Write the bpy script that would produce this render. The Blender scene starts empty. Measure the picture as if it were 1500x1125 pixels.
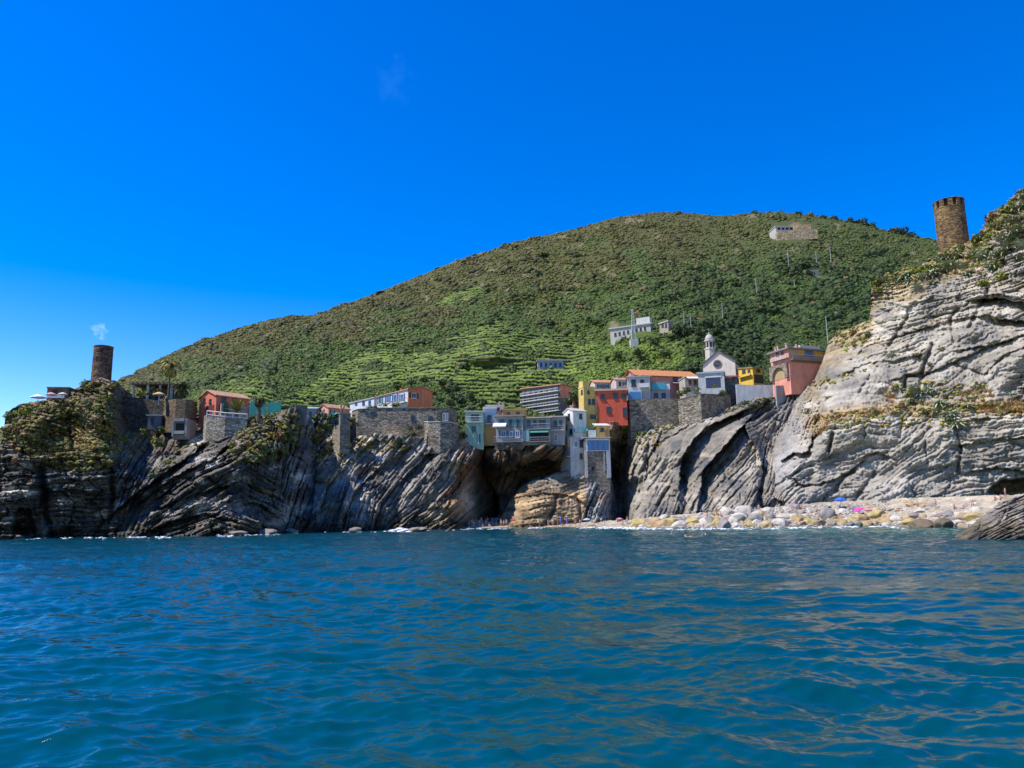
# A fishing village above sea cliffs, seen from a small boat: everything is built in code.
import bpy, bmesh, math, random
import numpy as np
from mathutils import Vector, Matrix
random.seed(7)
RNG = np.random.default_rng(11)
R = math.radians
scene = bpy.context.scene
col = scene.collection

# ---------------------------------------------------------------- camera
F, CX, CY, CAMH = 1100.0, 750.0, 562.5, 2.4
PITCH, ROLL = math.atan(195.5 / F), R(0.76)
fw = np.array([0, math.cos(PITCH), math.sin(PITCH)])
up0 = np.array([0, -math.sin(PITCH), math.cos(PITCH)])
r0 = np.array([1.0, 0, 0])
vv = math.cos(ROLL) * up0 + math.sin(ROLL) * r0
uu = math.cos(ROLL) * r0 - math.sin(ROLL) * up0
cam_d = bpy.data.cameras.new('camera')
cam = bpy.data.objects.new('camera', cam_d)
col.objects.link(cam)
M = Matrix(((uu[0], vv[0], -fw[0], 0), (uu[1], vv[1], -fw[1], 0), (uu[2], vv[2], -fw[2], CAMH), (0, 0, 0, 1)))
cam.matrix_world = M
cam_d.sensor_width = 36.0
cam_d.lens = 36.0 * F / 1500.0
cam_d.clip_start = 0.3
cam_d.clip_end = 20000
scene.camera = cam


def ray(px, py):
    px = np.asarray(px, float)
    py = np.asarray(py, float)
    return (fw * F + uu * (px - CX)[..., None] + vv * (CY - py)[..., None])


def P(px, py, D):
    """World point seen in the survey photograph at (px, py), standing at forward distance D."""
    d = ray(px, py)
    k = np.asarray(D, float) / d[..., 1]
    p = d * k[..., None]
    p[..., 2] += CAMH
    return p


def V(px, py, D):
    return Vector(P(px, py, D).tolist())


def to_px(p):
    q = np.asarray(p, float) - np.array([0, 0, CAMH])
    z = q @ fw
    return CX + F * (q @ uu) / z, CY - F * (q @ vv) / z


def waterline(px, py):
    d = ray(px, py)
    return -CAMH / d[2] * d[1]


# ---------------------------------------------------------------- noise
_perm = np.random.default_rng(5).permutation(4096).astype(np.int64)
_perm = np.concatenate([_perm, _perm])
_ga = np.random.default_rng(6).uniform(0, 2 * math.pi, 4096)
_gx, _gy = np.cos(_ga), np.sin(_ga)
_rv = np.random.default_rng(8).uniform(0, 1, 4096)


def hsh(ix, iy):
    return _perm[(_perm[ix & 4095] + iy) & 4095]


def noise(x, y, seed=0):
    x = np.asarray(x, float) + seed * 37.17
    y = np.asarray(y, float) + seed * 11.73
    ix = np.floor(x).astype(np.int64)
    iy = np.floor(y).astype(np.int64)
    fx, fy = x - ix, y - iy
    u = fx * fx * fx * (fx * (fx * 6 - 15) + 10)
    v = fy * fy * fy * (fy * (fy * 6 - 15) + 10)

    def g(a, b, dx, dy):
        h = hsh(a, b)
        return _gx[h] * dx + _gy[h] * dy
    n = (g(ix, iy, fx, fy) * (1 - u) + g(ix + 1, iy, fx - 1, fy) * u) * (1 - v) + \
        (g(ix, iy + 1, fx, fy - 1) * (1 - u) + g(ix + 1, iy + 1, fx - 1, fy - 1) * u) * v
    return n * 1.5


def fbm(x, y, o=4, seed=0, gain=0.5):
    s, a = 0, 1.0
    for k in range(o):
        s = s + a * noise(x * 2 ** k, y * 2 ** k, seed + k * 3)
        a *= gain
    return s


def ridged(x, y, o=4, seed=0):
    s, a = 0, 1.0
    for k in range(o):
        s = s + a * (1 - 2 * np.abs(noise(x * 2 ** k, y * 2 ** k, seed + k * 3)))
        a *= 0.5
    return s


def hrand(i, j=0):
    return _rv[hsh(np.asarray(i).astype(np.int64), np.asarray(j).astype(np.int64))]


def vnoise1(i_row, t, seed=0):
    """Value noise along t, independent for every integer row."""
    it = np.floor(t).astype(np.int64)
    f = t - it
    f = f * f * (3 - 2 * f)
    r = i_row.astype(np.int64) * 31 + seed * 101
    return hrand(it, r) * (1 - f) + hrand(it + 1, r) * f


def worley(x, y, seed=0):
    """cell id, nearest distance and gap to the second nearest point (0 on cell borders)"""
    ix, iy = np.floor(x).astype(np.int64), np.floor(y).astype(np.int64)
    f1 = np.full(np.shape(x), 9.0)
    f2 = np.full(np.shape(x), 9.0)
    cid = np.zeros(np.shape(x), np.int64)
    for a in (-1, 0, 1):
        for b in (-1, 0, 1):
            u, v = ix + a, iy + b
            h = hsh(u + seed * 17, v + seed * 29)
            d = np.hypot(u + 0.1 + 0.8 * _rv[h] - x, v + 0.1 + 0.8 * _rv[(h * 7 + 13) & 4095] - y)
            m = d < f1
            f2 = np.where(m, f1, np.minimum(f2, d))
            cid = np.where(m, h, cid)
            f1 = np.where(m, d, f1)
    return cid, f1, f2 - f1


def sstep(a, b, x):
    t = np.clip((x - a) / (b - a), 0, 1)
    return t * t * (3 - 2 * t)


# ---------------------------------------------------------------- scene helpers
def tag(o, label=None, cat=None, group=None, kind=None):
    if label:
        o['label'] = label
    if cat:
        o['category'] = cat
    if group:
        o['group'] = group
    if kind:
        o['kind'] = kind
    return o


def empty(name, loc, label, cat, group=None):
    o = bpy.data.objects.new(name, None)
    o.empty_display_size = 0.5
    o.location = loc
    col.objects.link(o)
    return tag(o, label, cat, group)


def link(name, me, mat=None, parent=None, loc=None):
    o = bpy.data.objects.new(name, me)
    col.objects.link(o)
    if mat is not None and not me.materials:
        me.materials.append(mat)
    if parent is not None:
        o.parent = parent
    if loc is not None:
        o.location = loc
    return o


def np_mesh(name, verts, quads=None, tris=None, smooth=False, attrs=None):
    me = bpy.data.meshes.new(name)
    verts = np.ascontiguousarray(verts, dtype=np.float32)
    me.vertices.add(len(verts))
    me.vertices.foreach_set('co', verts.ravel())
    loops, starts, n = [], [], 0
    if quads is not None and len(quads):
        q = np.ascontiguousarray(quads, dtype=np.int32)
        loops.append(q.ravel())
        starts.append(np.arange(len(q), dtype=np.int32) * 4)
        n += len(q) * 4
    if tris is not None and len(tris):
        t = np.ascontiguousarray(tris, dtype=np.int32)
        loops.append(t.ravel())
        starts.append(n + np.arange(len(t), dtype=np.int32) * 3)
    loops = np.concatenate(loops)
    starts = np.concatenate(starts)
    me.loops.add(len(loops))
    me.loops.foreach_set('vertex_index', loops)
    me.polygons.add(len(starts))
    me.polygons.foreach_set('loop_start', starts)
    if smooth:
        me.polygons.foreach_set('use_smooth', np.ones(len(starts), dtype=bool))
    me.update(calc_edges=True)
    for k, a in (attrs or {}).items():
        at = me.color_attributes.new(k, 'FLOAT_COLOR', 'POINT')
        c = np.ones((len(verts), 4), dtype=np.float32)
        c[:, :3] = a
        at.data.foreach_set('color', c.ravel())
    return me


def grid_quads(nr, nc):
    a = (np.arange(nr - 1)[:, None] * nc + np.arange(nc - 1)[None, :]).ravel()
    return np.stack([a, a + 1, a + nc + 1, a + nc], 1)


class MB:
    """Collects boxes, bars and polygons in world space; build() links them as ONE mesh object."""

    def __init__(self):
        self.v, self.f = [], []

    def poly(self, pts):
        n = len(self.v)
        self.v += [Vector(p) for p in pts]
        self.f.append(list(range(n, n + len(pts))))
        return self

    def hexa(self, b, t):
        """b, t: four bottom and four top corners, same order."""
        n = len(self.v)
        self.v += [Vector(p) for p in b] + [Vector(p) for p in t]
        self.f += [[n + 3, n + 2, n + 1, n], [n + 4, n + 5, n + 6, n + 7]]
        for i in range(4):
            j = (i + 1) % 4
            self.f.append([n + i, n + j, n + 4 + j, n + 4 + i])
        return self

    def box(self, o, a, b, c):
        """box at corner o spanned by vectors a, b, c"""
        o, a, b, c = Vector(o), Vector(a), Vector(b), Vector(c)
        return self.hexa([o, o + a, o + a + b, o + b], [o + c, o + a + c, o + a + b + c, o + b + c])

    def cbox(self, c, sx, sy, sz):
        c = Vector(c)
        return self.box(c - Vector((sx / 2, sy / 2, sz / 2)), (sx, 0, 0), (0, sy, 0), (0, 0, sz))

    def bar(self, a, b, r, n=6, r2=None):
        a, b = Vector(a), Vector(b)
        r2 = r if r2 is None else r2
        d = (b - a).normalized()
        s = d.orthogonal().normalized()
        t = d.cross(s)
        k = len(self.v)
        for i in range(n):
            w = 2 * math.pi * i / n
            self.v.append(a + (s * math.cos(w) + t * math.sin(w)) * r)
        for i in range(n):
            w = 2 * math.pi * i / n
            self.v.append(b + (s * math.cos(w) + t * math.sin(w)) * r2)
        for i in range(n):
            j = (i + 1) % n
            self.f.append([k + i, k + j, k + n + j, k + n + i])
        self.f.append([k + n - 1 - i for i in range(n)])
        self.f.append([k + n + i for i in range(n)])
        return self

    def lathe(self, c, prof, n=24, cap=True):
        c = Vector(c)
        k = len(self.v)
        for (r, z) in prof:
            for i in range(n):
                w = 2 * math.pi * i / n
                self.v.append(c + Vector((r * math.cos(w), r * math.sin(w), z)))
        for a in range(len(prof) - 1):
            for i in range(n):
                j = (i + 1) % n
                self.f.append([k + a * n + i, k + a * n + j, k + (a + 1) * n + j, k + (a + 1) * n + i])
        if cap:
            self.f.append([k + n - 1 - i for i in range(n)])
            m = k + (len(prof) - 1) * n
            self.f.append([m + i for i in range(n)])
        return self

    def prism(self, outline, ext):
        """closed outline (world points, one plane) pushed along ext"""
        n, k, e = len(outline), len(self.v), Vector(ext)
        self.v += [Vector(p) for p in outline] + [Vector(p) + e for p in outline]
        self.f.append(list(range(k + n - 1, k - 1, -1)))
        self.f.append(list(range(k + n, k + 2 * n)))
        for i in range(n):
            j = (i + 1) % n
            self.f.append([k + i, k + j, k + n + j, k + n + i])
        return self

    def mesh(self, name, origin=(0, 0, 0), smooth=False):
        o = Vector(origin)
        me = bpy.data.meshes.new(name)
        me.from_pydata([tuple(p - o) for p in self.v], [], self.f)
        bm = bmesh.new()
        bm.from_mesh(me)
        bmesh.ops.recalc_face_normals(bm, faces=bm.faces)
        bm.to_mesh(me)
        bm.free()
        if smooth:
            me.polygons.foreach_set('use_smooth', [True] * len(me.polygons))
        return me

    def build(self, name, mat, root=None, part=None, smooth=False):
        """mesh object; local to root (an Empty without rotation), child of part or root"""
        og = root.location if root is not None else Vector((0, 0, 0))
        me = self.mesh(name, og, smooth)
        return link(name, me, mat, part if part is not None else root)


def copy_tree(o, parent=None):
    c = o.copy()
    col.objects.link(c)
    c.parent = parent
    for ch in list(o.children):
        copy_tree(ch, c)
    return c


# ---------------------------------------------------------------- materials
def new_mat(name):
    m = bpy.data.materials.new(name)
    m.use_nodes = True
    nt = m.node_tree
    b = nt.nodes['Principled BSDF']
    return m, nt, b


def N(nt, t, **kw):
    n = nt.nodes.new(t)
    for k, v in kw.items():
        if k in n.inputs:
            n.inputs[k].default_value = v
        else:
            setattr(n, k, v)
    return n


def noise_node(nt, scale, detail=4, rough=0.6, vec=None, dist=0.0):
    n = nt.nodes.new('ShaderNodeTexNoise')
    n.inputs['Scale'].default_value = scale
    n.inputs['Detail'].default_value = detail
    n.inputs['Roughness'].default_value = rough
    n.inputs['Distortion'].default_value = dist
    if vec is not None:
        nt.links.new(vec, n.inputs['Vector'])
    return n


def ramp(nt, fac, stops):
    r = nt.nodes.new('ShaderNodeValToRGB')
    e = r.color_ramp.elements
    while len(e) < len(stops):
        e.new(0.5)
    for i, (p, c) in enumerate(stops):
        e[i].position = p
        e[i].color = (*c, 1) if len(c) == 3 else c
    nt.links.new(fac, r.inputs['Fac'])
    return r


def mixc(nt, fac, a, b, mode='MIX'):
    m = nt.nodes.new('ShaderNodeMix')
    m.data_type = 'RGBA'
    m.blend_type = mode
    for s, v in ((0, fac), (6, a), (7, b)):
        if hasattr(v, 'links') or hasattr(v, 'is_linked'):
            nt.links.new(v, m.inputs[s])
        else:
            m.inputs[s].default_value = v if s == 0 else ((*v, 1) if len(v) == 3 else v)
    return m.outputs[2]


def bump(nt, b, h, strength=0.5, dist=0.1):
    n = nt.nodes.new('ShaderNodeBump')
    n.inputs['Strength'].default_value = strength
    n.inputs['Distance'].default_value = dist
    nt.links.new(h, n.inputs['Height'])
    nt.links.new(n.outputs['Normal'], b.inputs['Normal'])
    return n


def lin(r, g, b):
    return tuple(((c / 255 + 0.055) / 1.055) ** 2.4 if c > 10 else c / 255 / 12.92 for c in (r, g, b))


_cache = {}


def plaster(rgb, var=0.25, rough=0.85, scale=0.5):
    key = ('p', rgb, var, rough, scale)
    if key in _cache:
        return _cache[key]
    m, nt, b = new_mat('plaster')
    tc = N(nt, 'ShaderNodeTexCoord').outputs['Object']
    mp = N(nt, 'ShaderNodeMapping')
    mp.inputs['Scale'].default_value = (1, 1, 0.35)
    nt.links.new(tc, mp.inputs['Vector'])
    n1 = noise_node(nt, scale * 2, 6, 0.7, mp.outputs['Vector'])
    n2 = noise_node(nt, 9, 3, 0.6, tc)
    d = tuple(c * (1 - var) * f for c, f in zip(rgb, (0.92, 0.9, 0.88)))
    l = tuple(min(0.9, c * (1 + var * 0.6)) for c in rgb)
    r1 = ramp(nt, n1.outputs['Fac'], [(0.3, d), (0.55, rgb), (0.75, l)])
    c = mixc(nt, 0.18, r1.outputs['Color'], n2.outputs['Color'], 'OVERLAY')
    nt.links.new(c, b.inputs['Base Color'])
    b.inputs['Roughness'].default_value = rough
    bump(nt, b, n2.outputs['Fac'], 0.25, 0.05)
    _cache[key] = m
    return m


def stone(rgb, scale=1.6, var=0.45, name='stone_masonry'):
    key = ('s', rgb, scale, var)
    if key in _cache:
        return _cache[key]
    m, nt, b = new_mat(name)
    tc = N(nt, 'ShaderNodeTexCoord').outputs['Object']
    mp = N(nt, 'ShaderNodeMapping')
    mp.inputs['Scale'].default_value = (1, 1, 2.1)
    nt.links.new(tc, mp.inputs['Vector'])
    vo = N(nt, 'ShaderNodeTexVoronoi', feature='F1')
    vo.inputs['Scale'].default_value = scale
    nt.links.new(mp.outputs['Vector'], vo.inputs['Vector'])
    ed = N(nt, 'ShaderNodeTexVoronoi', feature='DISTANCE_TO_EDGE')
    ed.inputs['Scale'].default_value = scale
    nt.links.new(mp.outputs['Vector'], ed.inputs['Vector'])
    sep = N(nt, 'ShaderNodeSeparateColor')
    nt.links.new(vo.outputs['Color'], sep.inputs['Color'])
    r1 = ramp(nt, sep.outputs[0], [(0, tuple(c * (1 - var) for c in rgb)), (0.5, rgb), (1, tuple(min(.9, c * (1 + var)) for c in rgb))])
    n1 = noise_node(nt, 0.35, 5, 0.7, tc)
    r2 = ramp(nt, n1.outputs['Fac'], [(0.35, (0.62, 0.58, 0.5)), (0.65, (1.1, 1.08, 1.05))])
    c = mixc(nt, 1.0, r1.outputs['Color'], r2.outputs['Color'], 'MULTIPLY')
    r3 = ramp(nt, ed.outputs['Distance'], [(0.0, (0.45, 0.43, 0.4)), (0.10, (1, 1, 1))])
    c = mixc(nt, 1.0, c, r3.outputs['Color'], 'MULTIPLY')
    nt.links.new(c, b.inputs['Base Color'])
    b.inputs['Roughness'].default_value = 0.95
    r4 = ramp(nt, ed.outputs['Distance'], [(0.0, (0, 0, 0)), (0.15, (1, 1, 1))])
    bump(nt, b, r4.outputs['Color'], 0.8, 0.15)
    _cache[key] = m
    return m


def tiles(rgb, ang=0.0):
    key = ('t', rgb, ang)
    if key in _cache:
        return _cache[key]
    m, nt, b = new_mat('roof_tiles')
    tc = N(nt, 'ShaderNodeTexCoord').outputs['Object']
    mp = N(nt, 'ShaderNodeMapping')
    mp.inputs['Rotation'].default_value = (0, 0, -ang)
    nt.links.new(tc, mp.inputs['Vector'])
    wv = N(nt, 'ShaderNodeTexWave', wave_type='BANDS', bands_direction='X')
    wv.inputs['Scale'].default_value = 1.1
    wv.inputs['Distortion'].default_value = 0.6
    nt.links.new(mp.outputs['Vector'], wv.inputs['Vector'])
    n1 = noise_node(nt, 2.4, 5, 0.75, tc)
    r1 = ramp(nt, n1.outputs['Fac'], [(0.3, tuple(c * 0.55 for c in rgb)), (0.5, rgb), (0.72, tuple(min(.9, c * 1.35 + .03) for c in rgb))])
    r2 = ramp(nt, wv.outputs['Fac'], [(0.0, (0.6, 0.55, 0.5)), (0.5, (1, 1, 1))])
    c = mixc(nt, 1.0, r1.outputs['Color'], r2.outputs['Color'], 'MULTIPLY')
    nt.links.new(c, b.inputs['Base Color'])
    b.inputs['Roughness'].default_value = 0.9
    bump(nt, b, wv.outputs['Fac'], 0.8, 0.12)
    _cache[key] = m
    return m


def paint(rgb, rough=0.55, metal=0.0):
    key = ('c', rgb, rough, metal)
    if key in _cache:
        return _cache[key]
    m, nt, b = new_mat('painted')
    tc = N(nt, 'ShaderNodeTexCoord').outputs['Object']
    n1 = noise_node(nt, 3.0, 4, 0.6, tc)
    r1 = ramp(nt, n1.outputs['Fac'], [(0.3, tuple(c * 0.8 for c in rgb)), (0.7, tuple(min(.92, c * 1.1) for c in rgb))])
    nt.links.new(r1.outputs['Color'], b.inputs['Base Color'])
    b.inputs['Roughness'].default_value = rough
    b.inputs['Metallic'].default_value = metal
    _cache[key] = m
    return m


def glass_dark():
    if 'glass' in _cache:
        return _cache['glass']
    m, nt, b = new_mat('window_glass')
    tc = N(nt, 'ShaderNodeTexCoord').outputs['Object']
    n1 = noise_node(nt, 0.8, 2, 0.5, tc)
    r1 = ramp(nt, n1.outputs['Fac'], [(0.35, (0.01, 0.012, 0.016)), (0.7, (0.05, 0.06, 0.075))])
    nt.links.new(r1.outputs['Color'], b.inputs['Base Color'])
    b.inputs['Roughness'].default_value = 0.08
    _cache['glass'] = m
    return m


def leafmat(name, stops, rough=0.6, scale=1.2):
    """Foliage: colour differs from plant to plant (object random) and leaf clump to leaf clump (noise)."""
    if name in _cache:
        return _cache[name]
    m, nt, b = new_mat(name)
    oi = N(nt, 'ShaderNodeObjectInfo')
    tc = N(nt, 'ShaderNodeTexCoord').outputs['Object']
    n1 = noise_node(nt, scale, 3, 0.6, tc)
    ma = N(nt, 'ShaderNodeMath', operation='MULTIPLY_ADD')
    ma.inputs[1].default_value = 0.45
    nt.links.new(oi.outputs['Random'], ma.inputs[0])
    mb = N(nt, 'ShaderNodeMath', operation='MULTIPLY_ADD')
    mb.inputs[1].default_value = 0.9
    mb.inputs[2].default_value = -0.22
    nt.links.new(n1.outputs['Fac'], mb.inputs[0])
    nt.links.new(mb.outputs[0], ma.inputs[2])
    k = len(stops)
    r1 = ramp(nt, ma.outputs[0], [(i / (k - 1), s) for i, s in enumerate(stops)])
    nt.links.new(r1.outputs['Color'], b.inputs['Base Color'])
    b.inputs['Roughness'].default_value = rough
    b.inputs['Specular IOR Level'].default_value = 0.25
    _cache[name] = m
    return m


def attr_mat(name, attr='Col', rough=0.9, fine=0.7, amount=0.5, bump_s=0.4, bump_d=0.25, stretch=(1, 1, 1)):
    m, nt, b = new_mat(name)
    at = N(nt, 'ShaderNodeAttribute', attribute_name=attr)
    tc = N(nt, 'ShaderNodeTexCoord').outputs['Object']
    mp = N(nt, 'ShaderNodeMapping')
    mp.inputs['Scale'].default_value = stretch
    nt.links.new(tc, mp.inputs['Vector'])
    n1 = noise_node(nt, fine, 8, 0.72, mp.outputs['Vector'])
    r1 = ramp(nt, n1.outputs['Fac'], [(0.28, (1 - amount,) * 3), (0.5, (1, 1, 1)), (0.74, (1 + amount * .7,) * 3)])
    c = mixc(nt, 1.0, at.outputs['Color'], r1.outputs['Color'], 'MULTIPLY')
    nt.links.new(c, b.inputs['Base Color'])
    b.inputs['Roughness'].default_value = rough
    b.inputs['Specular IOR Level'].default_value = 0.3
    bump(nt, b, n1.outputs['Fac'], bump_s, bump_d)
    return m
# ---------------------------------------------------------------- sky and sun
SUN_EL, SUN_AZ = R(56), (-1.0, -0.22)      # the sun stands to the left and grazes the house fronts
_az = Vector((SUN_AZ[0], SUN_AZ[1], 0)).normalized()
sdir = Vector((_az.x * math.cos(SUN_EL), _az.y * math.cos(SUN_EL), math.sin(SUN_EL)))
sl = bpy.data.lights.new('sun', 'SUN')
sl.energy = 4.6
sl.angle = R(0.5)
sl.color = (1.0, 0.945, 0.86)
so = bpy.data.objects.new('sun', sl)
so.rotation_euler = sdir.to_track_quat('Z', 'Y').to_euler()
so.location = sdir * 500
col.objects.link(so)

w = bpy.data.worlds.new('World')
scene.world = w
w.use_nodes = True
nt = w.node_tree
bg = nt.nodes['Background']
sk = N(nt, 'ShaderNodeTexSky', sky_type='NISHITA')
sk.sun_disc = False
sk.sun_elevation = SUN_EL
sk.sun_rotation = math.atan2(_az.x, _az.y)
sk.altitude = 0
sk.air_density = 1.0
sk.dust_density = 0.05
sk.ozone_density = 3.0
hs = N(nt, 'ShaderNodeHueSaturation')
hs.inputs['Saturation'].default_value = 1.55
hs.inputs['Hue'].default_value = 0.519
hs.inputs['Value'].default_value = 1.12
nt.links.new(sk.outputs['Color'], hs.inputs['Color'])
# two faint wisps of cloud, fixed by direction in the sky
tcw = N(nt, 'ShaderNodeTexCoord').outputs['Generated']
out_c = hs.outputs['Color']
for (px, py, rad, amt, wc) in ((146, 486, 0.011, 0.25, (6.0, 7.0, 8.5)), (578, 122, 0.034, 0.045, (1.2, 3.6, 8.6))):
    d = ray(px, py)
    d = d / np.linalg.norm(d)
    ds = N(nt, 'ShaderNodeVectorMath', operation='DISTANCE')
    nt.links.new(tcw, ds.inputs[0])
    ds.inputs[1].default_value = d.tolist()
    nn = noise_node(nt, 1.6 / rad, 4, 0.6, tcw)
    ad = N(nt, 'ShaderNodeMath', operation='MULTIPLY_ADD')
    nt.links.new(nn.outputs['Fac'], ad.inputs[0])
    ad.inputs[1].default_value = rad * 3.0
    nt.links.new(ds.outputs['Value'], ad.inputs[2])
    mr = N(nt, 'ShaderNodeMapRange')
    nt.links.new(ad.outputs[0], mr.inputs['Value'])
    mr.inputs['From Min'].default_value = rad * 1.25
    mr.inputs['From Max'].default_value = rad * 2.3
    mr.inputs['To Min'].default_value = amt
    mr.inputs['To Max'].default_value = 0.0
    out_c = mixc(nt, mr.outputs['Result'], out_c, wc)
nt.links.new(out_c, bg.inputs['Color'])
bg.inputs['Strength'].default_value = 0.15
scene.view_settings.view_transform = 'Standard'
scene.view_settings.look = 'None'
scene.view_settings.exposure = 0.5
scene.view_settings.gamma = 1.0
scene.render.resolution_x, scene.render.resolution_y = 1024, 768
scene.render.engine = 'CYCLES'
scene.cycles.max_bounces = 5
scene.cycles.diffuse_bounces = 3
scene.cycles.glossy_bounces = 3
scene.cycles.use_denoising = True
scene.cycles.sample_clamp_direct = 3
scene.cycles.sample_clamp_indirect = 6

# ---------------------------------------------------------------- sea


def build_sea():
    nr, nc = 1000, 900
    rad = np.concatenate([np.geomspace(4.5, 250, nr), np.geomspace(262, 9000, 60)])
    core = np.linspace(-41, 41, nc)
    ang = np.radians(np.concatenate([np.linspace(-100, -42, 50), core, np.linspace(42, 100, 50)]))
    rr, aa = np.meshgrid(rad, ang, indexing='ij')
    x, y = rr * np.sin(aa), rr * np.cos(aa)
    dr = np.gradient(rad)[:, None] * np.ones_like(aa)
    da = rr * np.gradient(ang)[None, :]
    spac = np.maximum(dr * 0.9, da * 0.5)
    rng = np.random.default_rng(3)
    z = np.zeros_like(x)
    dx = np.zeros_like(x)
    dy = np.zeros_like(x)
    gx = x + 3.0 * noise(x / 17, y / 17, 2)
    gy = y + 3.0 * noise(x / 17, y / 17, 4)
    gust = 0.8 + 0.55 * noise(x / 9, y / 9, 9) + 0.4 * noise(x / 31, y / 22, 12)
    n = 86
    for i in range(n):
        lam = 0.15 * (11.0 / 0.15) ** (i / (n - 1)) * rng.uniform(0.85, 1.15)
        k = 2 * math.pi / lam
        base = -112 if i % 3 else -58          # two crossing trains, mostly rolling towards the boat
        th = R(base + rng.normal(0, 24 if lam < 3 else 15))
        steep = 0.029 * (1.75 if lam < 1.0 else (1.5 if lam < 2 else (0.95 if lam < 4 else 0.5)))
        a = steep / k * rng.uniform(0.6, 1.25)
        if lam < 0.3:
            a *= 0.8
        att = sstep(2.6, 5.0, lam / spac)
        ph = k * (gx * math.cos(th) + gy * math.sin(th)) + rng.uniform(0, 6.28)
        g = gust if lam < 2.5 else 1.0
        s, c = np.sin(ph), np.cos(ph)
        z += a * att * g * (s + 0.22 * np.cos(2 * ph))
        q = 0.75 * a * att * g
        dx += q * math.cos(th) * c
        dy += q * math.sin(th) * c
    v = np.stack([x + dx, y + dy, z], -1).reshape(-1, 3)
    me = np_mesh('sea', v, grid_quads(len(rad), len(ang)), smooth=True)
    m, nt, b = new_mat('sea_water')
    geo = N(nt, 'ShaderNodeNewGeometry')
    sp = N(nt, 'ShaderNodeSeparateXYZ')
    nt.links.new(geo.outputs['Position'], sp.inputs[0])
    # shallow, sandier water in the cove and below the beach; deep blue offshore and to the west
    m1 = N(nt, 'ShaderNodeMapRange')
    nt.links.new(sp.outputs['Y'], m1.inputs['Value'])
    for k_, v_ in (('From Min', 18), ('From Max', 165), ('To Min', 0.0), ('To Max', 1.0)):
        m1.inputs[k_].default_value = v_
    m2 = N(nt, 'ShaderNodeMapRange')
    nt.links.new(sp.outputs['X'], m2.inputs['Value'])
    for k_, v_ in (('From Min', -32), ('From Max', 45), ('To Min', 0.0), ('To Max', 1.0)):
        m2.inputs[k_].default_value = v_
    mu = N(nt, 'ShaderNodeMath', operation='MULTIPLY')
    nt.links.new(m1.outputs['Result'], mu.inputs[0])
    nt.links.new(m2.outputs['Result'], mu.inputs[1])
    tc = N(nt, 'ShaderNodeTexCoord').outputs['Object']
    nb = noise_node(nt, 0.06, 4, 0.6, tc)
    ad = N(nt, 'ShaderNodeMath', operation='MULTIPLY_ADD')
    nt.links.new(nb.outputs['Fac'], ad.inputs[0])
    ad.inputs[1].default_value = 0.35
    nt.links.new(mu.outputs[0], ad.inputs[2])
    rp = ramp(nt, ad.outputs[0], [(0.08, (0.0003, 0.050, 0.066)), (0.45, (0.0004, 0.043, 0.046)), (0.8, (0.001, 0.085, 0.070)), (1.0, (0.003, 0.125, 0.10))])
    nt.links.new(rp.outputs['Color'], b.inputs['Base Color'])
    b.inputs['Roughness'].default_value = 0.02
    b.inputs['IOR'].default_value = 1.333
    b.inputs['Specular IOR Level'].default_value = 0.75
    mp = N(nt, 'ShaderNodeMapping')
    mp.inputs['Scale'].default_value = (0.55, 1.25, 1)
    mp.inputs['Rotation'].default_value = (0, 0, R(12))
    nt.links.new(tc, mp.inputs['Vector'])
    n1 = noise_node(nt, 3.6, 5, 0.65, mp.outputs['Vector'], 0.4)
    n2 = noise_node(nt, 0.42, 6, 0.68, mp.outputs['Vector'], 0.3)
    bp1 = N(nt, 'ShaderNodeBump')
    bp1.inputs['Strength'].default_value = 0.10
    bp1.inputs['Distance'].default_value = 0.10
    nt.links.new(n1.outputs['Fac'], bp1.inputs['Height'])
    # farther out the swell is drawn by bump alone
    far = N(nt, 'ShaderNodeMapRange')
    nt.links.new(sp.outputs['Y'], far.inputs['Value'])
    for k_, v_ in (('From Min', 18), ('From Max', 80), ('To Min', 0.0), ('To Max', 0.85)):
        far.inputs[k_].default_value = v_
    bp2 = N(nt, 'ShaderNodeBump')
    bp2.inputs['Distance'].default_value = 0.8
    nt.links.new(far.outputs['Result'], bp2.inputs['Strength'])
    nt.links.new(n2.outputs['Fac'], bp2.inputs['Height'])
    nt.links.new(bp1.outputs['Normal'], bp2.inputs['Normal'])
    nt.links.new(bp2.outputs['Normal'], b.inputs['Normal'])
    o = link('sea', me, m)
    tag(o, kind='structure')


build_sea()

# ---------------------------------------------------------------- hill


def curve(pts):
    a = np.array(pts, float)
    return lambda x: np.interp(x, a[:, 0], a[:, 1])


sky_y = curve([(-260, 745), (-60, 655), (60, 602), (180, 556), (240, 523), (300, 498), (340, 484), (400, 467), (460, 461), (500, 448), (550, 430), (600, 410), (660, 385), (700, 372), (750, 355), (800, 345), (860, 331), (900, 319), (960, 311), (1010, 312), (1060, 317), (1110, 311), (1160, 312), (1210, 318), (1260, 326), (1300, 338), (1340, 346), (1375, 352), (1450, 362), (1600, 380), (1800, 400)])
ridge_D = curve([(-260, 400), (180, 480), (400, 580), (700, 680), (960, 760), (1200, 740), (1400, 720), (1800, 700)])
bot_y = curve([(-260, 752), (0, 668), (180, 612), (300, 618), (450, 628), (520, 622), (670, 630), (760, 632), (820, 628), (900, 612), (1000, 594), (1150, 580), (1300, 566), (1800, 560)])
bot_D = curve([(-260, 200), (0, 178), (180, 170), (300, 166), (450, 185), (520, 206), (700, 214), (900, 222), (1000, 226), (1200, 226), (1300, 226), (1800, 226)])


def elev(px, py):
    d = ray(px, py)
    return d[..., 2] / d[..., 1]


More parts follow.
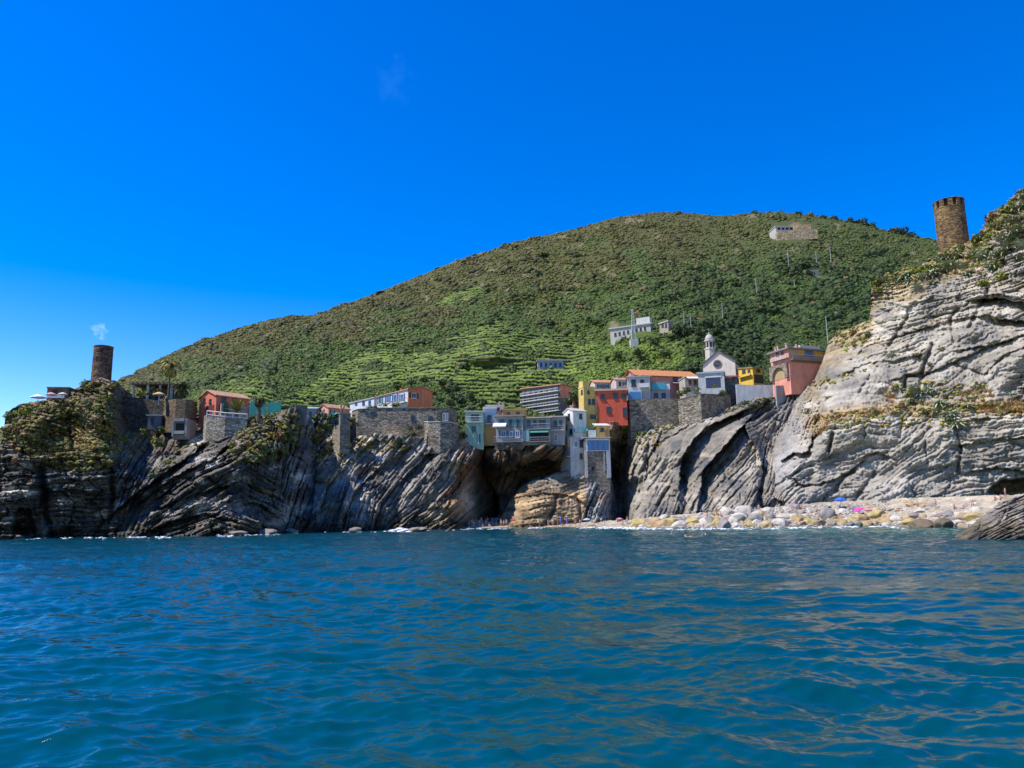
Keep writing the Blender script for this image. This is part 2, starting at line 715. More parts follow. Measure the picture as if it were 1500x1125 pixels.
def hillD(px, py):
    px = np.asarray(px, float)
    py = np.asarray(py, float)
    by, sy = bot_y(px), sky_y(px)
    D0, D1 = bot_D(px), ridge_D(px)
    z0, z1 = elev(px, by) * D0, elev(px, sy) * D1
    m = (z1 - z0) / (D1 - D0)
    e = elev(px, py)
    D = (m * D0 - z0) / np.maximum(m - e, 0.02)
    t = np.clip((by - py) / np.maximum(by - sy, 1), 0, 1)
    w = np.sin(np.pi * t)
    D = D * (1 + w * (0.085 * fbm(px / 170, py / 75, 3, 21) + 0.03 * np.sin(px / 95.0 + py / 60.0)))
    return np.clip(D, D0 * 0.96, D1 * 1.02)


def in_poly(px, py, poly):
    px = np.asarray(px, float)
    py = np.asarray(py, float)
    ins = np.zeros(px.shape, bool)
    n = len(poly)
    for i in range(n):
        x0, y0 = poly[i]
        x1, y1 = poly[(i + 1) % n]
        c = ((y0 > py) != (y1 > py)) & (px < (x1 - x0) * (py - y0) / ((y1 - y0) or 1e-9) + x0)
        ins ^= c
    return ins


VINE = [[(395, 603), (440, 575), (478, 552), (520, 522), (560, 500), (610, 494), (660, 496), (700, 482), (728, 470), (748, 480), (775, 492), (850, 492), (872, 505), (868, 530), (845, 552), (815, 566), (780, 578), (752, 602), (700, 606), (640, 575), (560, 562), (500, 575), (440, 606)],
        [(318, 590), (335, 556), (365, 553), (392, 562), (404, 580), (400, 596), (360, 600)],
        [(640, 446), (655, 432), (700, 421), (708, 428), (690, 438), (650, 448)]]
NOVINE = [[(560, 575), (600, 556), (650, 560), (700, 580), (700, 606), (620, 606), (585, 590)],
          [(560, 508), (600, 498), (670, 500), (680, 510), (630, 520), (580, 518)],
          [(520, 540), (545, 530), (570, 534), (560, 545), (530, 548)],
          [(752, 520), (775, 512), (790, 522), (770, 532)]]


def vine_mask(px, py):
    wx = px + 9 * noise(px / 14, py / 7, 31)
    wy = py + 4 * noise(px / 12, py / 6, 33)
    m = np.zeros(np.shape(px), bool)
    for p in VINE:
        m |= in_poly(wx, wy, p)
    for p in NOVINE:
        m &= ~in_poly(wx, wy, p)
    return m & (noise(px / 20, py / 7, 35) < 0.36)


def veg_col(px, py):
    """Plant colours over the hill: dry heath on the ridge, green maquis lower, dark oaks on the right."""
    t = np.clip((bot_y(px) - py) / np.maximum(bot_y(px) - sky_y(px), 1), 0, 1)
    n = fbm(px / 60, py / 25, 3, 41)
    heath = sstep(0.52, 0.9, t + 0.25 * n) * (1 - 0.55 * sstep(950, 1250, px))
    oak = sstep(900, 1080, px + 60 * n) * sstep(0.9, 0.5, t)
    c = np.zeros(np.shape(px) + (3,)) + np.array([0.060, 0.098, 0.015])
    c = c * (1 - heath[..., None]) + np.array([0.088, 0.085, 0.015]) * heath[..., None]
    c = c * (1 - oak[..., None] * .8) + np.array([0.036, 0.070, 0.011]) * oak[..., None] * .8
    bright = sstep(0.15, 0.5, noise(px / 45, py / 22, 47)) * sstep(0.75, 0.2, t)
    c = c * (1 - .6 * bright[..., None]) + np.array([0.110, 0.150, 0.018]) * .6 * bright[..., None]
    lowb = in_poly(px, py, [(860, 520), (900, 500), (960, 500), (1010, 505), (1000, 540), (920, 545), (860, 570), (830, 570)])
    c = np.where(lowb[..., None], np.array([0.115, 0.170, 0.022]), c)
    return c


HPX0, HPX1 = -260, 1800


def build_hill():
    px = np.arange(HPX0, HPX1 + 1, 4.0)
    nv = 130
    v = np.linspace(0, 1, nv) ** 0.9
    X = np.repeat(px[None, :], nv, 0)
    by, sy = bot_y(px), sky_y(px)
    Y = by[None, :] + v[:, None] * (sy - by)[None, :]
    D = hillD(X, Y)
    w = P(X, Y, D)
    w[..., 2] += 0.9 * fbm(w[..., 0] / 9, w[..., 1] / 9, 3, 51) * np.clip(v, 0, 1)[:, None]
    c = veg_col(X, Y) * 0.8
    c = np.where((fbm(X / 30, Y / 12, 3, 57) > 0.55)[..., None], np.array([0.16, 0.125, 0.06]), c)
    vm = vine_mask(X, Y)
    c = np.where(vm[..., None], np.array([0.110, 0.140, 0.030]), c)
    rows, cols = [w], [c]
    for dy, dz in ((14, -0.5), (40, -6), (110, -35), (260, -120), (480, -330)):
        k = w[-1].copy()
        s = (k[:, 1] + dy) / k[:, 1]
        k[:, 0] *= s
        k[:, 1] += dy
        k[:, 2] = np.maximum(k[:, 2] + dz, -8)
        rows.append(k[None])
        cols.append(c[-1][None])
    # foot of the slope runs down into the village terraces
    k = w[0].copy()
    k[:, 2] -= 9
    k[:, 1] -= 9
    W = np.concatenate([k[None]] + rows)
    C = np.concatenate([c[0][None]] + cols)
    me = np_mesh('hill', W.reshape(-1, 3), grid_quads(W.shape[0], W.shape[1]), smooth=True, attrs={'Col': C.reshape(-1, 3)})
    tag(link('hill', me, attr_mat('hill_ground', fine=0.35, amount=0.55, bump_s=0.6, bump_d=0.8)), kind='structure')


build_hill()


def ico(sub):
    bm = bmesh.new()
    bmesh.ops.create_icosphere(bm, subdivisions=sub, radius=1.0)
    v = np.array([p.co[:] for p in bm.verts])
    f = np.array([[p.index for p in q.verts] for q in bm.faces])
    bm.free()
    return v, f


def bush_cloud(name, cen, rad, colr, seed, flat=0.85, sub=2, jit=0.34):
    """Many bushes as ONE countless mass: each a lumpy, jagged clump."""
    v0, f0 = ico(sub)
    rng = np.random.default_rng(seed)
    nb, nvv = len(cen), len(v0)
    jitr = 1 + jit * rng.normal(0, 1, (nb, nvv, 1)).clip(-1.8, 1.8)
    sc = np.stack([rad * rng.uniform(0.8, 1.3, nb), rad * rng.uniform(0.8, 1.2, nb), rad * flat * rng.uniform(0.7, 1.2, nb)], -1)
    v = cen[:, None, :] + v0[None] * jitr * sc[:, None, :]
    f = (f0[None] + (np.arange(nb) * nvv)[:, None, None]).reshape(-1, 3)
    lum = rng.uniform(0.72, 1.32, (nb, nvv, 1)) * rng.uniform(0.8, 1.2, (nb, 1, 1))
    c = colr[:, None, :] * lum
    return np_mesh(name, v.reshape(-1, 3), tris=f, attrs={'Col': c.reshape(-1, 3)})


KEEP_OUT = []      # pixel rectangles on the hill that buildings and clearings keep free


SCRUB = attr_mat('scrub_leaves', rough=0.75, fine=1.3, amount=0.5, bump_s=0.3, bump_d=0.3)


def build_scrub():
    n = 120000
    rng = np.random.default_rng(17)
    px = rng.uniform(-180, 1470, n)
    t = rng.uniform(0.0, 1.02, n) ** 1.05 - 0.02
    py = bot_y(px) + t * (sky_y(px) - bot_y(px))
    D = hillD(px, py)
    keep = ~vine_mask(px, py)
    keep |= rng.uniform(0, 1, n) < 0.03
    big = fbm(px / 22, py / 10, 3, 61)
    keep &= rng.uniform(0, 1, n) < 0.9 + 0.55 * big
    for (x0, y0, x1, y1) in KEEP_OUT:
        keep &= ~((px > x0) & (px < x1) & (py > y0) & (py < y1))
    # nothing tall right behind the lowest houses
    px, py, D, big = px[keep], py[keep], D[keep], big[keep]
    u = rng.uniform(0, 1, len(px))
    grove = sstep(0.05, 0.5, noise(px / 30, py / 13, 67) + 0.35 * sstep(880, 1080, px) * sstep(350, 430, py) - 0.25 * sstep(400, 340, py))
    grove = np.maximum(grove, in_poly(px + 8 * noise(px / 9, py / 6, 68), py + 5 * noise(px / 8, py / 6, 69), [(975, 470), (1075, 462), (1110, 500), (1085, 532), (1010, 520), (985, 500)]) * 1.0)
    rad = (D / 1100.0) * (1.25 + 1.5 * u ** 3 + grove * (1.1 + 1.9 * u ** 2))
    rad = rad.clip(0.4, 2.9)
    rad *= np.where(vine_mask(px, py), .7, 1)
    oak = sstep(900, 1080, px) * sstep(360, 420, py)
    top = np.clip((bot_y(px) - py) / (bot_y(px) - sky_y(px)), 0, 1)
    rad *= np.where(top > 0.955, 0.8, 1.0)
    w = P(px, py, D)
    w[:, 2] += rad * 0.25
    c = veg_col(px, py)
    c *= (1 - .42 * grove)[:, None]
    c *= 1 + 0.22 * rng.normal(0, 1, (len(px), 1)).clip(-1.5, 1.5)
    brown = rng.uniform(0, 1, len(px)) < 0.03
    c[brown] = np.array([0.13, 0.085, 0.035])
    far = D > 430
    for sel, sub, lab in ((~far, 2, 'dense green maquis covering the lower hillside behind the village'), (far, 1, 'olive and brown scrub covering the upper hillside to the skyline')):
        me = bush_cloud('hillside_scrub', w[sel], rad[sel], c[sel], 19 + sub, sub=sub)
        o = link('hillside_scrub', me, SCRUB)
        tag(o, lab, 'scrub', kind='stuff')


def build_vines():
    """Terraced vines: every contour row is a low dry wall with a leafy strip on top."""
    px = np.arange(300, 885, 1.6)
    nv = 500
    v = np.linspace(0, 1, nv)
    X = np.repeat(px[None, :], nv, 0)
    by, sy = bot_y(px), sky_y(px)
    Y = by[None] + v[:, None] * (sy - by)[None]
    W = P(X, Y, hillD(X, Y))
    Z = W[..., 2]
    vs, qs, cs = [], [], []
    n = 0
    rng = np.random.default_rng(23)
    level = 31.0
    while level < 170:
        step = 2.0 + 0.25 * rng.uniform(-1, 1) + 0.004 * (level - 31)
        level += step
        ok = (Z[0] < level) & (Z[-1] > level)
        wob = 0.5 * noise(px / 23, np.full_like(px, level), 71)
        idx = np.argmax(Z >= (level + wob)[None], 0)
        idx = np.clip(idx, 1, nv - 1)
        j = np.arange(len(px))
        p = W[idx, j]
        m = ok & vine_mask(px, Y[idx, j]) & (noise(px / 9, np.full_like(px, level * 3.1), 73) > -0.6)
        jt = np.stack([1.6 * fbm(px / 5, np.full_like(px, level * 7.7 + 31 * k), 2, 77) for k in range(4)], -1) + 0.25 * rng.normal(0, 1, (len(px), 4))
        out = -np.stack([p[:, 0], p[:, 1]], -1)
        out /= np.linalg.norm(out, axis=1)[:, None]
        o3 = np.concatenate([out, np.zeros((len(px), 1))], 1)
        up = np.array([0, 0, 1.0])
        b0 = p + o3 * 0.75 - up * 0.75
        b1 = p + o3 * 0.72 + up * (0.0 + 0.08 * jt[:, :1])
        b2 = p + o3 * (0.95 + 0.12 * jt[:, 1:2]) + up * (0.28 + 0.1 * jt[:, 1:2])
        b3 = p + o3 * (0.05 + 0.18 * jt[:, 2:3]) + up * (1.18 + 0.24 * jt[:, 2:3])
        b4 = p - o3 * 0.7 + up * 0.1
        base = np.stack([b0, b1, b2, b3, b4], 1)
        wall = np.array([0.036, 0.038, 0.020]) * rng.uniform(.7, 1.3, (len(px), 1))
        leaf = np.array([0.122, 0.172, 0.020]) * (1 + 0.2 * rng.normal(0, 1, (len(px), 1)).clip(-1.6, 1.6)) * (0.78 + 0.5 * hrand(int(level * 10), 3)) * (0.9 + .35 * noise(px / 30, np.full_like(px, level / 4), 75)[:, None])
        cc = np.stack([wall, wall, leaf * .8, leaf * 1.1, leaf * .8], 1)
        vs.append(base.reshape(-1, 3))
        cs.append(cc.reshape(-1, 3))
        a = np.nonzero(m[:-1] & m[1:])[0]
        for k in range(4):
            qs.append(np.stack([n + a * 5 + k, n + (a + 1) * 5 + k, n + (a + 1) * 5 + k + 1, n + a * 5 + k + 1], 1))
        n += len(px) * 5
    me = np_mesh('vineyard_terraces', np.concatenate(vs), np.concatenate(qs), attrs={'Col': np.concatenate(cs)})
    o = link('vineyard_terraces', me, attr_mat('vine_leaves', rough=0.75, fine=1.6, amount=0.45, bump_s=0.3, bump_d=0.2))
    tag(o, 'bright green vine rows on narrow dry stone terraces across the lower slope', 'vineyard', kind='stuff')


build_vines()
# ---------------------------------------------------------------- cliffs


def rbf(ctrl, eps=22.0):
    c = np.array(ctrl, float)
    d = np.hypot(c[:, None, 0] - c[None, :, 0], c[:, None, 1] - c[None, :, 1])
    A = np.sqrt(d * d + eps * eps)
    n = len(c)
    B = np.zeros((n + 1, n + 1))
    B[:n, :n] = A
    B[:n, n] = 1
    B[n, :n] = 1
    sol = np.linalg.solve(B + np.diag([1e-6] * n + [0]), np.concatenate([c[:, 2], [0]]))

    def f(x, y):
        out = np.full(np.shape(x), sol[n])
        for i in range(n):
            out = out + sol[i] * np.sqrt((x - c[i, 0]) ** 2 + (y - c[i, 1]) ** 2 + eps * eps)
        return out
    return f


def strata(px, py, ang, thick, amp, seed, warp=1.0, blk=1.15):
    """Tilted beds: every bed stands out by its own amount, is broken across by joints and has its own tone."""
    a = R(ang)
    wp = warp * thick * (0.8 * fbm(px / 95, py / 95, 2, seed) + 0.12 * fbm(px / 15, py / 15, 2, seed + 5))
    t = px * math.cos(a) - py * math.sin(a)
    s = px * math.sin(a) + py * math.cos(a) + wp
    tot, tone = 0, 0
    for T, k, L, g, tk in ((thick, 1.25, 9, 0.8, 0.5), (thick * 3.1, 1.5, 7, 0.35, 0.5), (thick * 0.48, 0.85, 11, 0.7, 0.4)):
        q = s / T + 0.5 * noise(s / (T * 2.7), t / (T * 14), seed + int(T * 10) % 17)
        i = np.floor(q)
        f = q - i
        o1 = vnoise1(i, t / (T * L), seed)
        j = np.floor(t / (T * 3.5) + 9 * hrand(i, seed))
        o2 = hrand(j * 13 + 7, i * 5 + seed)
        e = np.minimum(f, 1 - f)
        tot = tot + amp * k * (o1 * 1.0 + 0.5 * o2 + g * np.exp(-(e / 0.11) ** 2) + 0.7 * f)
        tone = tone + tk * (hrand(i * 3 + 1, seed + 5) - 0.5 + 0.6 * (o2 - 0.5))
    # joint blocks: every block has its own standing-out, its own facing and a dark joint around it
    for bw, bh, k in ((thick * 5.5, thick * 2.4, 1.0), (thick * 2.0, thick * 0.9, 0.45)):
        u, w_ = t / bw + 0.25 * noise(s / bh, t / bw, seed + 31), s / bh + 0.2 * noise(t / bw, s / bh, seed + 33)
        cid, f1, gap = worley(u, w_, seed % 7)
        fx = (_rv[(cid * 3 + 5) & 4095] - .5) * (u - np.floor(u)) + (_rv[(cid * 5 + 9) & 4095] - .5) * (w_ - np.floor(w_))
        tot = tot + blk * amp * k * (1.5 * _rv[cid] + 1.3 * fx + 1.1 * np.exp(-(gap / 0.07) ** 2))
        tone = tone + 0.30 * k * (_rv[(cid * 11 + 3) & 4095] - .5)
    return tot, tone


def seg_dist(px, py, poly):
    best = np.full(np.shape(px), 1e9)
    side = np.zeros(np.shape(px))
    for (x0, y0), (x1, y1) in zip(poly[:-1], poly[1:]):
        dx, dy = x1 - x0, y1 - y0
        L2 = dx * dx + dy * dy
        t = np.clip(((px - x0) * dx + (py - y0) * dy) / L2, 0, 1)
        d = np.hypot(px - x0 - t * dx, py - y0 - t * dy)
        c = dx * (py - y0) - dy * (px - x0)
        m = d < best
        best = np.where(m, d, best)
        side = np.where(m, np.sign(c), side)
    return best, side


def feature(D, px, py, f):
    kind, poly, amp, rad = f[:4]
    xs = [p[0] for p in poly]
    ys = [p[1] for p in poly]
    pad = rad * 4 + 4
    m = (px > min(xs) - pad) & (px < max(xs) + pad) & (py > min(ys) - pad) & (py < max(ys) + pad)
    if not m.any():
        return D
    X, Y = px[m], py[m]
    X = X + 2.2 * noise(X / 11, Y / 11, 81)
    Y = Y + 1.8 * noise(X / 9, Y / 9, 83)
    d, s = seg_dist(X, Y, poly)
    if kind == 'crack':
        D[m] += amp * np.exp(-(d / rad) ** 2)
    elif kind == 'step':       # the side below / right of the polyline (drawn left to right) falls back
        D[m] += np.where(s > 0, amp * np.exp(-d / rad), 0)
    elif kind == 'lip':        # the side above / left stands forward
        D[m] -= np.where(s < 0, amp * np.exp(-d / rad), 0)
    return D


def hole(D, px, py, poly, depth, soft=3.0):
    """a cave mouth: inside the outline the rock is pushed far back"""
    X = px + 2.5 * noise(px / 12, py / 12, 85)
    Y = py + 2.5 * noise(px / 10, py / 10, 87)
    ins = in_poly(X, Y, poly)
    d, _ = seg_dist(X, Y, poly + [poly[0]])
    return np.where(ins, D + depth * sstep(0, soft, d), D)


def cliff(x0, x1, top, ctrl, regions, feats=(), holes=(), step=1.25, ybot=800, cap=40, cap_slope=0.06, jag=2.5,
          macro=2.2, colour=None, seed=1, stretch=(1, 1, 1), mat=None, tone_amt=1.15):
    tp = curve(top)
    px = np.arange(x0, x1 + 0.1, step)
    ty = tp(px) + jag * fbm(px / 16, px * 0 + seed, 4, seed + 3)
    nv = int((ybot - ty.min()) / step)
    yr = ybot - np.arange(nv + 2) * step
    X = np.repeat(px[None], nv + 2, 0)
    Y = np.maximum(np.repeat(yr[:, None], len(px), 1), ty[None])
    dead = (Y[1:] <= ty[None]) & (Y[:-1] <= ty[None])
    D = rbf(ctrl)(X, Y)
    D = D - macro * 0.8 * ridged(X / 105, Y / 105, 3, seed + 9) + macro * 0.5 * fbm(X / 38, Y / 38, 3, seed + 13)
    ws, acc, tone = 1e-9, 0, 0
    for (cx, cy, rx, ry, ang, th, amp) in regions:
        k = np.exp(-2.2 * (((X - cx) / rx) ** 2 + ((Y - cy) / ry) ** 2)) ** 1.6
        st, tn = strata(X, Y, ang, th, amp, seed + int(abs(cx)) % 23)
        acc = acc + k * st
        tone = tone + k * tn
        ws = ws + k
    D = D + acc / ws
    D += 0.30 * fbm(X / 4.0, Y / 4.0, 2, seed + 15)
    for f in feats:
        D = feature(D, X, Y, f)
    for h in holes:
        D = hole(D, X, Y, *h)
    W = P(X, Y, D)
    C = colour(X, Y, W, D) if colour else np.full(W.shape, 0.15)
    C = C * np.exp(tone_amt * np.clip(tone / ws, -.8, .45))[..., None]
    rows, cols = [W], [C]
    for dy in (0.8, 2, 4, 7, 11, 16, 24, cap):
        k = W[-1].copy()
        s = (k[:, 1] + dy) / k[:, 1]
        k[:, 0] *= s
        k[:, 1] += dy
        k[:, 2] += dy * cap_slope + 0.35 * fbm(k[:, 0] / 4, k[:, 1] / 4, 3, seed + 21)
        rows.append(k[None])
        cols.append(C[-1][None] * 0.6 + np.array([0.03, 0.035, 0.012]))
    W2 = np.concatenate(rows)
    C2 = np.concatenate(cols)
    q = grid_quads(W2.shape[0], W2.shape[1])
    live = np.ones((W2.shape[0] - 1, W2.shape[1] - 1), bool)
    live[:nv + 1] = ~(dead[:, :-1] & dead[:, 1:])
    me = np_mesh('cliff', W2.reshape(-1, 3), q[live.ravel()], attrs={'Col': C2.reshape(-1, 3)})
    o = link('cliff', me, mat or ROCK)
    tag(o, kind='structure')
    return dict(px=px, ty=ty, X=X, Y=Y, D=D, W=W)


def surf(c, px, py):
    """depth of a built cliff at (px, py)"""
    j = int(np.clip(round((px - c['px'][0]) / (c['px'][1] - c['px'][0])), 0, len(c['px']) - 1))
    i = int(np.argmin(np.abs(c['Y'][:, j] - py)))
    return float(c['D'][i, j])


ROCK = attr_mat('cliff_rock', fine=0.55, amount=0.55, bump_s=0.55, bump_d=0.35, stretch=(0.6, 0.6, 1.6))


def mixv(a, b, t):
    return a * (1 - t[..., None]) + np.array(b) * t[..., None]


def wet_band(C, W, X, top=1.3):
    h = W[..., 2] + 0.8 * noise(X / 20, X * 0, 91)
    C = mixv(C, (0.035, 0.032, 0.026), sstep(top + 0.5, top - 0.5, h) * 0.8)
    return mixv(C, (0.11, 0.075, 0.025), sstep(top + 1.4, top + 0.4, h) * sstep(top - 0.6, top + 0.2, h) * 0.45)


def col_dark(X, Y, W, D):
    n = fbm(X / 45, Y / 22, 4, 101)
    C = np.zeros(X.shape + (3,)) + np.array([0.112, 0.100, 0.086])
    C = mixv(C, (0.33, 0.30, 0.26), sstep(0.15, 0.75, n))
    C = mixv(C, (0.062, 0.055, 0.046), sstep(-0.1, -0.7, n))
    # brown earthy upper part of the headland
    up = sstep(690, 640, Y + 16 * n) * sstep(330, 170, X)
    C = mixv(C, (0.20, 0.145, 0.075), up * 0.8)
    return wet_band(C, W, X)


def col_mid(X, Y, W, D):
    n = fbm(X / 40, Y / 30, 4, 111)
    C = np.zeros(X.shape + (3,)) + np.array([0.205, 0.186, 0.160])
    C = mixv(C, (0.36, 0.325, 0.275), sstep(0.1, 0.7, n))
    C = mixv(C, (0.112, 0.100, 0.085), sstep(-0.15, -0.75, n))
    lo = sstep(700, 770, Y + 14 * n) * sstep(600, 640, X)
    C = mixv(C, (0.36, 0.27, 0.15), lo * 0.75)
    d, s = seg_dist(X, Y, [(648, 640), (682, 652), (684, 690), (664, 725), (668, 770)])
    C = mixv(C, (0.30, 0.155, 0.065), np.exp(-(d / 13) ** 2) * sstep(-0.4, 0.3, n + 0.2))
    pale, _ = seg_dist(X, Y, [(470, 745), (482, 705), (512, 672), (545, 645)])
    C = mixv(C, (0.48, 0.43, 0.33), np.exp(-(pale / 9) ** 2) * 0.8)
    C = mixv(C, (0.13, 0.085, 0.05), sstep(690, 700, X) * 0.8)  # shade of the right-facing flank put into the colour as dark brown
    return wet_band(C, W, X)


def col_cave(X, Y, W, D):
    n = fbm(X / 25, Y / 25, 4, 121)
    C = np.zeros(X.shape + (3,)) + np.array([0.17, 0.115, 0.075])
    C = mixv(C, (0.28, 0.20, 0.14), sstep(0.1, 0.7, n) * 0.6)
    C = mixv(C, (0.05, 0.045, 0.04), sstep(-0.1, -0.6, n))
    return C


def col_ochre(X, Y, W, D):
    n = fbm(X / 22, Y / 16, 4, 131)
    C = np.zeros(X.shape + (3,)) + np.array([0.255, 0.182, 0.105])
    C = mixv(C, (0.32, 0.225, 0.115), sstep(0, 0.6, n) * sstep(705, 740, Y))
    C = mixv(C, (0.20, 0.17, 0.125), sstep(730, 700, Y + 10 * n))
    C = mixv(C, (0.20, 0.195, 0.185), sstep(855, 868, X + 6 * n))
    C = mixv(C, (0.16, 0.10, 0.05), sstep(-0.2, -0.6, n) * .7)
    return wet_band(C, W, X, 0.7)


def col_slab(X, Y, W, D):
    n = fbm(X / 35, Y / 35, 4, 141)
    C = np.zeros(X.shape + (3,)) + np.array([0.215, 0.188, 0.148])
    C = mixv(C, (0.30, 0.268, 0.215), sstep(0.1, 0.7, n))
    C = mixv(C, (0.12, 0.115, 0.107), sstep(-0.1, -0.7, n))
    C = mixv(C, (0.46, 0.40, 0.30), sstep(0.3, 0.7, fbm(X / 60, Y / 9, 3, 143)) * 0.4)
    dk = sstep(1040, 1080, X + Y * .6 - 400) * 0
    C = mixv(C, (0.12, 0.12, 0.13), sstep(628, 608, Y) * sstep(1070, 1100, X) * 0.7 + dk)
    return C


def col_pale(X, Y, W, D):
    n = fbm(X / 60, Y / 30, 5, 151)
    C = np.zeros(X.shape + (3,)) + np.array([0.300, 0.264, 0.205])
    C = mixv(C, (0.385, 0.345, 0.275), sstep(0.05, 0.6, n))
    C = mixv(C, (0.24, 0.215, 0.178), sstep(-0.1, -0.6, n))
    C = mixv(C, (0.275, 0.25, 0.212), sstep(640, 700, Y + 25 * n) * 0.7)
    C = mixv(C, (0.52, 0.41, 0.25), sstep(0.25, 0.65, fbm(X / 45, Y / 20, 3, 153)) * 0.45 * sstep(560, 440, Y))
    # earth under the plants on the crown and along the ledge
    tp = curve(E_TOP)(X)
    C = mixv(C, (0.26, 0.19, 0.09), sstep(58, 18, Y - tp + 30 * fbm(X / 24, Y / 12, 3, 155)) * 0.8)
    led, _ = seg_dist(X, Y, E_LEDGE)
    C = mixv(C, (0.34, 0.22, 0.09), np.exp(-(led / 9) ** 2) * 0.8)
    C = mixv(C, (0.25, 0.24, 0.225), sstep(1205, 1165, X + (Y - 560) * 0.2 + 10 * n) * .7)
    return C


# --- the western headland under the round tower
A_TOP = [(-160, 712), (-40, 672), (-12, 662), (1, 652), (5, 632), (9, 604), (28, 593), (55, 588), (70, 586), (102, 584), (105, 572), (130, 558), (148, 553), (170, 558), (184, 572), (200, 580), (247, 580), (250, 590), (285, 592), (291, 608), (300, 612), (365, 612), (400, 606), (432, 597), (446, 602), (456, 612), (466, 645)]
A_CTRL = [(-160, 790, 124), (0, 790, 119.5), (100, 788, 123), (200, 787, 121), (300, 785, 120.5), (350, 784, 124), (400, 781, 137), (460, 779, 150),
          (-160, 720, 124), (0, 720, 122), (100, 720, 124), (160, 720, 126), (235, 720, 128), (310, 720, 128), (380, 720, 137), (430, 720, 146), (470, 720, 164),
          (0, 670, 125), (100, 670, 127), (165, 670, 128), (225, 675, 137), (280, 660, 138), (330, 660, 136), (390, 660, 140), (430, 650, 148), (470, 650, 176),
          (0, 620, 131), (60, 620, 131), (120, 620, 132), (162, 620, 133), (182, 622, 152), (250, 622, 156), (290, 640, 148), (330, 630, 146), (390, 620, 146), (435, 610, 148), (458, 625, 176),
          (20, 595, 136), (100, 590, 136), (150, 560, 142), (168, 590, 139), (186, 590, 158), (250, 590, 158), (300, 612, 156), (400, 606, 152), (435, 598, 152), (458, 612, 180)]
A_REG = [(20, 680, 60, 120, 3, 7, 0.9), (110, 715, 70, 90, 2, 7, 1.0), (110, 610, 80, 60, -20, 11, 1.3), (205, 690, 40, 80, 62, 8, 1.0), (250, 720, 60, 50, 38, 9, 1.3),
         (290, 770, 80, 40, 20, 7, 1.1), (330, 700, 60, 50, 24, 7, 1.0), (385, 720, 45, 70, -28, 7, 1.0), (430, 690, 40, 90, 72, 9, 1.3), (360, 765, 60, 30, -15, 7, 1.0)]
A_FEAT = [('step', [(172, 745), (205, 718), (245, 690), (288, 660), (300, 650)], 6.0, 14), ('lip', [(172, 745), (205, 718), (245, 690), (288, 660)], 2.0, 5),
          ('step', [(205, 735), (245, 705), (275, 688), (312, 672), (330, 655)], 4.0, 10), ('crack', [(163, 690), (166, 730), (160, 765)], 3.0, 4),
          ('step', [(215, 780), (250, 765), (300, 752), (330, 760)], 3.0, 10), ('crack', [(62, 690), (66, 735), (75, 785)], 3.5, 6), ('crack', [(52, 755), (55, 785)], 4, 9),
          ('step', [(0, 735), (50, 732)], 3.0, 12), ('step', [(230, 745), (290, 722), (340, 710)], 2.5, 8), ('step', [(340, 742), (375, 735), (400, 752)], 2.5, 8),
          ('crack', [(455, 640), (462, 700), (470, 740)], 6, 9)]
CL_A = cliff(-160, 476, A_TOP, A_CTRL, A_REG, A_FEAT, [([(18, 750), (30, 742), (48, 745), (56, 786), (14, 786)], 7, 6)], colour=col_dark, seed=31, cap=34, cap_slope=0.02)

# --- the middle promontory of slanting beds
B_TOP = [(440, 650), (448, 622), (456, 609), (470, 605), (486, 608), (498, 614), (508, 640), (514, 650), (522, 640), (545, 636), (600, 640), (640, 640), (652, 634), (676, 640), (690, 652), (704, 660), (714, 682), (724, 730)]
B_CTRL = [(440, 780, 156), (480, 778, 152), (560, 777, 160), (620, 776, 162), (665, 774, 166), (700, 772, 192), (724, 772, 220),
          (440, 720, 170), (480, 720, 160), (560, 720, 166), (620, 720, 169), (662, 720, 172), (682, 715, 186), (724, 720, 222),
          (440, 670, 178), (480, 670, 170), (560, 670, 175), (620, 670, 177), (668, 670, 178), (690, 670, 182), (702, 680, 200), (724, 680, 222),
          (455, 615, 180), (475, 608, 182), (490, 625, 180), (512, 655, 178), (600, 640, 182), (650, 636, 183), (690, 652, 186), (710, 665, 200)]
B_REG = [(470, 760, 40, 50, 70, 7, 0.9), (520, 745, 45, 50, 76, 6, 1.0), (560, 700, 50, 50, 57, 7, 1.2), (610, 690, 50, 60, 50, 7, 1.2), (650, 700, 40, 70, 54, 8, 1.1), (630, 760, 60, 25, 38, 9, 1.2), (480, 670, 40, 50, 58, 8, 1.1), (570, 655, 60, 30, 45, 8, .9)]
B_FEAT = [('step', [(545, 775), (560, 735), (600, 690), (640, 655)], 4.0, 12), ('step', [(500, 770), (520, 720), (560, 680), (600, 655)], 3.5, 10), ('lip', [(470, 745), (482, 705), (512, 672), (545, 648)], 2.5, 6),
          ('step', [(600, 765), (625, 730), (655, 690)], 3.0, 9), ('crack', [(530, 700), (545, 690)], 4, 8), ('step', [(468, 752), (480, 712), (505, 685)], 4.0, 9), ('step', [(640, 770), (655, 740), (668, 700), (680, 660)], 2.0, 6)]
CL_B = cliff(440, 724, B_TOP, B_CTRL, B_REG, B_FEAT, colour=col_mid, seed=57, cap=34, cap_slope=0.09)

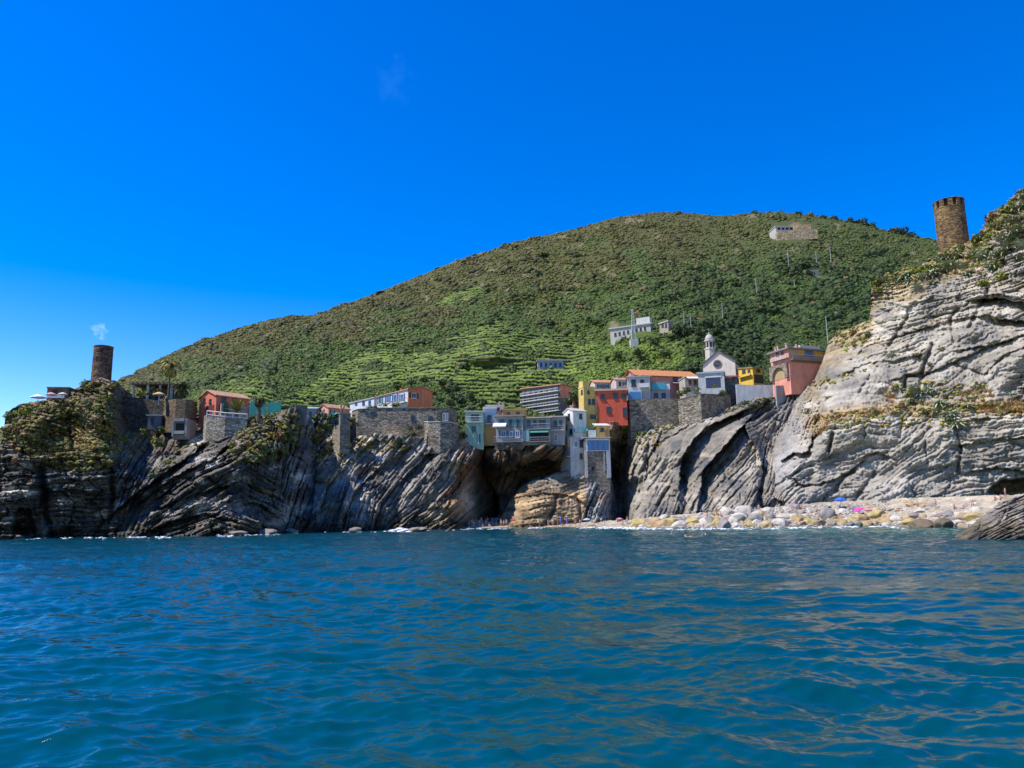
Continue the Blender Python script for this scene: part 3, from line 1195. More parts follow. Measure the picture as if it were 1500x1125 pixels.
# --- the rock under the houses, hollowed by two caves
C_TOP = [(640, 640), (690, 650), (712, 656), (724, 658), (768, 650), (826, 652), (856, 652), (872, 636), (896, 619), (930, 616)]
C_CTRL = [(640, 770, 200), (700, 770, 196), (740, 770, 194), (800, 770, 192), (860, 770, 192), (930, 770, 206),
          (640, 700, 220), (700, 700, 216), (728, 700, 204), (760, 700, 204), (800, 690, 206), (860, 700, 198), (905, 700, 216), (930, 700, 216),
          (640, 650, 220), (700, 655, 202), (724, 672, 190), (760, 668, 189.5), (800, 664, 190), (824, 666, 193), (724, 655, 191), (770, 652, 191), (820, 652, 192), (840, 670, 198), (880, 665, 201), (880, 635, 203), (910, 630, 204), (910, 665, 216), (930, 640, 212)]
C_REG = [(740, 700, 50, 60, 65, 9, 1.1), (800, 690, 50, 50, 40, 10, 1.0), (690, 700, 40, 60, 70, 10, 1.0), (905, 700, 20, 80, 82, 7, 1.0)]
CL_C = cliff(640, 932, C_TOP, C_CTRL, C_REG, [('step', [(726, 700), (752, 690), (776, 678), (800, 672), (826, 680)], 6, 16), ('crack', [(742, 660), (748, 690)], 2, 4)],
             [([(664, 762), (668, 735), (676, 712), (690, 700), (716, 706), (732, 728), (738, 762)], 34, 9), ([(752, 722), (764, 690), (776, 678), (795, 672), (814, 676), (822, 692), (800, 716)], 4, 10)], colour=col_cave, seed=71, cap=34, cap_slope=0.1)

# --- the ochre mound in the middle of the cove
O_TOP = [(726, 768), (738, 752), (750, 730), (766, 712), (790, 702), (818, 694), (840, 690), (862, 694), (880, 699), (894, 700), (902, 730), (906, 768)]
O_CTRL = [(726, 770, 192), (740, 770, 184), (800, 770, 180), (860, 770, 180), (890, 770, 183), (906, 770, 200), (750, 735, 196), (770, 730, 188), (820, 730, 185), (860, 730, 185), (890, 730, 188), (904, 735, 205),
          (770, 710, 194), (820, 696, 193), (860, 696, 193), (892, 702, 196)]
O_REG = [(790, 740, 50, 40, 6, 6, 0.5), (840, 720, 30, 30, 18, 6, .5), (880, 735, 22, 50, 68, 6, 1.2)]
CL_O = cliff(726, 906, O_TOP, O_CTRL, O_REG, [('crack', [(800, 768), (812, 745), (815, 728)], 1.6, 3), ('crack', [(848, 768), (852, 745), (846, 725)], 2.0, 3), ('step', [(760, 728), (800, 722), (840, 726), (858, 740)], 1.8, 6)], colour=col_ochre, seed=83, cap=9, cap_slope=0.1, macro=0.5)

# --- grey slabs east of the crevice
D_TOP = [(886, 700), (894, 655), (904, 625), (922, 614), (940, 628), (956, 622), (972, 618), (985, 626), (1005, 622), (1024, 618), (1046, 612), (1060, 604), (1082, 590), (1104, 584), (1135, 582), (1160, 580), (1200, 590)]
D_CTRL = [(886, 768, 226), (908, 768, 222), (924, 766, 184), (960, 762, 168), (1000, 758, 160), (1060, 754, 155), (1100, 752, 152), (1150, 748, 155), (1200, 748, 172),
          (886, 700, 230), (906, 700, 222), (926, 700, 196), (960, 700, 184), (1000, 700, 178), (1060, 700, 170), (1100, 700, 168), (1140, 700, 168), (1200, 700, 180),
          (898, 650, 226), (925, 640, 204), (960, 640, 196), (1000, 640, 192), (1040, 640, 186), (1090, 640, 178), (1120, 640, 188), (1200, 640, 192),
          (940, 625, 207), (1000, 620, 203), (1050, 605, 200), (1100, 585, 199), (1150, 582, 200), (1200, 590, 200)]
D_REG = [(930, 680, 25, 60, 66, 10, 1.2), (960, 700, 30, 60, 58, 13, 0.9), (1000, 740, 50, 30, 60, 8, 1.1), (1010, 660, 50, 50, 50, 15, 0.7), (1075, 700, 40, 60, 52, 9, 0.9), (1110, 740, 40, 40, 62, 7, 1.1), (1100, 610, 60, 30, 35, 9, .8), (1150, 650, 40, 60, 72, 7, 1.2), (960, 630, 40, 15, 40, 8, .9)]
D_FEAT = [('step', [(1026, 720), (1030, 690), (1060, 655), (1090, 622), (1096, 634)], 11.0, 26), ('lip', [(1030, 690), (1060, 655), (1088, 624)], 3.0, 12),
          ('step', [(996, 700), (998, 672), (1016, 645), (1035, 625), (1075, 608)], 12.0, 20), ('lip', [(998, 672), (1016, 645), (1033, 626)], 2.5, 10),
          ('step', [(945, 700), (950, 668), (965, 640)], 4.0, 7), ('crack', [(950, 655), (945, 690), (936, 720)], 4.0, 5), ('crack', [(1000, 700), (1006, 730), (996, 765)], 3.0, 4),
          ('step', [(1095, 634), (1112, 660), (1118, 690), (1108, 725)], -5.0, 14), ('crack', [(1118, 690), (1112, 730), (1118, 755)], 5.0, 6),
          ('step', [(960, 650), (990, 635), (1010, 622)], 3.0, 5), ('crack', [(962, 740), (974, 722), (980, 715)], 2.0, 2.5)]
CL_D = cliff(886, 1200, D_TOP, D_CTRL, D_REG, D_FEAT, colour=col_slab, seed=97, tone_amt=0.5, cap=30, cap_slope=0.12, macro=1.2)

# --- the high pale cliff in the east
E_TOP = [(1112, 600), (1140, 590), (1160, 578), (1190, 560), (1205, 530), (1214, 500), (1230, 486), (1262, 472), (1274, 468), (1276, 424), (1284, 412), (1300, 402), (1345, 392), (1374, 374), (1398, 362), (1424, 350), (1440, 336), (1452, 312), (1478, 296), (1500, 276), (1560, 238), (1700, 180)]
E_LEDGE = [(1185, 624), (1215, 608), (1260, 602), (1300, 598), (1350, 596), (1420, 596), (1500, 592), (1600, 590)]
E_CTRL = [(1112, 770, 190), (1132, 752, 172), (1150, 748, 158), (1200, 745, 157), (1300, 740, 149), (1400, 738, 145), (1500, 738, 139), (1700, 738, 128),
          (1112, 690, 192), (1140, 690, 168), (1200, 690, 161), (1300, 690, 153), (1400, 690, 147), (1500, 690, 140), (1700, 690, 128),
          (1120, 640, 206), (1160, 650, 172), (1200, 640, 165), (1300, 630, 156), (1400, 630, 149), (1500, 630, 141), (1700, 630, 129),
          (1140, 600, 212), (1172, 600, 186), (1200, 590, 173), (1300, 585, 163), (1400, 580, 155), (1500, 575, 146), (1700, 575, 132),
          (1190, 560, 196), (1220, 540, 182), (1300, 530, 168), (1400, 520, 159), (1500, 510, 149), (1700, 510, 134),
          (1214, 500, 200), (1262, 472, 188), (1278, 440, 184), (1340, 430, 174), (1420, 430, 165), (1500, 430, 154), (1700, 430, 137),
          (1300, 402, 186), (1374, 374, 182), (1424, 350, 178), (1460, 330, 168), (1500, 276, 168), (1700, 180, 152)]
E_REG = [(1165, 600, 35, 60, 66, 6, 1.1), (1150, 690, 40, 60, 30, 14, 0.8), (1260, 570, 60, 30, 8, 18, 0.22), (1300, 480, 80, 50, 16, 9, 0.55), (1400, 440, 70, 50, 10, 8, 0.6), (1290, 430, 40, 40, 8, 6, 1.1), (1420, 520, 70, 40, 22, 22, 0.4), (1250, 660, 60, 50, 6, 22, 0.4), (1340, 690, 60, 50, 30, 12, 0.42),
         (1450, 650, 60, 50, 4, 13, 0.42), (1250, 725, 70, 30, 20, 12, 0.42), (1490, 380, 40, 60, 24, 7, 0.8), (1450, 330, 40, 40, -10, 8, .8), (1600, 500, 90, 200, 10, 10, .7), (1400, 720, 60, 25, 14, 12, .45)]
E_FEAT = [('lip', E_LEDGE, 3.0, 26) if False else ('step', [(1190, 628), (1230, 618), (1300, 612), (1400, 612), (1500, 606)], -2.6, 40),
          # long joints and overhanging block edges
          ('step', [(1276, 505), (1330, 488), (1390, 470), (1440, 462)], 1.6, 7), ('step', [(1240, 545), (1270, 532), (1310, 528), (1345, 520)], 1.6, 6), ('crack', [(1366, 505), (1352, 540), (1350, 550), (1328, 552), (1324, 570)], 3.0, 3.2),
          ('step', [(1310, 556), (1330, 548), (1355, 545)], 1.8, 5), ('crack', [(1300, 510), (1320, 480), (1330, 462)], 1.4, 2.6), ('crack', [(1258, 575), (1272, 555), (1284, 540)], 0.9, 2),
          ('step', [(1352, 550), (1400, 528), (1450, 508), (1500, 490)], 2.0, 6), ('crack', [(1350, 556), (1345, 575), (1340, 592)], 1.5, 3), ('step', [(1396, 530), (1440, 548), (1470, 520), (1500, 508)], 1.2, 5),
          ('crack', [(1398, 500), (1392, 470), (1402, 452)], 1.6, 2.6), ('step', [(1410, 512), (1450, 505), (1480, 498)], 2.4, 5), ('crack', [(1420, 480), (1440, 440), (1448, 425)], 1.8, 3),
          ('step', [(1444, 438), (1462, 436), (1500, 444)], 6.0, 13), ('lip', [(1440, 434), (1462, 430), (1500, 438)], 2.5, 10), ('step', [(1470, 468), (1500, 470)], 5.0, 10),
          ('step', [(1150, 672), (1162, 664), (1184, 662), (1190, 642), (1196, 636)], 4.0, 7), ('step', [(1160, 700), (1180, 712), (1210, 706), (1240, 694), (1262, 676)], 2.4, 7), ('crack', [(1214, 660), (1220, 636)], 2.4, 2.6),
          ('lip', [(1150, 672), (1162, 664), (1184, 662)], 1.5, 9), ('crack', [(1222, 720), (1232, 702), (1250, 690)], 1.5, 2.6), ('step', [(1266, 668), (1285, 662), (1300, 668)], 2.6, 6), ('crack', [(1246, 740), (1268, 712), (1282, 694)], 1.5, 3),
          ('step', [(1405, 652), (1450, 646), (1500, 640)], 2.2, 8), ('crack', [(1404, 690), (1408, 660), (1400, 630)], 1.4, 2.6), ('step', [(1425, 690), (1460, 684), (1500, 690)], 2.6, 8),
          ('step', [(1380, 612), (1420, 616), (1466, 606), (1500, 600)], 1.6, 6), ('crack', [(1318, 640), (1322, 616)], 1.2, 3)]
CL_E = cliff(1112, 1700, E_TOP, E_CTRL, E_REG, E_FEAT, [([(1444, 724), (1452, 708), (1472, 700), (1510, 698), (1560, 706), (1560, 732), (1500, 734)], 12, 6)], colour=col_pale, seed=113, tone_amt=0.6, cap=40, cap_slope=0.05, macro=1.5)


# --- far coast west of the headland
def far_coast():
    px = np.arange(-420, 60, 6.0)
    top = np.interp(px, [-420, -200, -60, 0, 30, 60], [690, 640, 648, 657, 664, 690]) + 2 * fbm(px / 20, px * 0, 3, 5)
    rows = []
    for t in np.linspace(0, 1, 14):
        rows.append(P(px, 772 + t * (top - 772), 1500 + 500 * t))
    k = rows[-1].copy()
    k[:, 1] += 400
    k[:, 2] -= 60
    rows.append(k)
    W = np.stack(rows)
    me = np_mesh('hill', W.reshape(-1, 3), grid_quads(W.shape[0], W.shape[1]), smooth=True, attrs={'Col': np.full((W.shape[0] * W.shape[1], 3), (0.06, 0.075, 0.05))})
    tag(link('hill', me, bpy.data.materials['hill_ground']), kind='structure')


far_coast()


# --- beaches: pebble banks rising from the water to the cliff foot
def beach(xs, water_y, top_y, rise, name):
    px = np.arange(xs[0], xs[1], 1.6)
    wy, ty = curve(water_y)(px), curve(top_y)(px)
    nv = 46
    v = np.linspace(-0.35, 1.15, nv)
    D0 = waterline_arr(px, wy)
    rows, cs = [], []
    for t in v:
        Y = wy + t * (ty - wy)
        Dv = D0 + rise * t
        p = P(px, wy, D0)
        s = Dv / D0
        p[:, 0] *= s
        p[:, 1] = Dv
        z = elev(px, Y) * Dv + CAMH
        p[:, 2] = z + 0.14 * fbm(p[:, 0] / 0.9, p[:, 1] / 0.9, 3, 7)
        rows.append(p)
        n = noise(p[:, 0] / 2.2, p[:, 1] / 2.2, 9)[:, None]
        c = np.array([0.36, 0.30, 0.215]) * (1 + 0.35 * n)
        if t < 0.12:
            c = c * 0.6
        cs.append(c)
    W = np.stack(rows)
    C = np.stack(cs)
    me = np_mesh(name, W.reshape(-1, 3), grid_quads(W.shape[0], W.shape[1]), attrs={'Col': C.reshape(-1, 3)})
    o = link(name, me, PEBBLE)
    tag(o, kind='structure')
    return W


def waterline_arr(px, py):
    d = ray(px, py)
    return -CAMH / d[..., 2] * d[..., 1]


PEBBLE = attr_mat('pebble_bank', fine=1.8, amount=0.6, bump_s=0.7, bump_d=0.2)
COVE_W = [(640, 775.5), (700, 774), (760, 773), (830, 772.5), (900, 772.5), (960, 773)]
EAST_W = [(890, 773), (930, 774), (1000, 774.5), (1100, 774), (1200, 772), (1300, 771), (1400, 772), (1520, 775), (1700, 782)]
beach((640, 930), COVE_W, [(640, 768), (700, 765), (800, 764), (930, 764)], 16, 'beach')
beach((890, 1700), EAST_W, [(890, 764), (930, 763), (1000, 756), (1100, 750), (1200, 741), (1300, 736), (1400, 733), (1500, 731), (1700, 730)], 15, 'beach')
# ---------------------------------------------------------------- buildings
UP = Vector((0, 0, 1))
GLASS = glass_dark()
WHITE = paint((0.62, 0.61, 0.58))
DARKIN = paint((0.022, 0.02, 0.019), 0.9)  # dark paint on flat panels stands in for the shade inside openings
RAILM = paint((0.30, 0.31, 0.32), 0.5)
SHUT_G = paint((0.02, 0.10, 0.075))
SHUT_D = paint((0.05, 0.055, 0.06))
SHUT_B = paint((0.04, 0.12, 0.30))
SHUT_T = paint((0.05, 0.20, 0.20))
TERRA = (0.56, 0.30, 0.17)


def hit(px, py, C, n):
    d = Vector(ray(px, py).tolist())
    o = Vector((0, 0, CAMH))
    k = (C - o).dot(n) / d.dot(n)
    return o + d * k


class House:
    """A building with a near vertical corner at pixel xc: face R runs to xr, face L runs back to xl."""

    def __init__(self, name, label, cat, xc, xr, ytop, ybot, D, yaw=0, xl=None, depth=7, found=5, mat=None, group=None, wall=True):
        self.yaw = a = R(yaw)
        self.C = C = V(xc, ybot, D)
        self.d1 = Vector((math.cos(a), math.sin(a), 0))
        self.d2 = Vector((-math.sin(a), math.cos(a), 0))
        self.nR, self.nL = Vector((self.d1.y, -self.d1.x, 0)), -self.d1
        pr = hit(xr, ybot, C, self.nR)
        self.L1 = (pr - C).dot(self.d1)
        if xl is not None:
            pl = hit(xl, ybot, C, self.nL)
            self.L2 = (pl - C).dot(self.d2)
        else:
            self.L2 = depth
        self.zb = C.z
        self.zt = hit(xc, ytop, C, self.nR).z
        self.h = self.zt - self.zb
        self.root = empty(name, (C.x, C.y, C.z), label, cat, group)
        self.found = found
        self.wallmat = mat
        if wall and mat is not None:
            self.wall_box(mat)

    def p(self, u, v, z):
        """u along the front, v back, z above the base (metres)"""
        return self.C + self.d1 * u + self.d2 * v + UP * z

    def wall_box(self, mat, h=None):
        m = MB()
        m.box(self.p(0, 0, -self.found), self.d1 * self.L1, self.d2 * self.L2, UP * (self.found + (h or self.h)))
        self.wall = m.build('wall', mat, self.root)
        return self.wall

    def box(self, name, u0, u1, v0, v1, z0, z1, mat, part=None):
        m = MB()
        m.box(self.p(u0, v0, z0), self.d1 * (u1 - u0), self.d2 * (v1 - v0), UP * (z1 - z0))
        return m.build(name, mat, self.root, part)

    def flat(self, mat, over=0.5, t=0.35, name='roof'):
        return self.box(name, -over, self.L1 + over, -over, self.L2 + over, self.h, self.h + t, mat)

    def shed(self, mat, rise=1.2, over=0.5, t=0.25, name='roof'):
        """roof plane rising towards the back"""
        m = MB()
        q = [self.p(-over, -over, self.h - 0.05), self.p(self.L1 + over, -over, self.h - 0.05), self.p(self.L1 + over, self.L2 + over, self.h + rise), self.p(-over, self.L2 + over, self.h + rise)]
        m.hexa(q, [x + UP * t for x in q])
        for u in (0.0, self.L1 - 0.3):
            f = MB()
            f.prism([self.p(u, 0.02, self.h), self.p(u, self.L2, self.h), self.p(u, self.L2, self.h + rise * 0.96)], self.d1 * 0.3)
            f.build('gable_wall', self.wallmat, self.root)
        return m.build(name, mat, self.root)

    def gable(self, mat, rise=2.0, axis='u', over=0.45, t=0.22, wallmat=None):
        """axis u: ridge parallel to the front; axis v: gable triangle on the front"""
        wallmat = wallmat or self.wallmat
        L1, L2, h = self.L1, self.L2, self.h
        m = MB()
        if axis == 'u':
            for u in (0.0, L1 - 0.3):
                f = MB()
                f.prism([self.p(u, 0, h), self.p(u, L2, h), self.p(u, L2 / 2, h + rise)], self.d1 * 0.3)
                f.build('gable_wall', wallmat, self.root)
            for (va, vb) in ((-over, L2 / 2), (L2 + over, L2 / 2)):
                za = h - rise * over / (L2 / 2)
                q = [self.p(-over, va, za), self.p(L1 + over, va, za), self.p(L1 + over, vb, h + rise), self.p(-over, vb, h + rise)]
                m.hexa([x + UP * 0.02 for x in q], [x + UP * t for x in q])
        else:
            for v in (0.0, L2 - 0.3):
                f = MB()
                f.prism([self.p(0, v, h), self.p(L1, v, h), self.p(L1 / 2, v, h + rise)], self.d2 * 0.3)
                f.build('gable_wall', wallmat, self.root)
            for (ua, ub) in ((-over, L1 / 2), (L1 + over, L1 / 2)):
                za = h - rise * over / (L1 / 2)
                q = [self.p(ua, -over, za), self.p(ua, L2 + over, za), self.p(ub, L2 + over, h + rise), self.p(ub, -over, h + rise)]
                m.hexa([x + UP * 0.02 for x in q], [x + UP * t for x in q])
        return m.build('roof', mat, self.root)

    # -- things set on a face, given by their pixel rectangle
    def rect(self, face, x0, y0, x1, y1):
        n, d = (self.nR, self.d1) if face == 'R' else (self.nL, -self.d2)
        a, b = hit(x0, y1, self.C, n), hit(x1, y0, self.C, n)
        w = (b - a).dot(d)
        z0, z1 = hit((x0 + x1) / 2, y1, self.C, n).z, hit((x0 + x1) / 2, y0, self.C, n).z
        o = Vector((a.x, a.y, z0))
        return o, d * w, n, z1 - z0, w

    def panel(self, name, face, x0, y0, x1, y1, mat, out=0.06, part=None):
        o, dw, n, h, w = self.rect(face, x0, y0, x1, y1)
        m = MB()
        m.box(o - n * 0.05, dw, n * (out + 0.05), UP * h)
        return m.build(name, mat, self.root, part)

    def window(self, face, x0, y0, x1, y1, shut=None, frame=None, name='window', open_=True):
        """frame proud of the wall, pane behind it, sill, and a pair of shutters when given"""
        o, dw, n, h, w = self.rect(face, x0, y0, x1, y1)
        d = dw.normalized()
        f = MB()
        b = min(0.14, w * 0.14)
        f.box(o, d * b, n * 0.10, UP * h).box(o + d * (w - b), d * b, n * 0.10, UP * h)
        f.box(o + d * b + UP * (h - b), d * (w - 2 * b), n * 0.10, UP * b).box(o + d * b, d * (w - 2 * b), n * 0.10, UP * b)
        f.box(o + d * (w / 2 - b / 3) + UP * b, d * (b * .66), n * 0.07, UP * (h - 2 * b))
        if name == 'window':
            f.box(o - d * 0.1 - UP * 0.14, d * (w + 0.2), n * 0.24, UP * 0.137)
        fr = f.build(name, frame or WHITE, self.root)
        g = MB()
        g.box(o + d * b + UP * b, d * (w - 2 * b), n * 0.035, UP * (h - 2 * b))
        g.build('pane', GLASS, self.root, fr)
        if shut is not None:
            ws = w * 0.5
            for k in ((-ws - 0.02), (w + 0.02)):
                s = MB()
                s.box(o + d * k, d * ws, n * 0.09, UP * h)
                for j in range(4):
                    s.box(o + d * (k + 0.06) + UP * (h * (0.08 + 0.23 * j)), d * (ws - .12), n * 0.12, UP * (h * 0.13))
                s.build('shutter', shut, self.root, fr)
        return fr

    def balcony(self, face, x0, y0, x1, y1, out=1.1, mat=None, rail=None, solid=False):
        """slab whose lower edge is at y1 and whose rail stands up to y0"""
        o, dw, n, h, w = self.rect(face, x0, y0, x1, y1)
        d = dw.normalized()
        s = MB()
        s.box(o, dw, n * out, UP * 0.2)
        sl = s.build('balcony', mat or WHITE, self.root)
        r = MB()
        hh = max(0.7, h)
        if solid:
            r.box(o + n * (out - 0.12) + UP * 0.2, dw, n * 0.1, UP * (hh - .2))
        else:
            k = max(3, int(w / 0.35))
            for i in range(k + 1):
                r.bar(o + d * (w * i / k) + n * (out - 0.06) + UP * 0.2, o + d * (w * i / k) + n * (out - 0.06) + UP * hh, 0.035, 4)
            for e in (0.0, w):
                r.bar(o + d * e + n * 0.06 + UP * hh, o + d * e + n * (out - .06) + UP * hh, 0.045, 4)
            r.bar(o + n * (out - 0.06) + UP * hh, o + dw + n * (out - 0.06) + UP * hh, 0.06, 5)
            r.bar(o + n * (out - 0.06) + UP * (0.2 + hh * .4), o + dw + n * (out - 0.06) + UP * (.2 + hh * .4), 0.04, 4)
        r.build('railing', rail or RAILM, self.root, sl)
        return sl

    def awning(self, face, x0, y0, x1, y1, mat, out=1.8):
        o, dw, n, h, w = self.rect(face, x0, y0, x1, y1)
        m = MB()
        a, b = o + UP * h, o + UP * h + dw
        q = [a, b, b + n * out - UP * h, a + n * out - UP * h]
        m.hexa([x - UP * 0.06 for x in q], q)
        m.box(q[3] - UP * 0.3, dw, n * 0.03, UP * 0.3)
        return m.build('awning', mat, self.root)

    def chimney(self, u, v, h=1.6, w=0.6, mat=None, z=None):
        m = MB()
        z = self.h if z is None else z
        m.box(self.p(u, v, z - 0.3), self.d1 * w, self.d2 * w, UP * (h + .3))
        m.box(self.p(u - .12, v - .12, z + h), self.d1 * (w + .24), self.d2 * (w + .24), UP * 0.18)
        return m.build('chimney', mat or self.wallmat, self.root)


def wall_run(name, label, pts, D, thick=0.6, mat=None, cat='wall', group=None, cope=None, cope_mat=None, down=4):
    """A free-standing masonry wall: pts are (px, ytop, ybot[, depth offset])."""
    tops = [V(p[0], p[1], D + (p[3] if len(p) > 3 else 0)) for p in pts]
    bots = [V(p[0], p[2], D + (p[3] if len(p) > 3 else 0)) for p in pts]
    root = empty(name, (bots[0].x, bots[0].y, bots[0].z), label, cat, group)
    m, c = MB(), MB()
    for i in range(len(pts) - 1):
        a, b = tops[i], tops[i + 1]
        d = Vector((b.x - a.x, b.y - a.y, 0)).normalized()
        n = Vector((-d.y, d.x, 0)) * thick
        za, zb = bots[i].z - down, bots[i + 1].z - down
        m.hexa([Vector((a.x, a.y, za)), Vector((b.x, b.y, zb)), Vector((b.x, b.y, zb)) + n, Vector((a.x, a.y, za)) + n], [a, b, b + n, a + n])
        if cope:
            k = d * 0.0
            o = -n.normalized() * 0.12
            q = [a + o - k, b + o + k, b + n - o + k, a + n - o - k]
            c.hexa(q, [x + UP * cope for x in q])
    m.build('wall', mat, root)
    if cope:
        c.build('coping', cope_mat or WHITE, root)
    return root, tops, bots


GREY_ST = stone((0.30, 0.26, 0.205), 1.3, .55)
BROWN_ST = stone((0.20, 0.145, 0.085), 1.6)
TOWER_ST = stone((0.165, 0.095, 0.060), 1.4, 0.6)
PALE_ST = stone((0.38, 0.34, 0.27), 1.4)


def tower(name, label, x0, x1, ytop, ybot, D, mat, merlons=0, taper=0.97, rim=True, sub=5):
    c0, c1 = V(x0, ybot, D), V(x1, ybot, D)
    r = (c1 - c0).length / 2
    c = (c0 + c1) / 2
    zt = V((x0 + x1) / 2, ytop, D).z
    h = zt - c.z
    root = empty(name, c, label, 'tower')
    n = 40
    m = MB()
    hw = h - (2.3 if merlons else 0.0)
    prof = [(r * 1.03, -sub)]
    for k in range(11):
        prof.append((r * (1 - (1 - taper) * k / 10), hw * k / 10))
    m.lathe(c, prof, n)
    me = m.build('wall', mat, root)
    for v in me.data.vertices:      # weathered, uneven courses
        q = 1 + 0.018 * float(noise(v.co.x * 0.9 + v.co.y * 1.1, v.co.z * 0.9, 3))
        v.co.x *= q
        v.co.y *= q
    rt = r * taper
    if merlons:
        # a ring of closely set merlons under a thin coping, dark slots between them
        pm = MB()
        pm.lathe(c, [(rt * 0.98, hw - 0.15), (rt * 1.02, hw - 0.1), (rt * 1.02, hw + 0.12), (rt * 0.98, hw + 0.12)], n)
        pm.build('parapet', mat, root)
        pm = MB()
        pm.lathe(c, [(rt * 0.70, hw - .5), (rt * 0.70, hw + 2.19)], n)
        pm.build('slot_core', mat, root)  # solid core added inside so the merlon slots read dark
        for k in range(merlons):
            w0 = 2 * math.pi * (k + 0.2) / merlons
            w1 = w0 + 2 * math.pi / merlons * 0.56
            mm = MB()
            pts = []
            for rr_ in (rt * 1.02, rt * 0.80):
                seq = [w0 + (w1 - w0) * t / 4 for t in range(5)]
                if rr_ < rt:
                    seq = seq[::-1]
                pts += [c + Vector((rr_ * math.cos(w), rr_ * math.sin(w), hw + 0.1)) for w in seq]
            mm.prism(pts, UP * 2.08)
            mm.build('merlon', mat, root)
        pm = MB()
        pm.lathe(c, [(rt * 1.04, hw + 2.16), (rt * 1.05, hw + 2.22), (rt * 1.04, hw + 2.3), (rt * 0.5, hw + 2.4)], n)  # closed top added to keep the sun out of the slots
        pm.build('coping', mat, root)
    elif rim:
        pm = MB()
        pm.lathe(c, [(rt * 1.0, hw), (rt * 1.035, hw + 0.05), (rt * 1.035, hw + 0.3), (rt * 0.99, hw + 0.34)], n)
        pm.build('parapet', mat, root)
    return root, c, r, h


# --- the two watch towers
tw, twc, twr, twh = tower('round_tower', 'plain dark round stone tower on top of the planted headland', 135, 161.5, 510, 553, 158, TOWER_ST, sub=8)
for (a, zf) in ((-100, 0.55), (-70, 0.8)):
    m = MB()
    d = Vector((math.cos(R(a)), math.sin(R(a)), 0))
    s = Vector((-d.y, d.x, 0))
    m.box(twc + d * (twr * .985 - .2) - s * 0.16 + UP * (twh * zf), s * 0.32, d * 0.26, UP * 0.75)
    m.build('arrow_slit', DARKIN, tw)
m = MB()
m.bar(twc + Vector((0, 0, twh - .2)), twc + Vector((0, 0, twh + 0.75)), 0.05, 5)
m.build('finial', RAILM, tw)

rt, rtc, rtr, rth = tower('round_tower', 'crenellated round stone tower leaning beside the agave covered cliff top', 1377.5, 1418, 296, 366, 196, stone((0.22, 0.14, 0.062), 1.2, 0.6), merlons=11, taper=0.985, sub=14)

# --- red house on the western plateau
h = House('red_house', 'small salmon red house with tiled roof and green gate on the headland plateau', 'house', 315.5, 364, 579, 608, 154, 50, xl=291, mat=plaster((0.64, 0.165, 0.09)), found=6)
h.gable(tiles(TERRA, h.yaw), rise=h.L2 * 0.20, axis='u', over=0.35)
for (x0, y0, x1, y1) in ((324, 580, 331, 591), (340.5, 582, 346, 591)):
    h.window('R', x0, y0, x1, y1, None, SHUT_D)
h.window('L', 298, 583, 301.5, 589, None, SHUT_D)
h.window('L', 306.5, 584.5, 310, 590, None, SHUT_D)
h.panel('door', 'L', 301.5, 594, 314, 607.5, paint((0.14, 0.035, 0.03)))
h.box('yard_wall', 0.3, h.L1 * 0.98, -1.6, -1.3, -1, 2.3, plaster((0.45, 0.34, 0.25)))
h.panel('gate', 'R', 320.5, 592, 329, 608, SHUT_G, out=1.85)

# --- green netting behind the palms: two hung panels
for i, (x0, x1, lab) in enumerate(((366, 388, 'teal mesh windbreak on posts beside the red house'), (391, 411, 'teal mesh windbreak on posts behind the dark palm'))):
    h = House('mesh_fence', lab, 'fence', x0, x1, 588 + i * 1.5, 604, 157 + i, 4, depth=0.05, found=0.5, mat=paint((0.03, 0.30, 0.24), 0.8), group='teal windbreaks')
    for k in range(4):
        m = MB()
        u = h.L1 * k / 3
        m.bar(h.p(u, 0.1, -2), h.p(u, 0.1, h.h + 0.35), 0.06, 5)
        m.build('post', RAILM, h.root)

# --- pergola terrace behind the tower rock
h = House('pergola', 'flat roofed pergola with a white post on the terrace east of the tower', 'pergola', 192, 250, 563, 580, 166, 3, depth=5, found=4, wall=False)
h.box('roof', -0.3, h.L1 + 0.3, -0.3, 5.3, h.h - 0.05, h.h + 0.3, paint((0.16, 0.12, 0.085), 0.9))
for k in range(9):
    h.box('rafter', 0.2 + h.L1 * k / 9, 0.35 + h.L1 * k / 9, -0.7, 5.6, h.h + 0.303, h.h + 0.5, paint((0.22, 0.17, 0.12), 0.9))
for u, mt in ((h.L1 * 0.37, WHITE), (h.L1 * 0.97, RAILM), (0.1, RAILM), (h.L1 * 0.68, RAILM)):
    h.box('post', u, u + 0.4, 0.2, 0.6, -3, h.h - 0.05, mt)
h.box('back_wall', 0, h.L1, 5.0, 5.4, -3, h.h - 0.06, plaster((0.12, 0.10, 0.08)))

# --- walls and outbuildings of the western headland
wall_run('terrace_wall', 'brown curved stone bastion wall under the tall palm', [(240, 589, 606, 5), (246, 586, 605, 2), (258, 584.5, 605, 0), (272, 585, 605, 0), (283, 587, 606, 1.5), (289, 589, 607, 5)], 152, 0.8, BROWN_ST)
r_, tops, bots = wall_run('terrace_wall', 'pale stone terrace wall with white railing below the red house', [(299, 609, 640, 3), (303, 608, 646, 0), (330, 611, 646, -0.5), (362, 613, 645, 0.5), (366, 612, 640, 4)], 149, 0.7, PALE_ST, down=3)
m = MB()
for i in (1, 2):
    a, b = tops[i], tops[i + 1]
    m.bar(a + UP * 0.85, b + UP * 0.85, 0.11, 6)
    m.bar(a + UP * 0.1, b + UP * 0.1, 0.08, 6)
    for k in range(4):
        q = a.lerp(b, k / 3)
        m.bar(q - UP * 0.1, q + UP * 0.9, 0.10, 6)
m.build('railing', WHITE, r_)
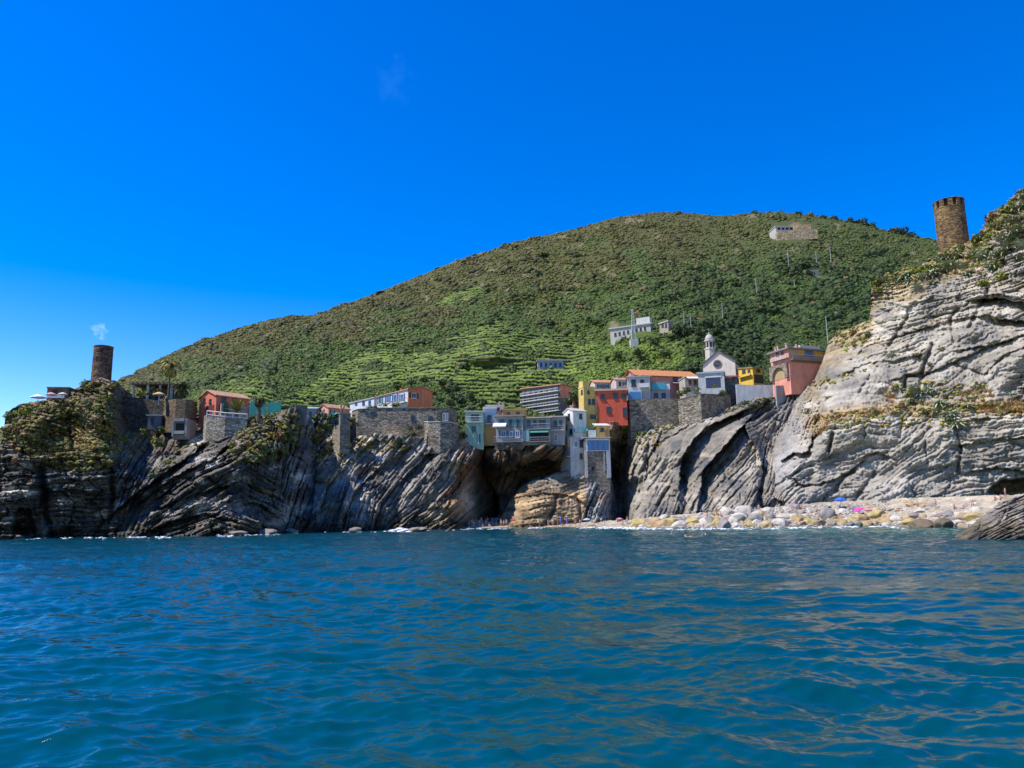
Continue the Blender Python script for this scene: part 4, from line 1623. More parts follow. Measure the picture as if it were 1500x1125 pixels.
h = House('concrete_shelter', 'square concrete lookout frame with dark opening set in the headland rock', 'shelter', 253, 275, 614, 640, 149.5, 2, depth=4, found=.5, mat=plaster((0.24, 0.225, 0.20)))
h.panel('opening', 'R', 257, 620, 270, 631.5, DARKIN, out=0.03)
h.panel('pillar', 'R', 252.5, 613, 256.5, 640, plaster((0.34, 0.32, 0.29)), out=0.5)
h.panel('pillar', 'R', 271.5, 613, 275.5, 640, plaster((0.34, 0.32, 0.29)), out=0.5)
h.panel('sill', 'R', 256.5, 631.5, 271.5, 636, plaster((0.42, 0.40, 0.36)), out=0.7)
h.panel('lintel', 'R', 256.5, 613, 271.5, 617.5, plaster((0.34, 0.32, 0.29)), out=0.6)
h = House('garden_shed', 'blue grey garden shed with pale roof in the shaded recess', 'shed', 216, 235.5, 609, 622, 154.5, 5, depth=4, found=1, mat=plaster((0.13, 0.145, 0.17)))
h.flat(paint((0.40, 0.40, 0.40), 0.8), 0.3, 0.2)
h.panel('door', 'R', 221, 611, 226, 622, SHUT_D)
h = House('terrace_bar', 'low stone terrace building with white counter below the round tower', 'building', 68, 100, 568.5, 583, 148, 8, depth=6, found=4, mat=BROWN_ST)
h.panel('counter', 'R', 70, 578, 96, 583.5, WHITE, out=0.5)
h.panel('opening', 'R', 77, 571.5, 84, 578, DARKIN, out=0.02)
h.flat(BROWN_ST, 0.1, 0.25, 'coping')
wall_run('garden_wall', 'dark shaded garden wall across the recess behind the headland', [(178, 580, 640), (212, 584, 640), (242, 588, 640)], 158.5, 0.8, stone((0.13, 0.115, 0.10), 1.5), down=3)
h = House('rooftop_block', 'dark concrete block standing on the edge of the ravine', 'building', 433, 446, 595, 609, 157, 10, depth=4, found=2, mat=plaster((0.13, 0.12, 0.11)))
h.flat(plaster((0.2, 0.19, 0.17)), 0.2, 0.25)
h.panel('hatch', 'R', 436, 598, 441, 606, SHUT_D)
h = House('lean_to', 'low lean-to with pale blue sheet roof beside the ravine', 'shed', 446.5, 463, 599, 609, 186, 6, depth=4, found=2, mat=plaster((0.22, 0.23, 0.24)))
h.shed(paint((0.42, 0.50, 0.55), 0.5), 0.8, 0.3)
h.panel('door', 'R', 452, 603, 457, 611, SHUT_D)

# --- stone tower house and cottage
h = House('stone_pillar_house', 'slim square stone tower rising from the ravine edge', 'tower', 497.5, 512.5, 606, 652, 176, 32, xl=486.5, mat=stone((0.36, 0.32, 0.26), 1.6), found=2)
h.flat(paint((0.30, 0.18, 0.12), 0.9), 0.15, 0.25)
h.panel('window', 'L', 490.8, 617, 493.2, 628, DARKIN, out=0.03)
h.panel('window', 'R', 503, 607, 507, 613, GLASS, out=0.03)
h.awning('L', 483, 606, 496, 611, paint((0.05, 0.40, 0.30), 0.7), 1.2)
h = House('cottage', 'salmon cottage with stepped parapet behind the stone tower', 'house', 481, 512, 597.5, 608, 187, 42, xl=466, mat=plaster((0.62, 0.33, 0.20)), found=6)
h.gable(tiles((0.50, 0.26, 0.15), h.yaw), h.L2 * .22, 'u', 0.3)
for k in range(2):
    h.box('parapet_post', h.L1 * (0.5 + 0.14 * k), h.L1 * (0.5 + 0.14 * k) + 0.45, -0.55, -0.1, 0, h.h + 1.1, plaster((0.66, 0.36, 0.22)))
h.window('R', 485, 600, 488.5, 605, SHUT_G)
h.window('L', 471, 600, 474, 605, SHUT_G)

# --- white wing and orange gable on the stone terrace
h = House('orange_house', 'long house with white front, blue shutters and orange gable end on the stone terrace', 'house', 598, 633.5, 570, 596, 200, 40, xl=549.5, mat=plaster((0.62, 0.19, 0.075)), found=4)
h.gable(tiles(TERRA, h.yaw), h.L1 * 0.12, 'v', 0.4)
o, dw, n, hh, w = h.rect('L', 550, 577, 597.5, 595)
m = MB()
m.box(h.p(-0.03, 0.3, 0), h.d1 * 0.02, h.d2 * (h.L2 - .3), UP * (h.h - 0.02))
m.build('front_wall', plaster((0.62, 0.62, 0.60)), h.root)
for (x0, y0, x1, y1, s) in ((555, 580, 559.5, 592, SHUT_T), (566, 579, 570.5, 590, SHUT_B), (576.5, 578, 581.5, 589.5, SHUT_B), (587, 577, 591.5, 588.5, SHUT_B)):
    h.window('L', x0, y0, x1, y1, s)
h.balcony('L', 574, 586, 597, 592, 1.0)
h.window('R', 602.5, 575.5, 609.5, 583.5, SHUT_D)
h.panel('drainpipe_or_shadow', 'R', 619, 567, 619.8, 595, paint((0.55, 0.35, 0.2)), out=0.1)
h.chimney(h.L1 * 0.4, h.L2 * 0.5, 1.0, 0.5, z=h.h + h.L1 * .08)
h = House('white_house', 'low white wing house left of the orange gable house', 'house', 548, 552, 583, 596, 203, 42, xl=512.5, mat=plaster((0.60, 0.60, 0.58)), found=4)
h.flat(paint((0.42, 0.40, 0.38), 0.8), 0.25, 0.25)
for (x0, x1) in ((520.5, 523.5), (531, 534.5), (540, 543.5)):
    h.window('L', x0, 587, x1, 592.5, None, SHUT_B)

# --- stone terrace walls on the middle promontory
r_, tops, bots = wall_run('retaining_wall', 'long grey stone retaining wall with dark windows under the orange house', [(516, 603, 632, 4), (524, 600, 634, 0), (558, 598, 634, 0), (600, 598, 640, 0), (640, 597.5, 636, 0), (656, 598, 630, 1), (664, 600, 628, 4), (669, 603, 628, 9)], 189, 0.9, GREY_ST, down=5, cope=0.18, cope_mat=stone((0.33, 0.30, 0.26), 1.5))


class Face:
    pass


def on_wall(root, D, rects, mat, name='window', dy=0.0):
    """small openings on a frontal wall standing at depth D"""
    for (x0, y0, x1, y1) in rects:
        a, b = V(x0, y1, D), V(x1, y0, D)
        m = MB()
        w, hgt = b.x - a.x, b.z - a.z
        m.box((a.x, a.y - 0.10 + dy, a.z), (w, 0, 0), (0, 0.3, 0), (0, 0, 0.14))
        m.box((a.x, a.y - 0.10 + dy, b.z - .14), (w, 0, 0), (0, 0.3, 0), (0, 0, 0.14))
        m.box((a.x, a.y - 0.10 + dy, a.z + .14), (0.14, 0, 0), (0, 0.3, 0), (0, 0, hgt - .28))
        m.box((b.x - .14, a.y - 0.10 + dy, a.z + .14), (0.14, 0, 0), (0, 0.3, 0), (0, 0, hgt - .28))
        f = m.build(name, mat, root)
        g = MB()
        g.box((a.x + .14, a.y - 0.05 + dy, a.z + .14), (w - .28, 0, 0), (0, 0.2, 0), (0, 0, hgt - .28))
        g.build('pane', GLASS, root, f)


on_wall(r_, 189, [(535, 603.5, 540, 608), (542, 603.5, 551, 608), (602, 609, 608, 616.5), (627, 609.5, 633, 617)], SHUT_D)
on_wall(r_, 189, [(648.5, 605, 652.5, 616.5), (653, 605, 656.5, 616.5)], WHITE)
wall_run('retaining_wall', 'lower curved stone bastion wall on the promontory tip', [(622, 618, 636, 3), (628, 618.5, 641, 0), (645, 618, 640, -0.8), (660, 619, 636, 0), (668, 621, 634, 3), (674, 624, 634, 8)], 185.5, 0.8, stone((0.33, 0.285, 0.225), 1.3, .55), down=4, cope=0.15, cope_mat=WHITE)
wall_run('terrace_wall', 'tan rubble terrace wall below the long retaining wall', [(560, 622, 640, 1), (584, 624, 641, 0), (608, 626, 642, 0)], 186.5, 0.7, stone((0.36, 0.28, 0.19), 1.2, 0.3), down=3)

# --- houses hanging over the cave
GREEN = plaster((0.34, 0.50, 0.37))
h = House('green_house', 'pale green two storey house at the cave edge with white balcony', 'house', 681.5, 708.5, 604, 655, 196, 3, depth=8, found=0.6, mat=GREEN)
h.flat(paint((0.52, 0.46, 0.36), 0.9), 0.35, 0.4)
h.window('R', 690, 607, 702, 616, None, SHUT_D)
h.balcony('R', 682.5, 611, 706.5, 619.5, 0.9, WHITE, WHITE)
h.window('R', 691, 624, 697.5, 632.5, None, SHUT_T)
for k in range(3):
    h.panel('buttress_pipe', 'R', 686 + 7 * k, 634, 687.2 + 7 * k, 652, paint((0.42, 0.52, 0.48)), out=0.15)
h.window('R', 699, 636, 704, 648, None, SHUT_T, name='door')
h = House('pale_blue_house', 'pale blue house with ochre base squeezed beside the green house', 'house', 709, 727, 599, 642, 199, 2, depth=8, found=2, mat=plaster((0.40, 0.46, 0.53)))
h.flat(WHITE, 0.25, 0.5)
h.window('R', 714, 608, 720, 618, None, SHUT_D)
h.panel('base_wall', 'R', 709.2, 624, 725, 653, plaster((0.42, 0.26, 0.10)), out=0.9)
h.balcony('R', 711, 616, 724, 622, 0.9)
h.chimney(h.L1 * .3, 3, 1.1)
h = House('rooftop_studio', 'small orange flat roofed studio above the grey house', 'house', 736, 771, 600.5, 612, 205, 3, depth=6, found=5, mat=plaster((0.55, 0.33, 0.13)))
h.flat(paint((0.50, 0.33, 0.17), 0.9), 0.4, 0.3)
h.window('R', 742.5, 603.3, 747.5, 608, None, paint((.3, .12, .06)))
h.window('R', 756, 603, 761.5, 608, None, paint((.3, .12, .06)))
GREYH = plaster((0.33, 0.305, 0.27))
h = House('grey_house', 'grey two storey house with teal shutters over the cave', 'house', 726.5, 766.5, 610.5, 650, 194.5, -8, depth=9, found=1, mat=GREYH)
h.flat(paint((0.30, 0.26, 0.23), 0.9), 0.5, 0.3)
for (x0, x1) in ((733, 738), (745.5, 750), (757, 761)):
    h.window('R', x0, 614.5, x1, 625, SHUT_T, SHUT_D)
h.window('R', 734, 631, 741, 641, SHUT_B)
h.window('R', 746, 632, 750.5, 641, None, WHITE)
h.window('R', 755, 631, 761, 641, SHUT_B)
h.balcony('R', 724.5, 640, 767, 648.5, 1.3, paint((.22, .21, .2), .9))
h.awning('R', 723, 619.5, 742, 625, paint((0.66, 0.66, 0.66), 0.7), 1.6)
h.panel('base_wall', 'R', 726, 649, 766, 659, stone((0.20, 0.17, 0.145), 1.6), out=0.7)
h = House('row_house', 'long shaded house with pale sloping roof, green awning and open terrace', 'house', 767.5, 806.5, 613, 648, 195, -8, depth=8, found=.8, mat=plaster((0.29, 0.285, 0.265)))
h.shed(paint((0.50, 0.42, 0.33), 0.9), 1.0, 0.6, 0.3)
for (x0, x1) in ((772, 777), (781, 786), (790, 799)):
    h.window('R', x0, 615.5, x1, 624, None, SHUT_D)
h.balcony('R', 770, 621.5, 806, 629.5, 1.2, plaster((.3, .3, .3)))
h.awning('R', 777, 630.5, 804, 633, paint((0.10, 0.42, 0.36), 0.7), 1.7)
h.panel('opening', 'R', 777, 633.5, 804, 646, DARKIN, out=0.02)  # no recess: the terrace's inner shade is a flat dark panel
h.panel('pillar', 'R', 765.5, 631, 775.5, 647.5, plaster((0.22, 0.34, 0.33)), out=1.2)
h.window('R', 768.5, 634.5, 773, 640, None, SHUT_D)
h.balcony('R', 776, 641, 806, 648, 1.5, plaster((.26, .25, .24)))
h = House('bay_house', 'grey end house of the row with shaded loggia and roof terrace', 'house', 807.5, 827.5, 611, 648, 196, -8, depth=8, found=.8, mat=plaster((0.34, 0.325, 0.295)))
h.shed(paint((0.50, 0.42, 0.33), 0.9), 1.0, 0.4, 0.3)
h.window('R', 811, 616, 816, 625, None, SHUT_D)
h.window('R', 819, 616, 824, 626, None, SHUT_D)
h.balcony('R', 808, 624, 827, 631, 1.0)
h.window('R', 812, 636, 817, 646, None, WHITE, name='door')

# --- stepped apartment block with balcony bands
h = House('apartment_block', 'stepped apartment block with four white balcony bands and terracotta roof edge', 'apartment building', 821.5, 839, 563.5, 606, 226, 48, xl=765.5, mat=plaster((0.17, 0.145, 0.125)), found=8)
H4 = h.h / 4.4
for k in range(4):
    zz = h.h * (0.10 + 0.225 * k)
    m = MB()
    m.box(h.p(0, 0, zz) - h.d1 * 1.2, h.d1 * 1.2, h.d2 * h.L2, UP * 0.22)
    b = m.build('balcony', WHITE, h.root)
    r = MB()
    r.box(h.p(-1.2, 0, zz + 0.75), h.d1 * 0.08, h.d2 * h.L2, UP * 0.32)
    for j in range(14):
        r.box(h.p(-1.15, h.L2 * j / 13.3, zz + 0.2), h.d1 * 0.06, h.d2 * 0.12, UP * 0.6)
    r.build('railing', paint((0.30, 0.29, 0.29)), h.root, b)
    for j in range(7):
        w_ = h.L2 / 7
        m = MB()
        m.box(h.p(-0.06, w_ * (j + 0.15), zz + 0.3), h.d1 * 0.1, h.d2 * (w_ * 0.55), UP * (h.h * 0.15))
        wn = m.build('window', GLASS, h.root)
h.shed(tiles((0.60, 0.28, 0.15), h.yaw), 0.5, 0.5)
m = MB()
m.box(h.p(0.02, -0.07, h.h * 0.55), h.d1 * (h.L1 * 0.96), h.d2 * 0.05, UP * (h.h * 0.44))
m.build('gable_panel', plaster((0.66, 0.28, 0.15)), h.root)

# --- white tower house, yellow house, red house
h = House('white_tower_house', 'tall white house with a sunlit side in the middle of the village', 'house', 840.5, 859.5, 602, 642, 199, 30, xl=826.5, mat=plaster((0.66, 0.63, 0.58)), found=6)
h.gable(paint((0.46, 0.44, 0.42), 0.9), 0.9, 'u', 0.25)
h.window('R', 848.5, 606, 852.5, 613.5, None, SHUT_D)
for (x0, y0, x1, y1) in ((832, 606, 835, 615), (828, 622, 831, 630), (835, 628, 838.5, 636)):
    h.window('L', x0, y0, x1, y1, None, SHUT_D)
h.panel('green_band', 'R', 841, 627.5, 859.5, 634, plaster((0.40, 0.52, 0.46)), out=0.5)
h.window('R', 846, 629, 851, 633.3, None, WHITE)
h = House('yellow_house', 'tall narrow yellow house with grey shutters beside the red house', 'house', 856.5, 874.3, 567.5, 630, 206, 24, xl=849, mat=plaster((0.62, 0.44, 0.12)), found=6)
h.flat(plaster((0.60, 0.48, 0.22)), 0.1, 0.35)
m = MB()
m.box(h.p(-.05, 0.2, h.h), h.d1 * (h.L1 * .42), h.d2 * (h.L2 * .8), UP * 1.9)
m.build('roof_turret', plaster((0.66, 0.48, 0.12)), h.root)
h.window('R', 861.5, 584.5, 865.3, 592.5, None, SHUT_D)
h.window('R', 867.2, 584.5, 871, 592.5, None, SHUT_D)
h.window('R', 864.5, 607.5, 872.5, 613, None, SHUT_D)
h.window('L', 851.5, 571, 853.5, 577, None, SHUT_D)
h.window('R', 860.5, 572, 863.5, 577, None, SHUT_D)
h = House('red_tall_house', 'tall brick red house with pale flat roof above the crevice', 'house', 875, 919.5, 573, 619, 207, -7, depth=9, found=1, mat=plaster((0.60, 0.095, 0.045)))
h.flat(paint((0.52, 0.38, 0.30), 0.9), 0.55, 0.45)
for (x0, y0, x1, y1) in ((880, 577.5, 886, 585.5), (898.5, 575.5, 905, 583.5), (911, 576.5, 917, 583.5), (888.5, 596, 895, 604.5), (912.5, 597, 918, 609)):
    h.window('R', x0, y0, x1, y1, None, SHUT_D)
m = MB()
o, dw, n, hh, w = h.rect('R', 886, 584, 897, 600)
m.hexa([o + n * 0.02 + dw * 0.9, o + n * .02 + dw, o + n * .10 + dw, o + n * .10 + dw * .9], [o + n * .02 + UP * hh, o + n * .02 + dw * .1 + UP * hh, o + n * .10 + dw * .1 + UP * hh, o + n * .10 + UP * hh])
m.build('drainpipe_or_shadow', paint((0.12, 0.04, 0.035)), h.root)  # slanting dark strip: a downpipe's cast shadow painted on the front

# --- the low house on the ochre mound
h = House('lower_house', 'pale rendered house on the ochre rock with blue glazed veranda and stone base', 'house', 836.5, 857.5, 642, 698, 195, 14, xl=822, mat=plaster((0.47, 0.45, 0.42)), found=4)
h.flat(paint((0.42, 0.42, 0.42), 0.9), 0.2, 0.3)
h.panel('ochre_screen', 'L', 823.5, 641.5, 833, 656, plaster((0.56, 0.33, 0.12)), out=0.25)
h.balcony('L', 823, 661, 835.5, 671, 1.0, RAILM, SHUT_D)
h.window('R', 841, 646, 846, 655, None, WHITE)
h.window('R', 849.5, 664, 853, 672, None, SHUT_D)
h.window('R', 849, 644, 855, 656, None, SHUT_B, name='door')
h = House('veranda', 'blue glazed veranda room on a tall rubble stone base above the beach steps', 'house', 857.8, 893.5, 642, 700, 194, 2, depth=6, found=4, mat=stone((0.30, 0.26, 0.21), 1.4))
h.flat(paint((0.45, 0.46, 0.47), 0.7), 0.5, 0.25)
h.panel('sash', 'R', 858.2, 642.6, 893, 660.5, WHITE, out=0.04)
for k in range(4):
    x0 = 860.8 + 7.9 * k
    h.window('R', x0, 645, x0 + 7, 658.5, None, SHUT_B)
    pn = h.panel('glazing', 'R', x0 + .9, 646, x0 + 6.1, 657.5, paint((0.045, 0.16, 0.36), 0.15), out=0.088)
h.panel('pillar', 'R', 889.5, 660.5, 893.5, 700, plaster((0.42, 0.42, 0.42)), out=0.5)
h.panel('pillar', 'R', 857.8, 660.5, 860, 700, plaster((0.42, 0.42, 0.42)), out=0.4)
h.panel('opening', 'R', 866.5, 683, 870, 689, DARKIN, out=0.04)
h.panel('drainpipe_or_shadow', 'R', 884.5, 661, 885.7, 690, RAILM, out=0.15)
h = House('orange_hut', 'small orange hut with white sloping roof under the red house', 'hut', 874.5, 893, 624, 641, 198, 10, xl=870, mat=plaster((0.60, 0.36, 0.10)), found=2)
h.shed(WHITE, 0.9, 0.35, 0.2)
h.window('R', 879.5, 627, 884.5, 632, None, SHUT_D)
h.panel('door', 'R', 887, 629, 891, 640.5, paint((.36, .2, .08)))
h.awning('L', 866, 626, 874, 630, paint((0.08, 0.46, 0.36), 0.7), 2.4)
wall_run('parapet_wall', 'low white parapet beside the orange hut', [(862, 630, 641, 0), (873, 630, 641, 0)], 197.5, 0.3, plaster((.5, .55, .5)), down=1)

# --- houses east of the red house
h = House('grey_balcony_house', 'pale grey house with blue glazed bay next to the red house', 'house', 920, 953.5, 553, 587, 212, -8, depth=8, found=6, mat=plaster((0.46, 0.44, 0.41)))
h.flat(paint((0.30, 0.32, 0.34), 0.9), 0.4, 0.3)
h.window('R', 925, 556, 931, 566, None, DARKIN)
h.window('R', 938, 556, 943.5, 566, None, SHUT_D)
h.panel('glazed_bay', 'R', 920.5, 572.5, 939.5, 586.5, plaster((0.40, 0.46, 0.52)), out=1.2)
for k in range(4):
    h.panel('window', 'R', 922.3 + 4.1 * k, 575, 925.6 + 4.1 * k, 585, paint((0.06, 0.20, 0.42), 0.15), out=1.28)
h.balcony('R', 936, 562, 950, 568, 0.9, WHITE, WHITE, solid=True)
h.chimney(1.2, 3, 1.4, mat=plaster((.56, .42, .36)))
h.chimney(3.4, 3.4, 1.0, mat=plaster((.56, .42, .36)))
h = House('teal_balcony_house', 'low house with a teal glass balcony under the long tiled roof', 'house', 954, 982, 561, 588, 213, -8, depth=7, found=6, mat=plaster((0.40, 0.38, 0.36)))
h.flat(paint((0.26, 0.22, 0.20), 0.9), 0.2, 0.2)
h.panel('glass_screen', 'R', 954.5, 561.5, 974, 571.5, paint((0.07, 0.30, 0.36), 0.12), out=0.7)
h.panel('sliding_door', 'R', 974.5, 562, 981, 571, WHITE, out=0.1)
h.window('R', 958, 575.5, 964, 583, None, SHUT_D)
h.window('R', 969, 575.5, 975, 583, None, SHUT_D)
h = House('long_roof_house', 'long pink house with bright orange tiled roof below the church', 'house', 934, 1022, 549.5, 566, 222, 14, depth=11, found=10, mat=plaster((0.55, 0.25, 0.19)))
h.gable(tiles((0.64, 0.25, 0.085), h.yaw), 2.6, 'u', 0.6)
h.window('R', 985.5, 551, 992.5, 559.5, None, SHUT_D)
h.window('R', 999, 551, 1004, 558.5, SHUT_G)
h.awning('R', 984, 559.5, 1002, 562, paint((0.5, 0.33, 0.28), .8), 1.2)
h.window('R', 943, 553.5, 949, 561, None, SHUT_D)
h = House('canopy_house', 'small house with cream awning left of the blue garage', 'house', 1004, 1023, 552.5, 569, 216, 4, depth=6, found=8, mat=plaster((0.42, 0.37, 0.29)))
h.flat(plaster((0.58, 0.55, 0.48)), 0.2, 0.2)
h.awning('R', 1005, 551.5, 1022.5, 555, paint((0.70, 0.65, 0.54), .8), 1.5)
h.window('R', 1008.5, 556.5, 1013, 564, None, paint((.25, .1, .07)))
h.window('R', 1016, 556.5, 1020, 564, None, paint((.25, .1, .07)))
h = House('garage_house', 'pale blue grey house with a wide dark blue door before the church', 'house', 1023.5, 1062, 548, 570, 214, -16, depth=6, found=8, mat=plaster((0.45, 0.45, 0.44)))
h.flat(paint((0.30, 0.36, 0.40), 0.7), 0.35, 0.5)
h.panel('garage_door', 'R', 1034.5, 553, 1055, 568, paint((0.035, 0.05, 0.10), .5), out=0.05)
h.panel('door_frame', 'R', 1033, 551, 1056.5, 553, WHITE, out=0.14)
for k in range(4):
    h.panel('door_rib', 'R', 1034.5, 555 + 3.4 * k, 1055, 555.5 + 3.4 * k, paint((0.06, 0.08, 0.14)), out=0.09)

h = House('rooftop_house', 'small beige house peeking out above the roof of the red tall house', 'house', 903, 922, 556.5, 572, 219, 8, depth=6, found=8, mat=plaster((0.52, 0.42, 0.35)))
h.gable(tiles(TERRA, h.yaw), 1.0, 'u', 0.3)
h.window('R', 906.5, 559.5, 909.5, 565, None, SHUT_D)
h.window('R', 914, 559.5, 917.5, 565, SHUT_G)
h.chimney(1.0, 2.2, 1.6, .5)
h = House('rooftop_house', 'pale pink attic house behind the pale blue house roof', 'house', 712, 738, 594.5, 606, 208, 3, depth=6, found=5, mat=plaster((0.60, 0.52, 0.48)))
h.flat(paint((0.55, 0.50, 0.46), .9), 0.25, 0.25)
h.window('R', 717, 597, 721, 601.5, None, SHUT_D)
h.window('R', 728, 597, 732, 601.5, None, SHUT_D)
h.chimney(3.5, 1.5, 1.0, .45, plaster((.55, .33, .25)))
h.chimney(4.6, 2.5, 0.9, .45, plaster((.55, .33, .25)))
h = House('brick_house', 'narrow brick house wedged between the apartment block and the yellow house', 'house', 840, 850, 585, 606, 216, 6, depth=6, found=6, mat=stone((0.42, 0.27, 0.18), 2.0))
h.shed(tiles(TERRA, h.yaw), 0.8, 0.3)
h.window('R', 843, 589, 846.5, 596, None, SHUT_G)
h = House('rooftop_house', 'low terracotta roofed house on the slope right above the yellow tall house', 'house', 872, 900, 560.5, 572, 228, 10, depth=7, found=8, mat=plaster((0.58, 0.48, 0.34)))
h.gable(tiles((0.58, 0.27, 0.13), h.yaw), 1.3, 'u', 0.35)
h.window('R', 877, 563, 880.5, 568.5, SHUT_G)
h.window('R', 886, 563, 889.5, 568.5, SHUT_G)

# --- the church
CHW = plaster((0.66, 0.56, 0.46), 0.15)
h = House('church', 'cream church with round window, dark gabled roof and domed bell tower', 'church', 1030.5, 1078, 534, 552, 232, -27, depth=9, found=10, mat=CHW)
h.gable(paint((0.12, 0.115, 0.12), 0.9), h.L1 * 0.37, 'v', 0.45, 0.3)
rc = h.C + h.d1 * (h.L1 * 0.46) + UP * (V(1051, 535, 232).z - h.C.z) + h.nR * 0.05
m = MB()
ring = [rc + h.d1 * (1.35 * math.cos(2 * math.pi * k / 24)) + UP * (1.35 * math.sin(2 * math.pi * k / 24)) for k in range(24)]
m.prism(ring, h.nR * 0.12)
rw = m.build('rose_window', paint((0.28, 0.17, 0.13)), h.root)
m = MB()
ring = [rc + h.nR * 0.13 + h.d1 * (1.05 * math.cos(2 * math.pi * k / 24)) + UP * (1.05 * math.sin(2 * math.pi * k / 24)) for k in range(24)]
m.prism(ring, h.nR * 0.03)
m.build('pane', GLASS, h.root, rw)
m = MB()
for k in range(4):
    w = math.pi * k / 4
    dd = h.d1 * math.cos(w) + UP * math.sin(w)
    m.bar(rc + h.nR * 0.18 + dd * 1.05, rc + h.nR * 0.18 - dd * 1.05, 0.05, 4)
m.build('tracery', paint((0.28, 0.17, 0.13)), h.root, rw)
m = MB()
m.hexa([h.p(-.1, -.14, h.h - .1), h.p(h.L1 * .14, -.14, h.h - .1), h.p(h.L1 * .14, 0, h.h - .1), h.p(-.1, 0, h.h - .1)], [h.p(-.1, -.14, h.h + .12), h.p(h.L1 * .14, -.14, h.h + .12), h.p(h.L1 * .14, 0, h.h + .12), h.p(-.1, 0, h.h + .12)])
m.build('cornice', WHITE, h.root)
h.panel('door', 'R', 1048, 545, 1055, 552, paint((.14, .07, .04)))
# bell tower
bc = V(1040.5, 521, 240)
wv_ = (V(1047.5, 521, 240) - V(1033.5, 521, 240)).length
m = MB()
nb = 8


def octo(c, r_, z0, z1, r2=None):
    b = [c + Vector((r_ * math.cos(math.pi / 8 + math.pi / 4 * k), r_ * math.sin(math.pi / 8 + math.pi / 4 * k), z0)) for k in range(8)]
    t = [c + Vector(((r2 or r_) * math.cos(math.pi / 8 + math.pi / 4 * k), (r2 or r_) * math.sin(math.pi / 8 + math.pi / 4 * k), z1)) for k in range(8)]
    n0 = len(m.v)
    m.v.extend(b + t)
    m.f.append(list(range(n0 + 7, n0 - 1, -1)))
    m.f.append(list(range(n0 + 8, n0 + 16)))
    for k in range(8):
        j = (k + 1) % 8
        m.f.append([n0 + k, n0 + j, n0 + 8 + j, n0 + 8 + k])


zt = V(1040.5, 500, 240).z - bc.z
octo(bc, wv_ * 0.52, -12, zt * 0.42)
octo(bc, wv_ * 0.47, zt * 0.42 + .3, zt)
m.build('bell_tower', plaster((0.56, 0.50, 0.42), .2), h.root)
bt = [c for c in h.root.children if c.name.startswith('bell_tower')][0]
m = MB()
octo(bc, wv_ * 0.58, zt * 0.42, zt * 0.42 + 0.3)
octo(bc, wv_ * 0.56, zt, zt + 0.35)
m.build('cornice', plaster((0.62, 0.57, 0.5)), h.root, bt)
m = MB()
for k in range(8):
    w = math.pi / 4 * k
    d = Vector((math.cos(w), math.sin(w), 0))
    s = Vector((-d.y, d.x, 0))
    rr_ = wv_ * 0.47 * math.cos(math.pi / 8)
    m.box(bc + d * (rr_ - .1) - s * 0.36 + UP * (zt * .5 + .2), s * 0.72, d * 0.14, UP * (zt * 0.36))
m.build('belfry_opening', DARKIN, h.root, bt)
m = MB()
zd = V(1040.5, 490, 240).z - bc.z
rd = wv_ * 0.47
m.lathe(bc + UP * (zt + 0.35), [(rd * math.cos(R(a)), (zd - zt - .3) * math.sin(R(a))) for a in (0, 15, 30, 45, 60, 75, 86)], 20)
m.lathe(bc + UP * (zd + 0.02), [(0.28, 0), (0.22, 0.5), (0.05, 0.8)], 10)
dm = m.build('dome', paint((0.40, 0.38, 0.34), .7), h.root, bt, smooth=True)
m = MB()
m.bar(bc + UP * (zd + .7), bc + UP * (zd + 2.0), 0.05, 5)
m.bar(bc + UP * (zd + 1.5) - Vector((.35, 0, 0)), bc + UP * (zd + 1.5) + Vector((.35, 0, 0)), 0.045, 5)
m.build('cross', RAILM, h.root, bt)

h = House('church_annex', 'dark red roofed stone annex right of the church', 'building', 1061.5, 1083, 553, 578, 217, -6, depth=7, found=6, mat=stone((0.26, 0.20, 0.165), 1.8))
h.shed(tiles((0.26, 0.10, 0.075), h.yaw), 1.7, 0.4)
h.window('R', 1066, 560, 1069.5, 574, None, SHUT_D, name='door')
h.window('R', 1074, 560, 1078, 567, None, SHUT_D)
h = House('yellow_cottage', 'bright yellow cottage between the church and the pink house', 'house', 1104, 1119, 539, 562, 222, 24, xl=1082, mat=plaster((0.74, 0.46, 0.055)), found=8)
h.shed(tiles((0.58, 0.38, 0.18), h.yaw), 0.9, 0.3)
h.window('L', 1087.5, 541.5, 1092, 546.5, None, SHUT_D)
h.window('L', 1095.5, 541.5, 1099, 546.5, None, SHUT_D)
h.window('R', 1108, 540.5, 1113, 545, None, SHUT_D)
h.panel('opening', 'R', 1105.5, 549, 1118, 561.5, paint((0.10, 0.06, 0.02), .9), out=0.03)  # dark panel puts the shade of the underside into the colour
h.balcony('L', 1084, 548.5, 1102, 552, 0.8, plaster((.7, .43, .06)), plaster((.7, .43, .06)), solid=True)

# --- pink house at the foot of the pale cliff
PINK = plaster((0.72, 0.29, 0.20))
h = House('pink_house', 'pink house with orange shutters, flat roof and stone arch against the pale cliff', 'house', 1158, 1218, 511.5, 556, 203, 20, xl=1131, mat=PINK, found=4)
h.flat(paint((0.22, 0.20, 0.19), .9), 0.7, 0.45)
o, dw, n, hh, w = h.rect('R', 1158, 512, 1218, 530)
m = MB()
m.box(h.p(0.0, -0.06, (V(1158, 530, 203).z - h.C.z)), h.d1 * (h.L1 * .999), h.d2 * 0.05, UP * (h.h - (V(1158, 530, 203).z - h.C.z) - 0.01))
m.build('upper_wall', plaster((0.46, 0.31, 0.19)), h.root)
for (x0, x1) in ((1168, 1177), (1192.5, 1203)):
    h.panel('shutter', 'R', x0, 512.5, x1, 521.5, paint((0.62, 0.30, 0.035)), out=0.12)
h.window('R', 1178, 512.5, 1191.5, 521.5, None, SHUT_B)
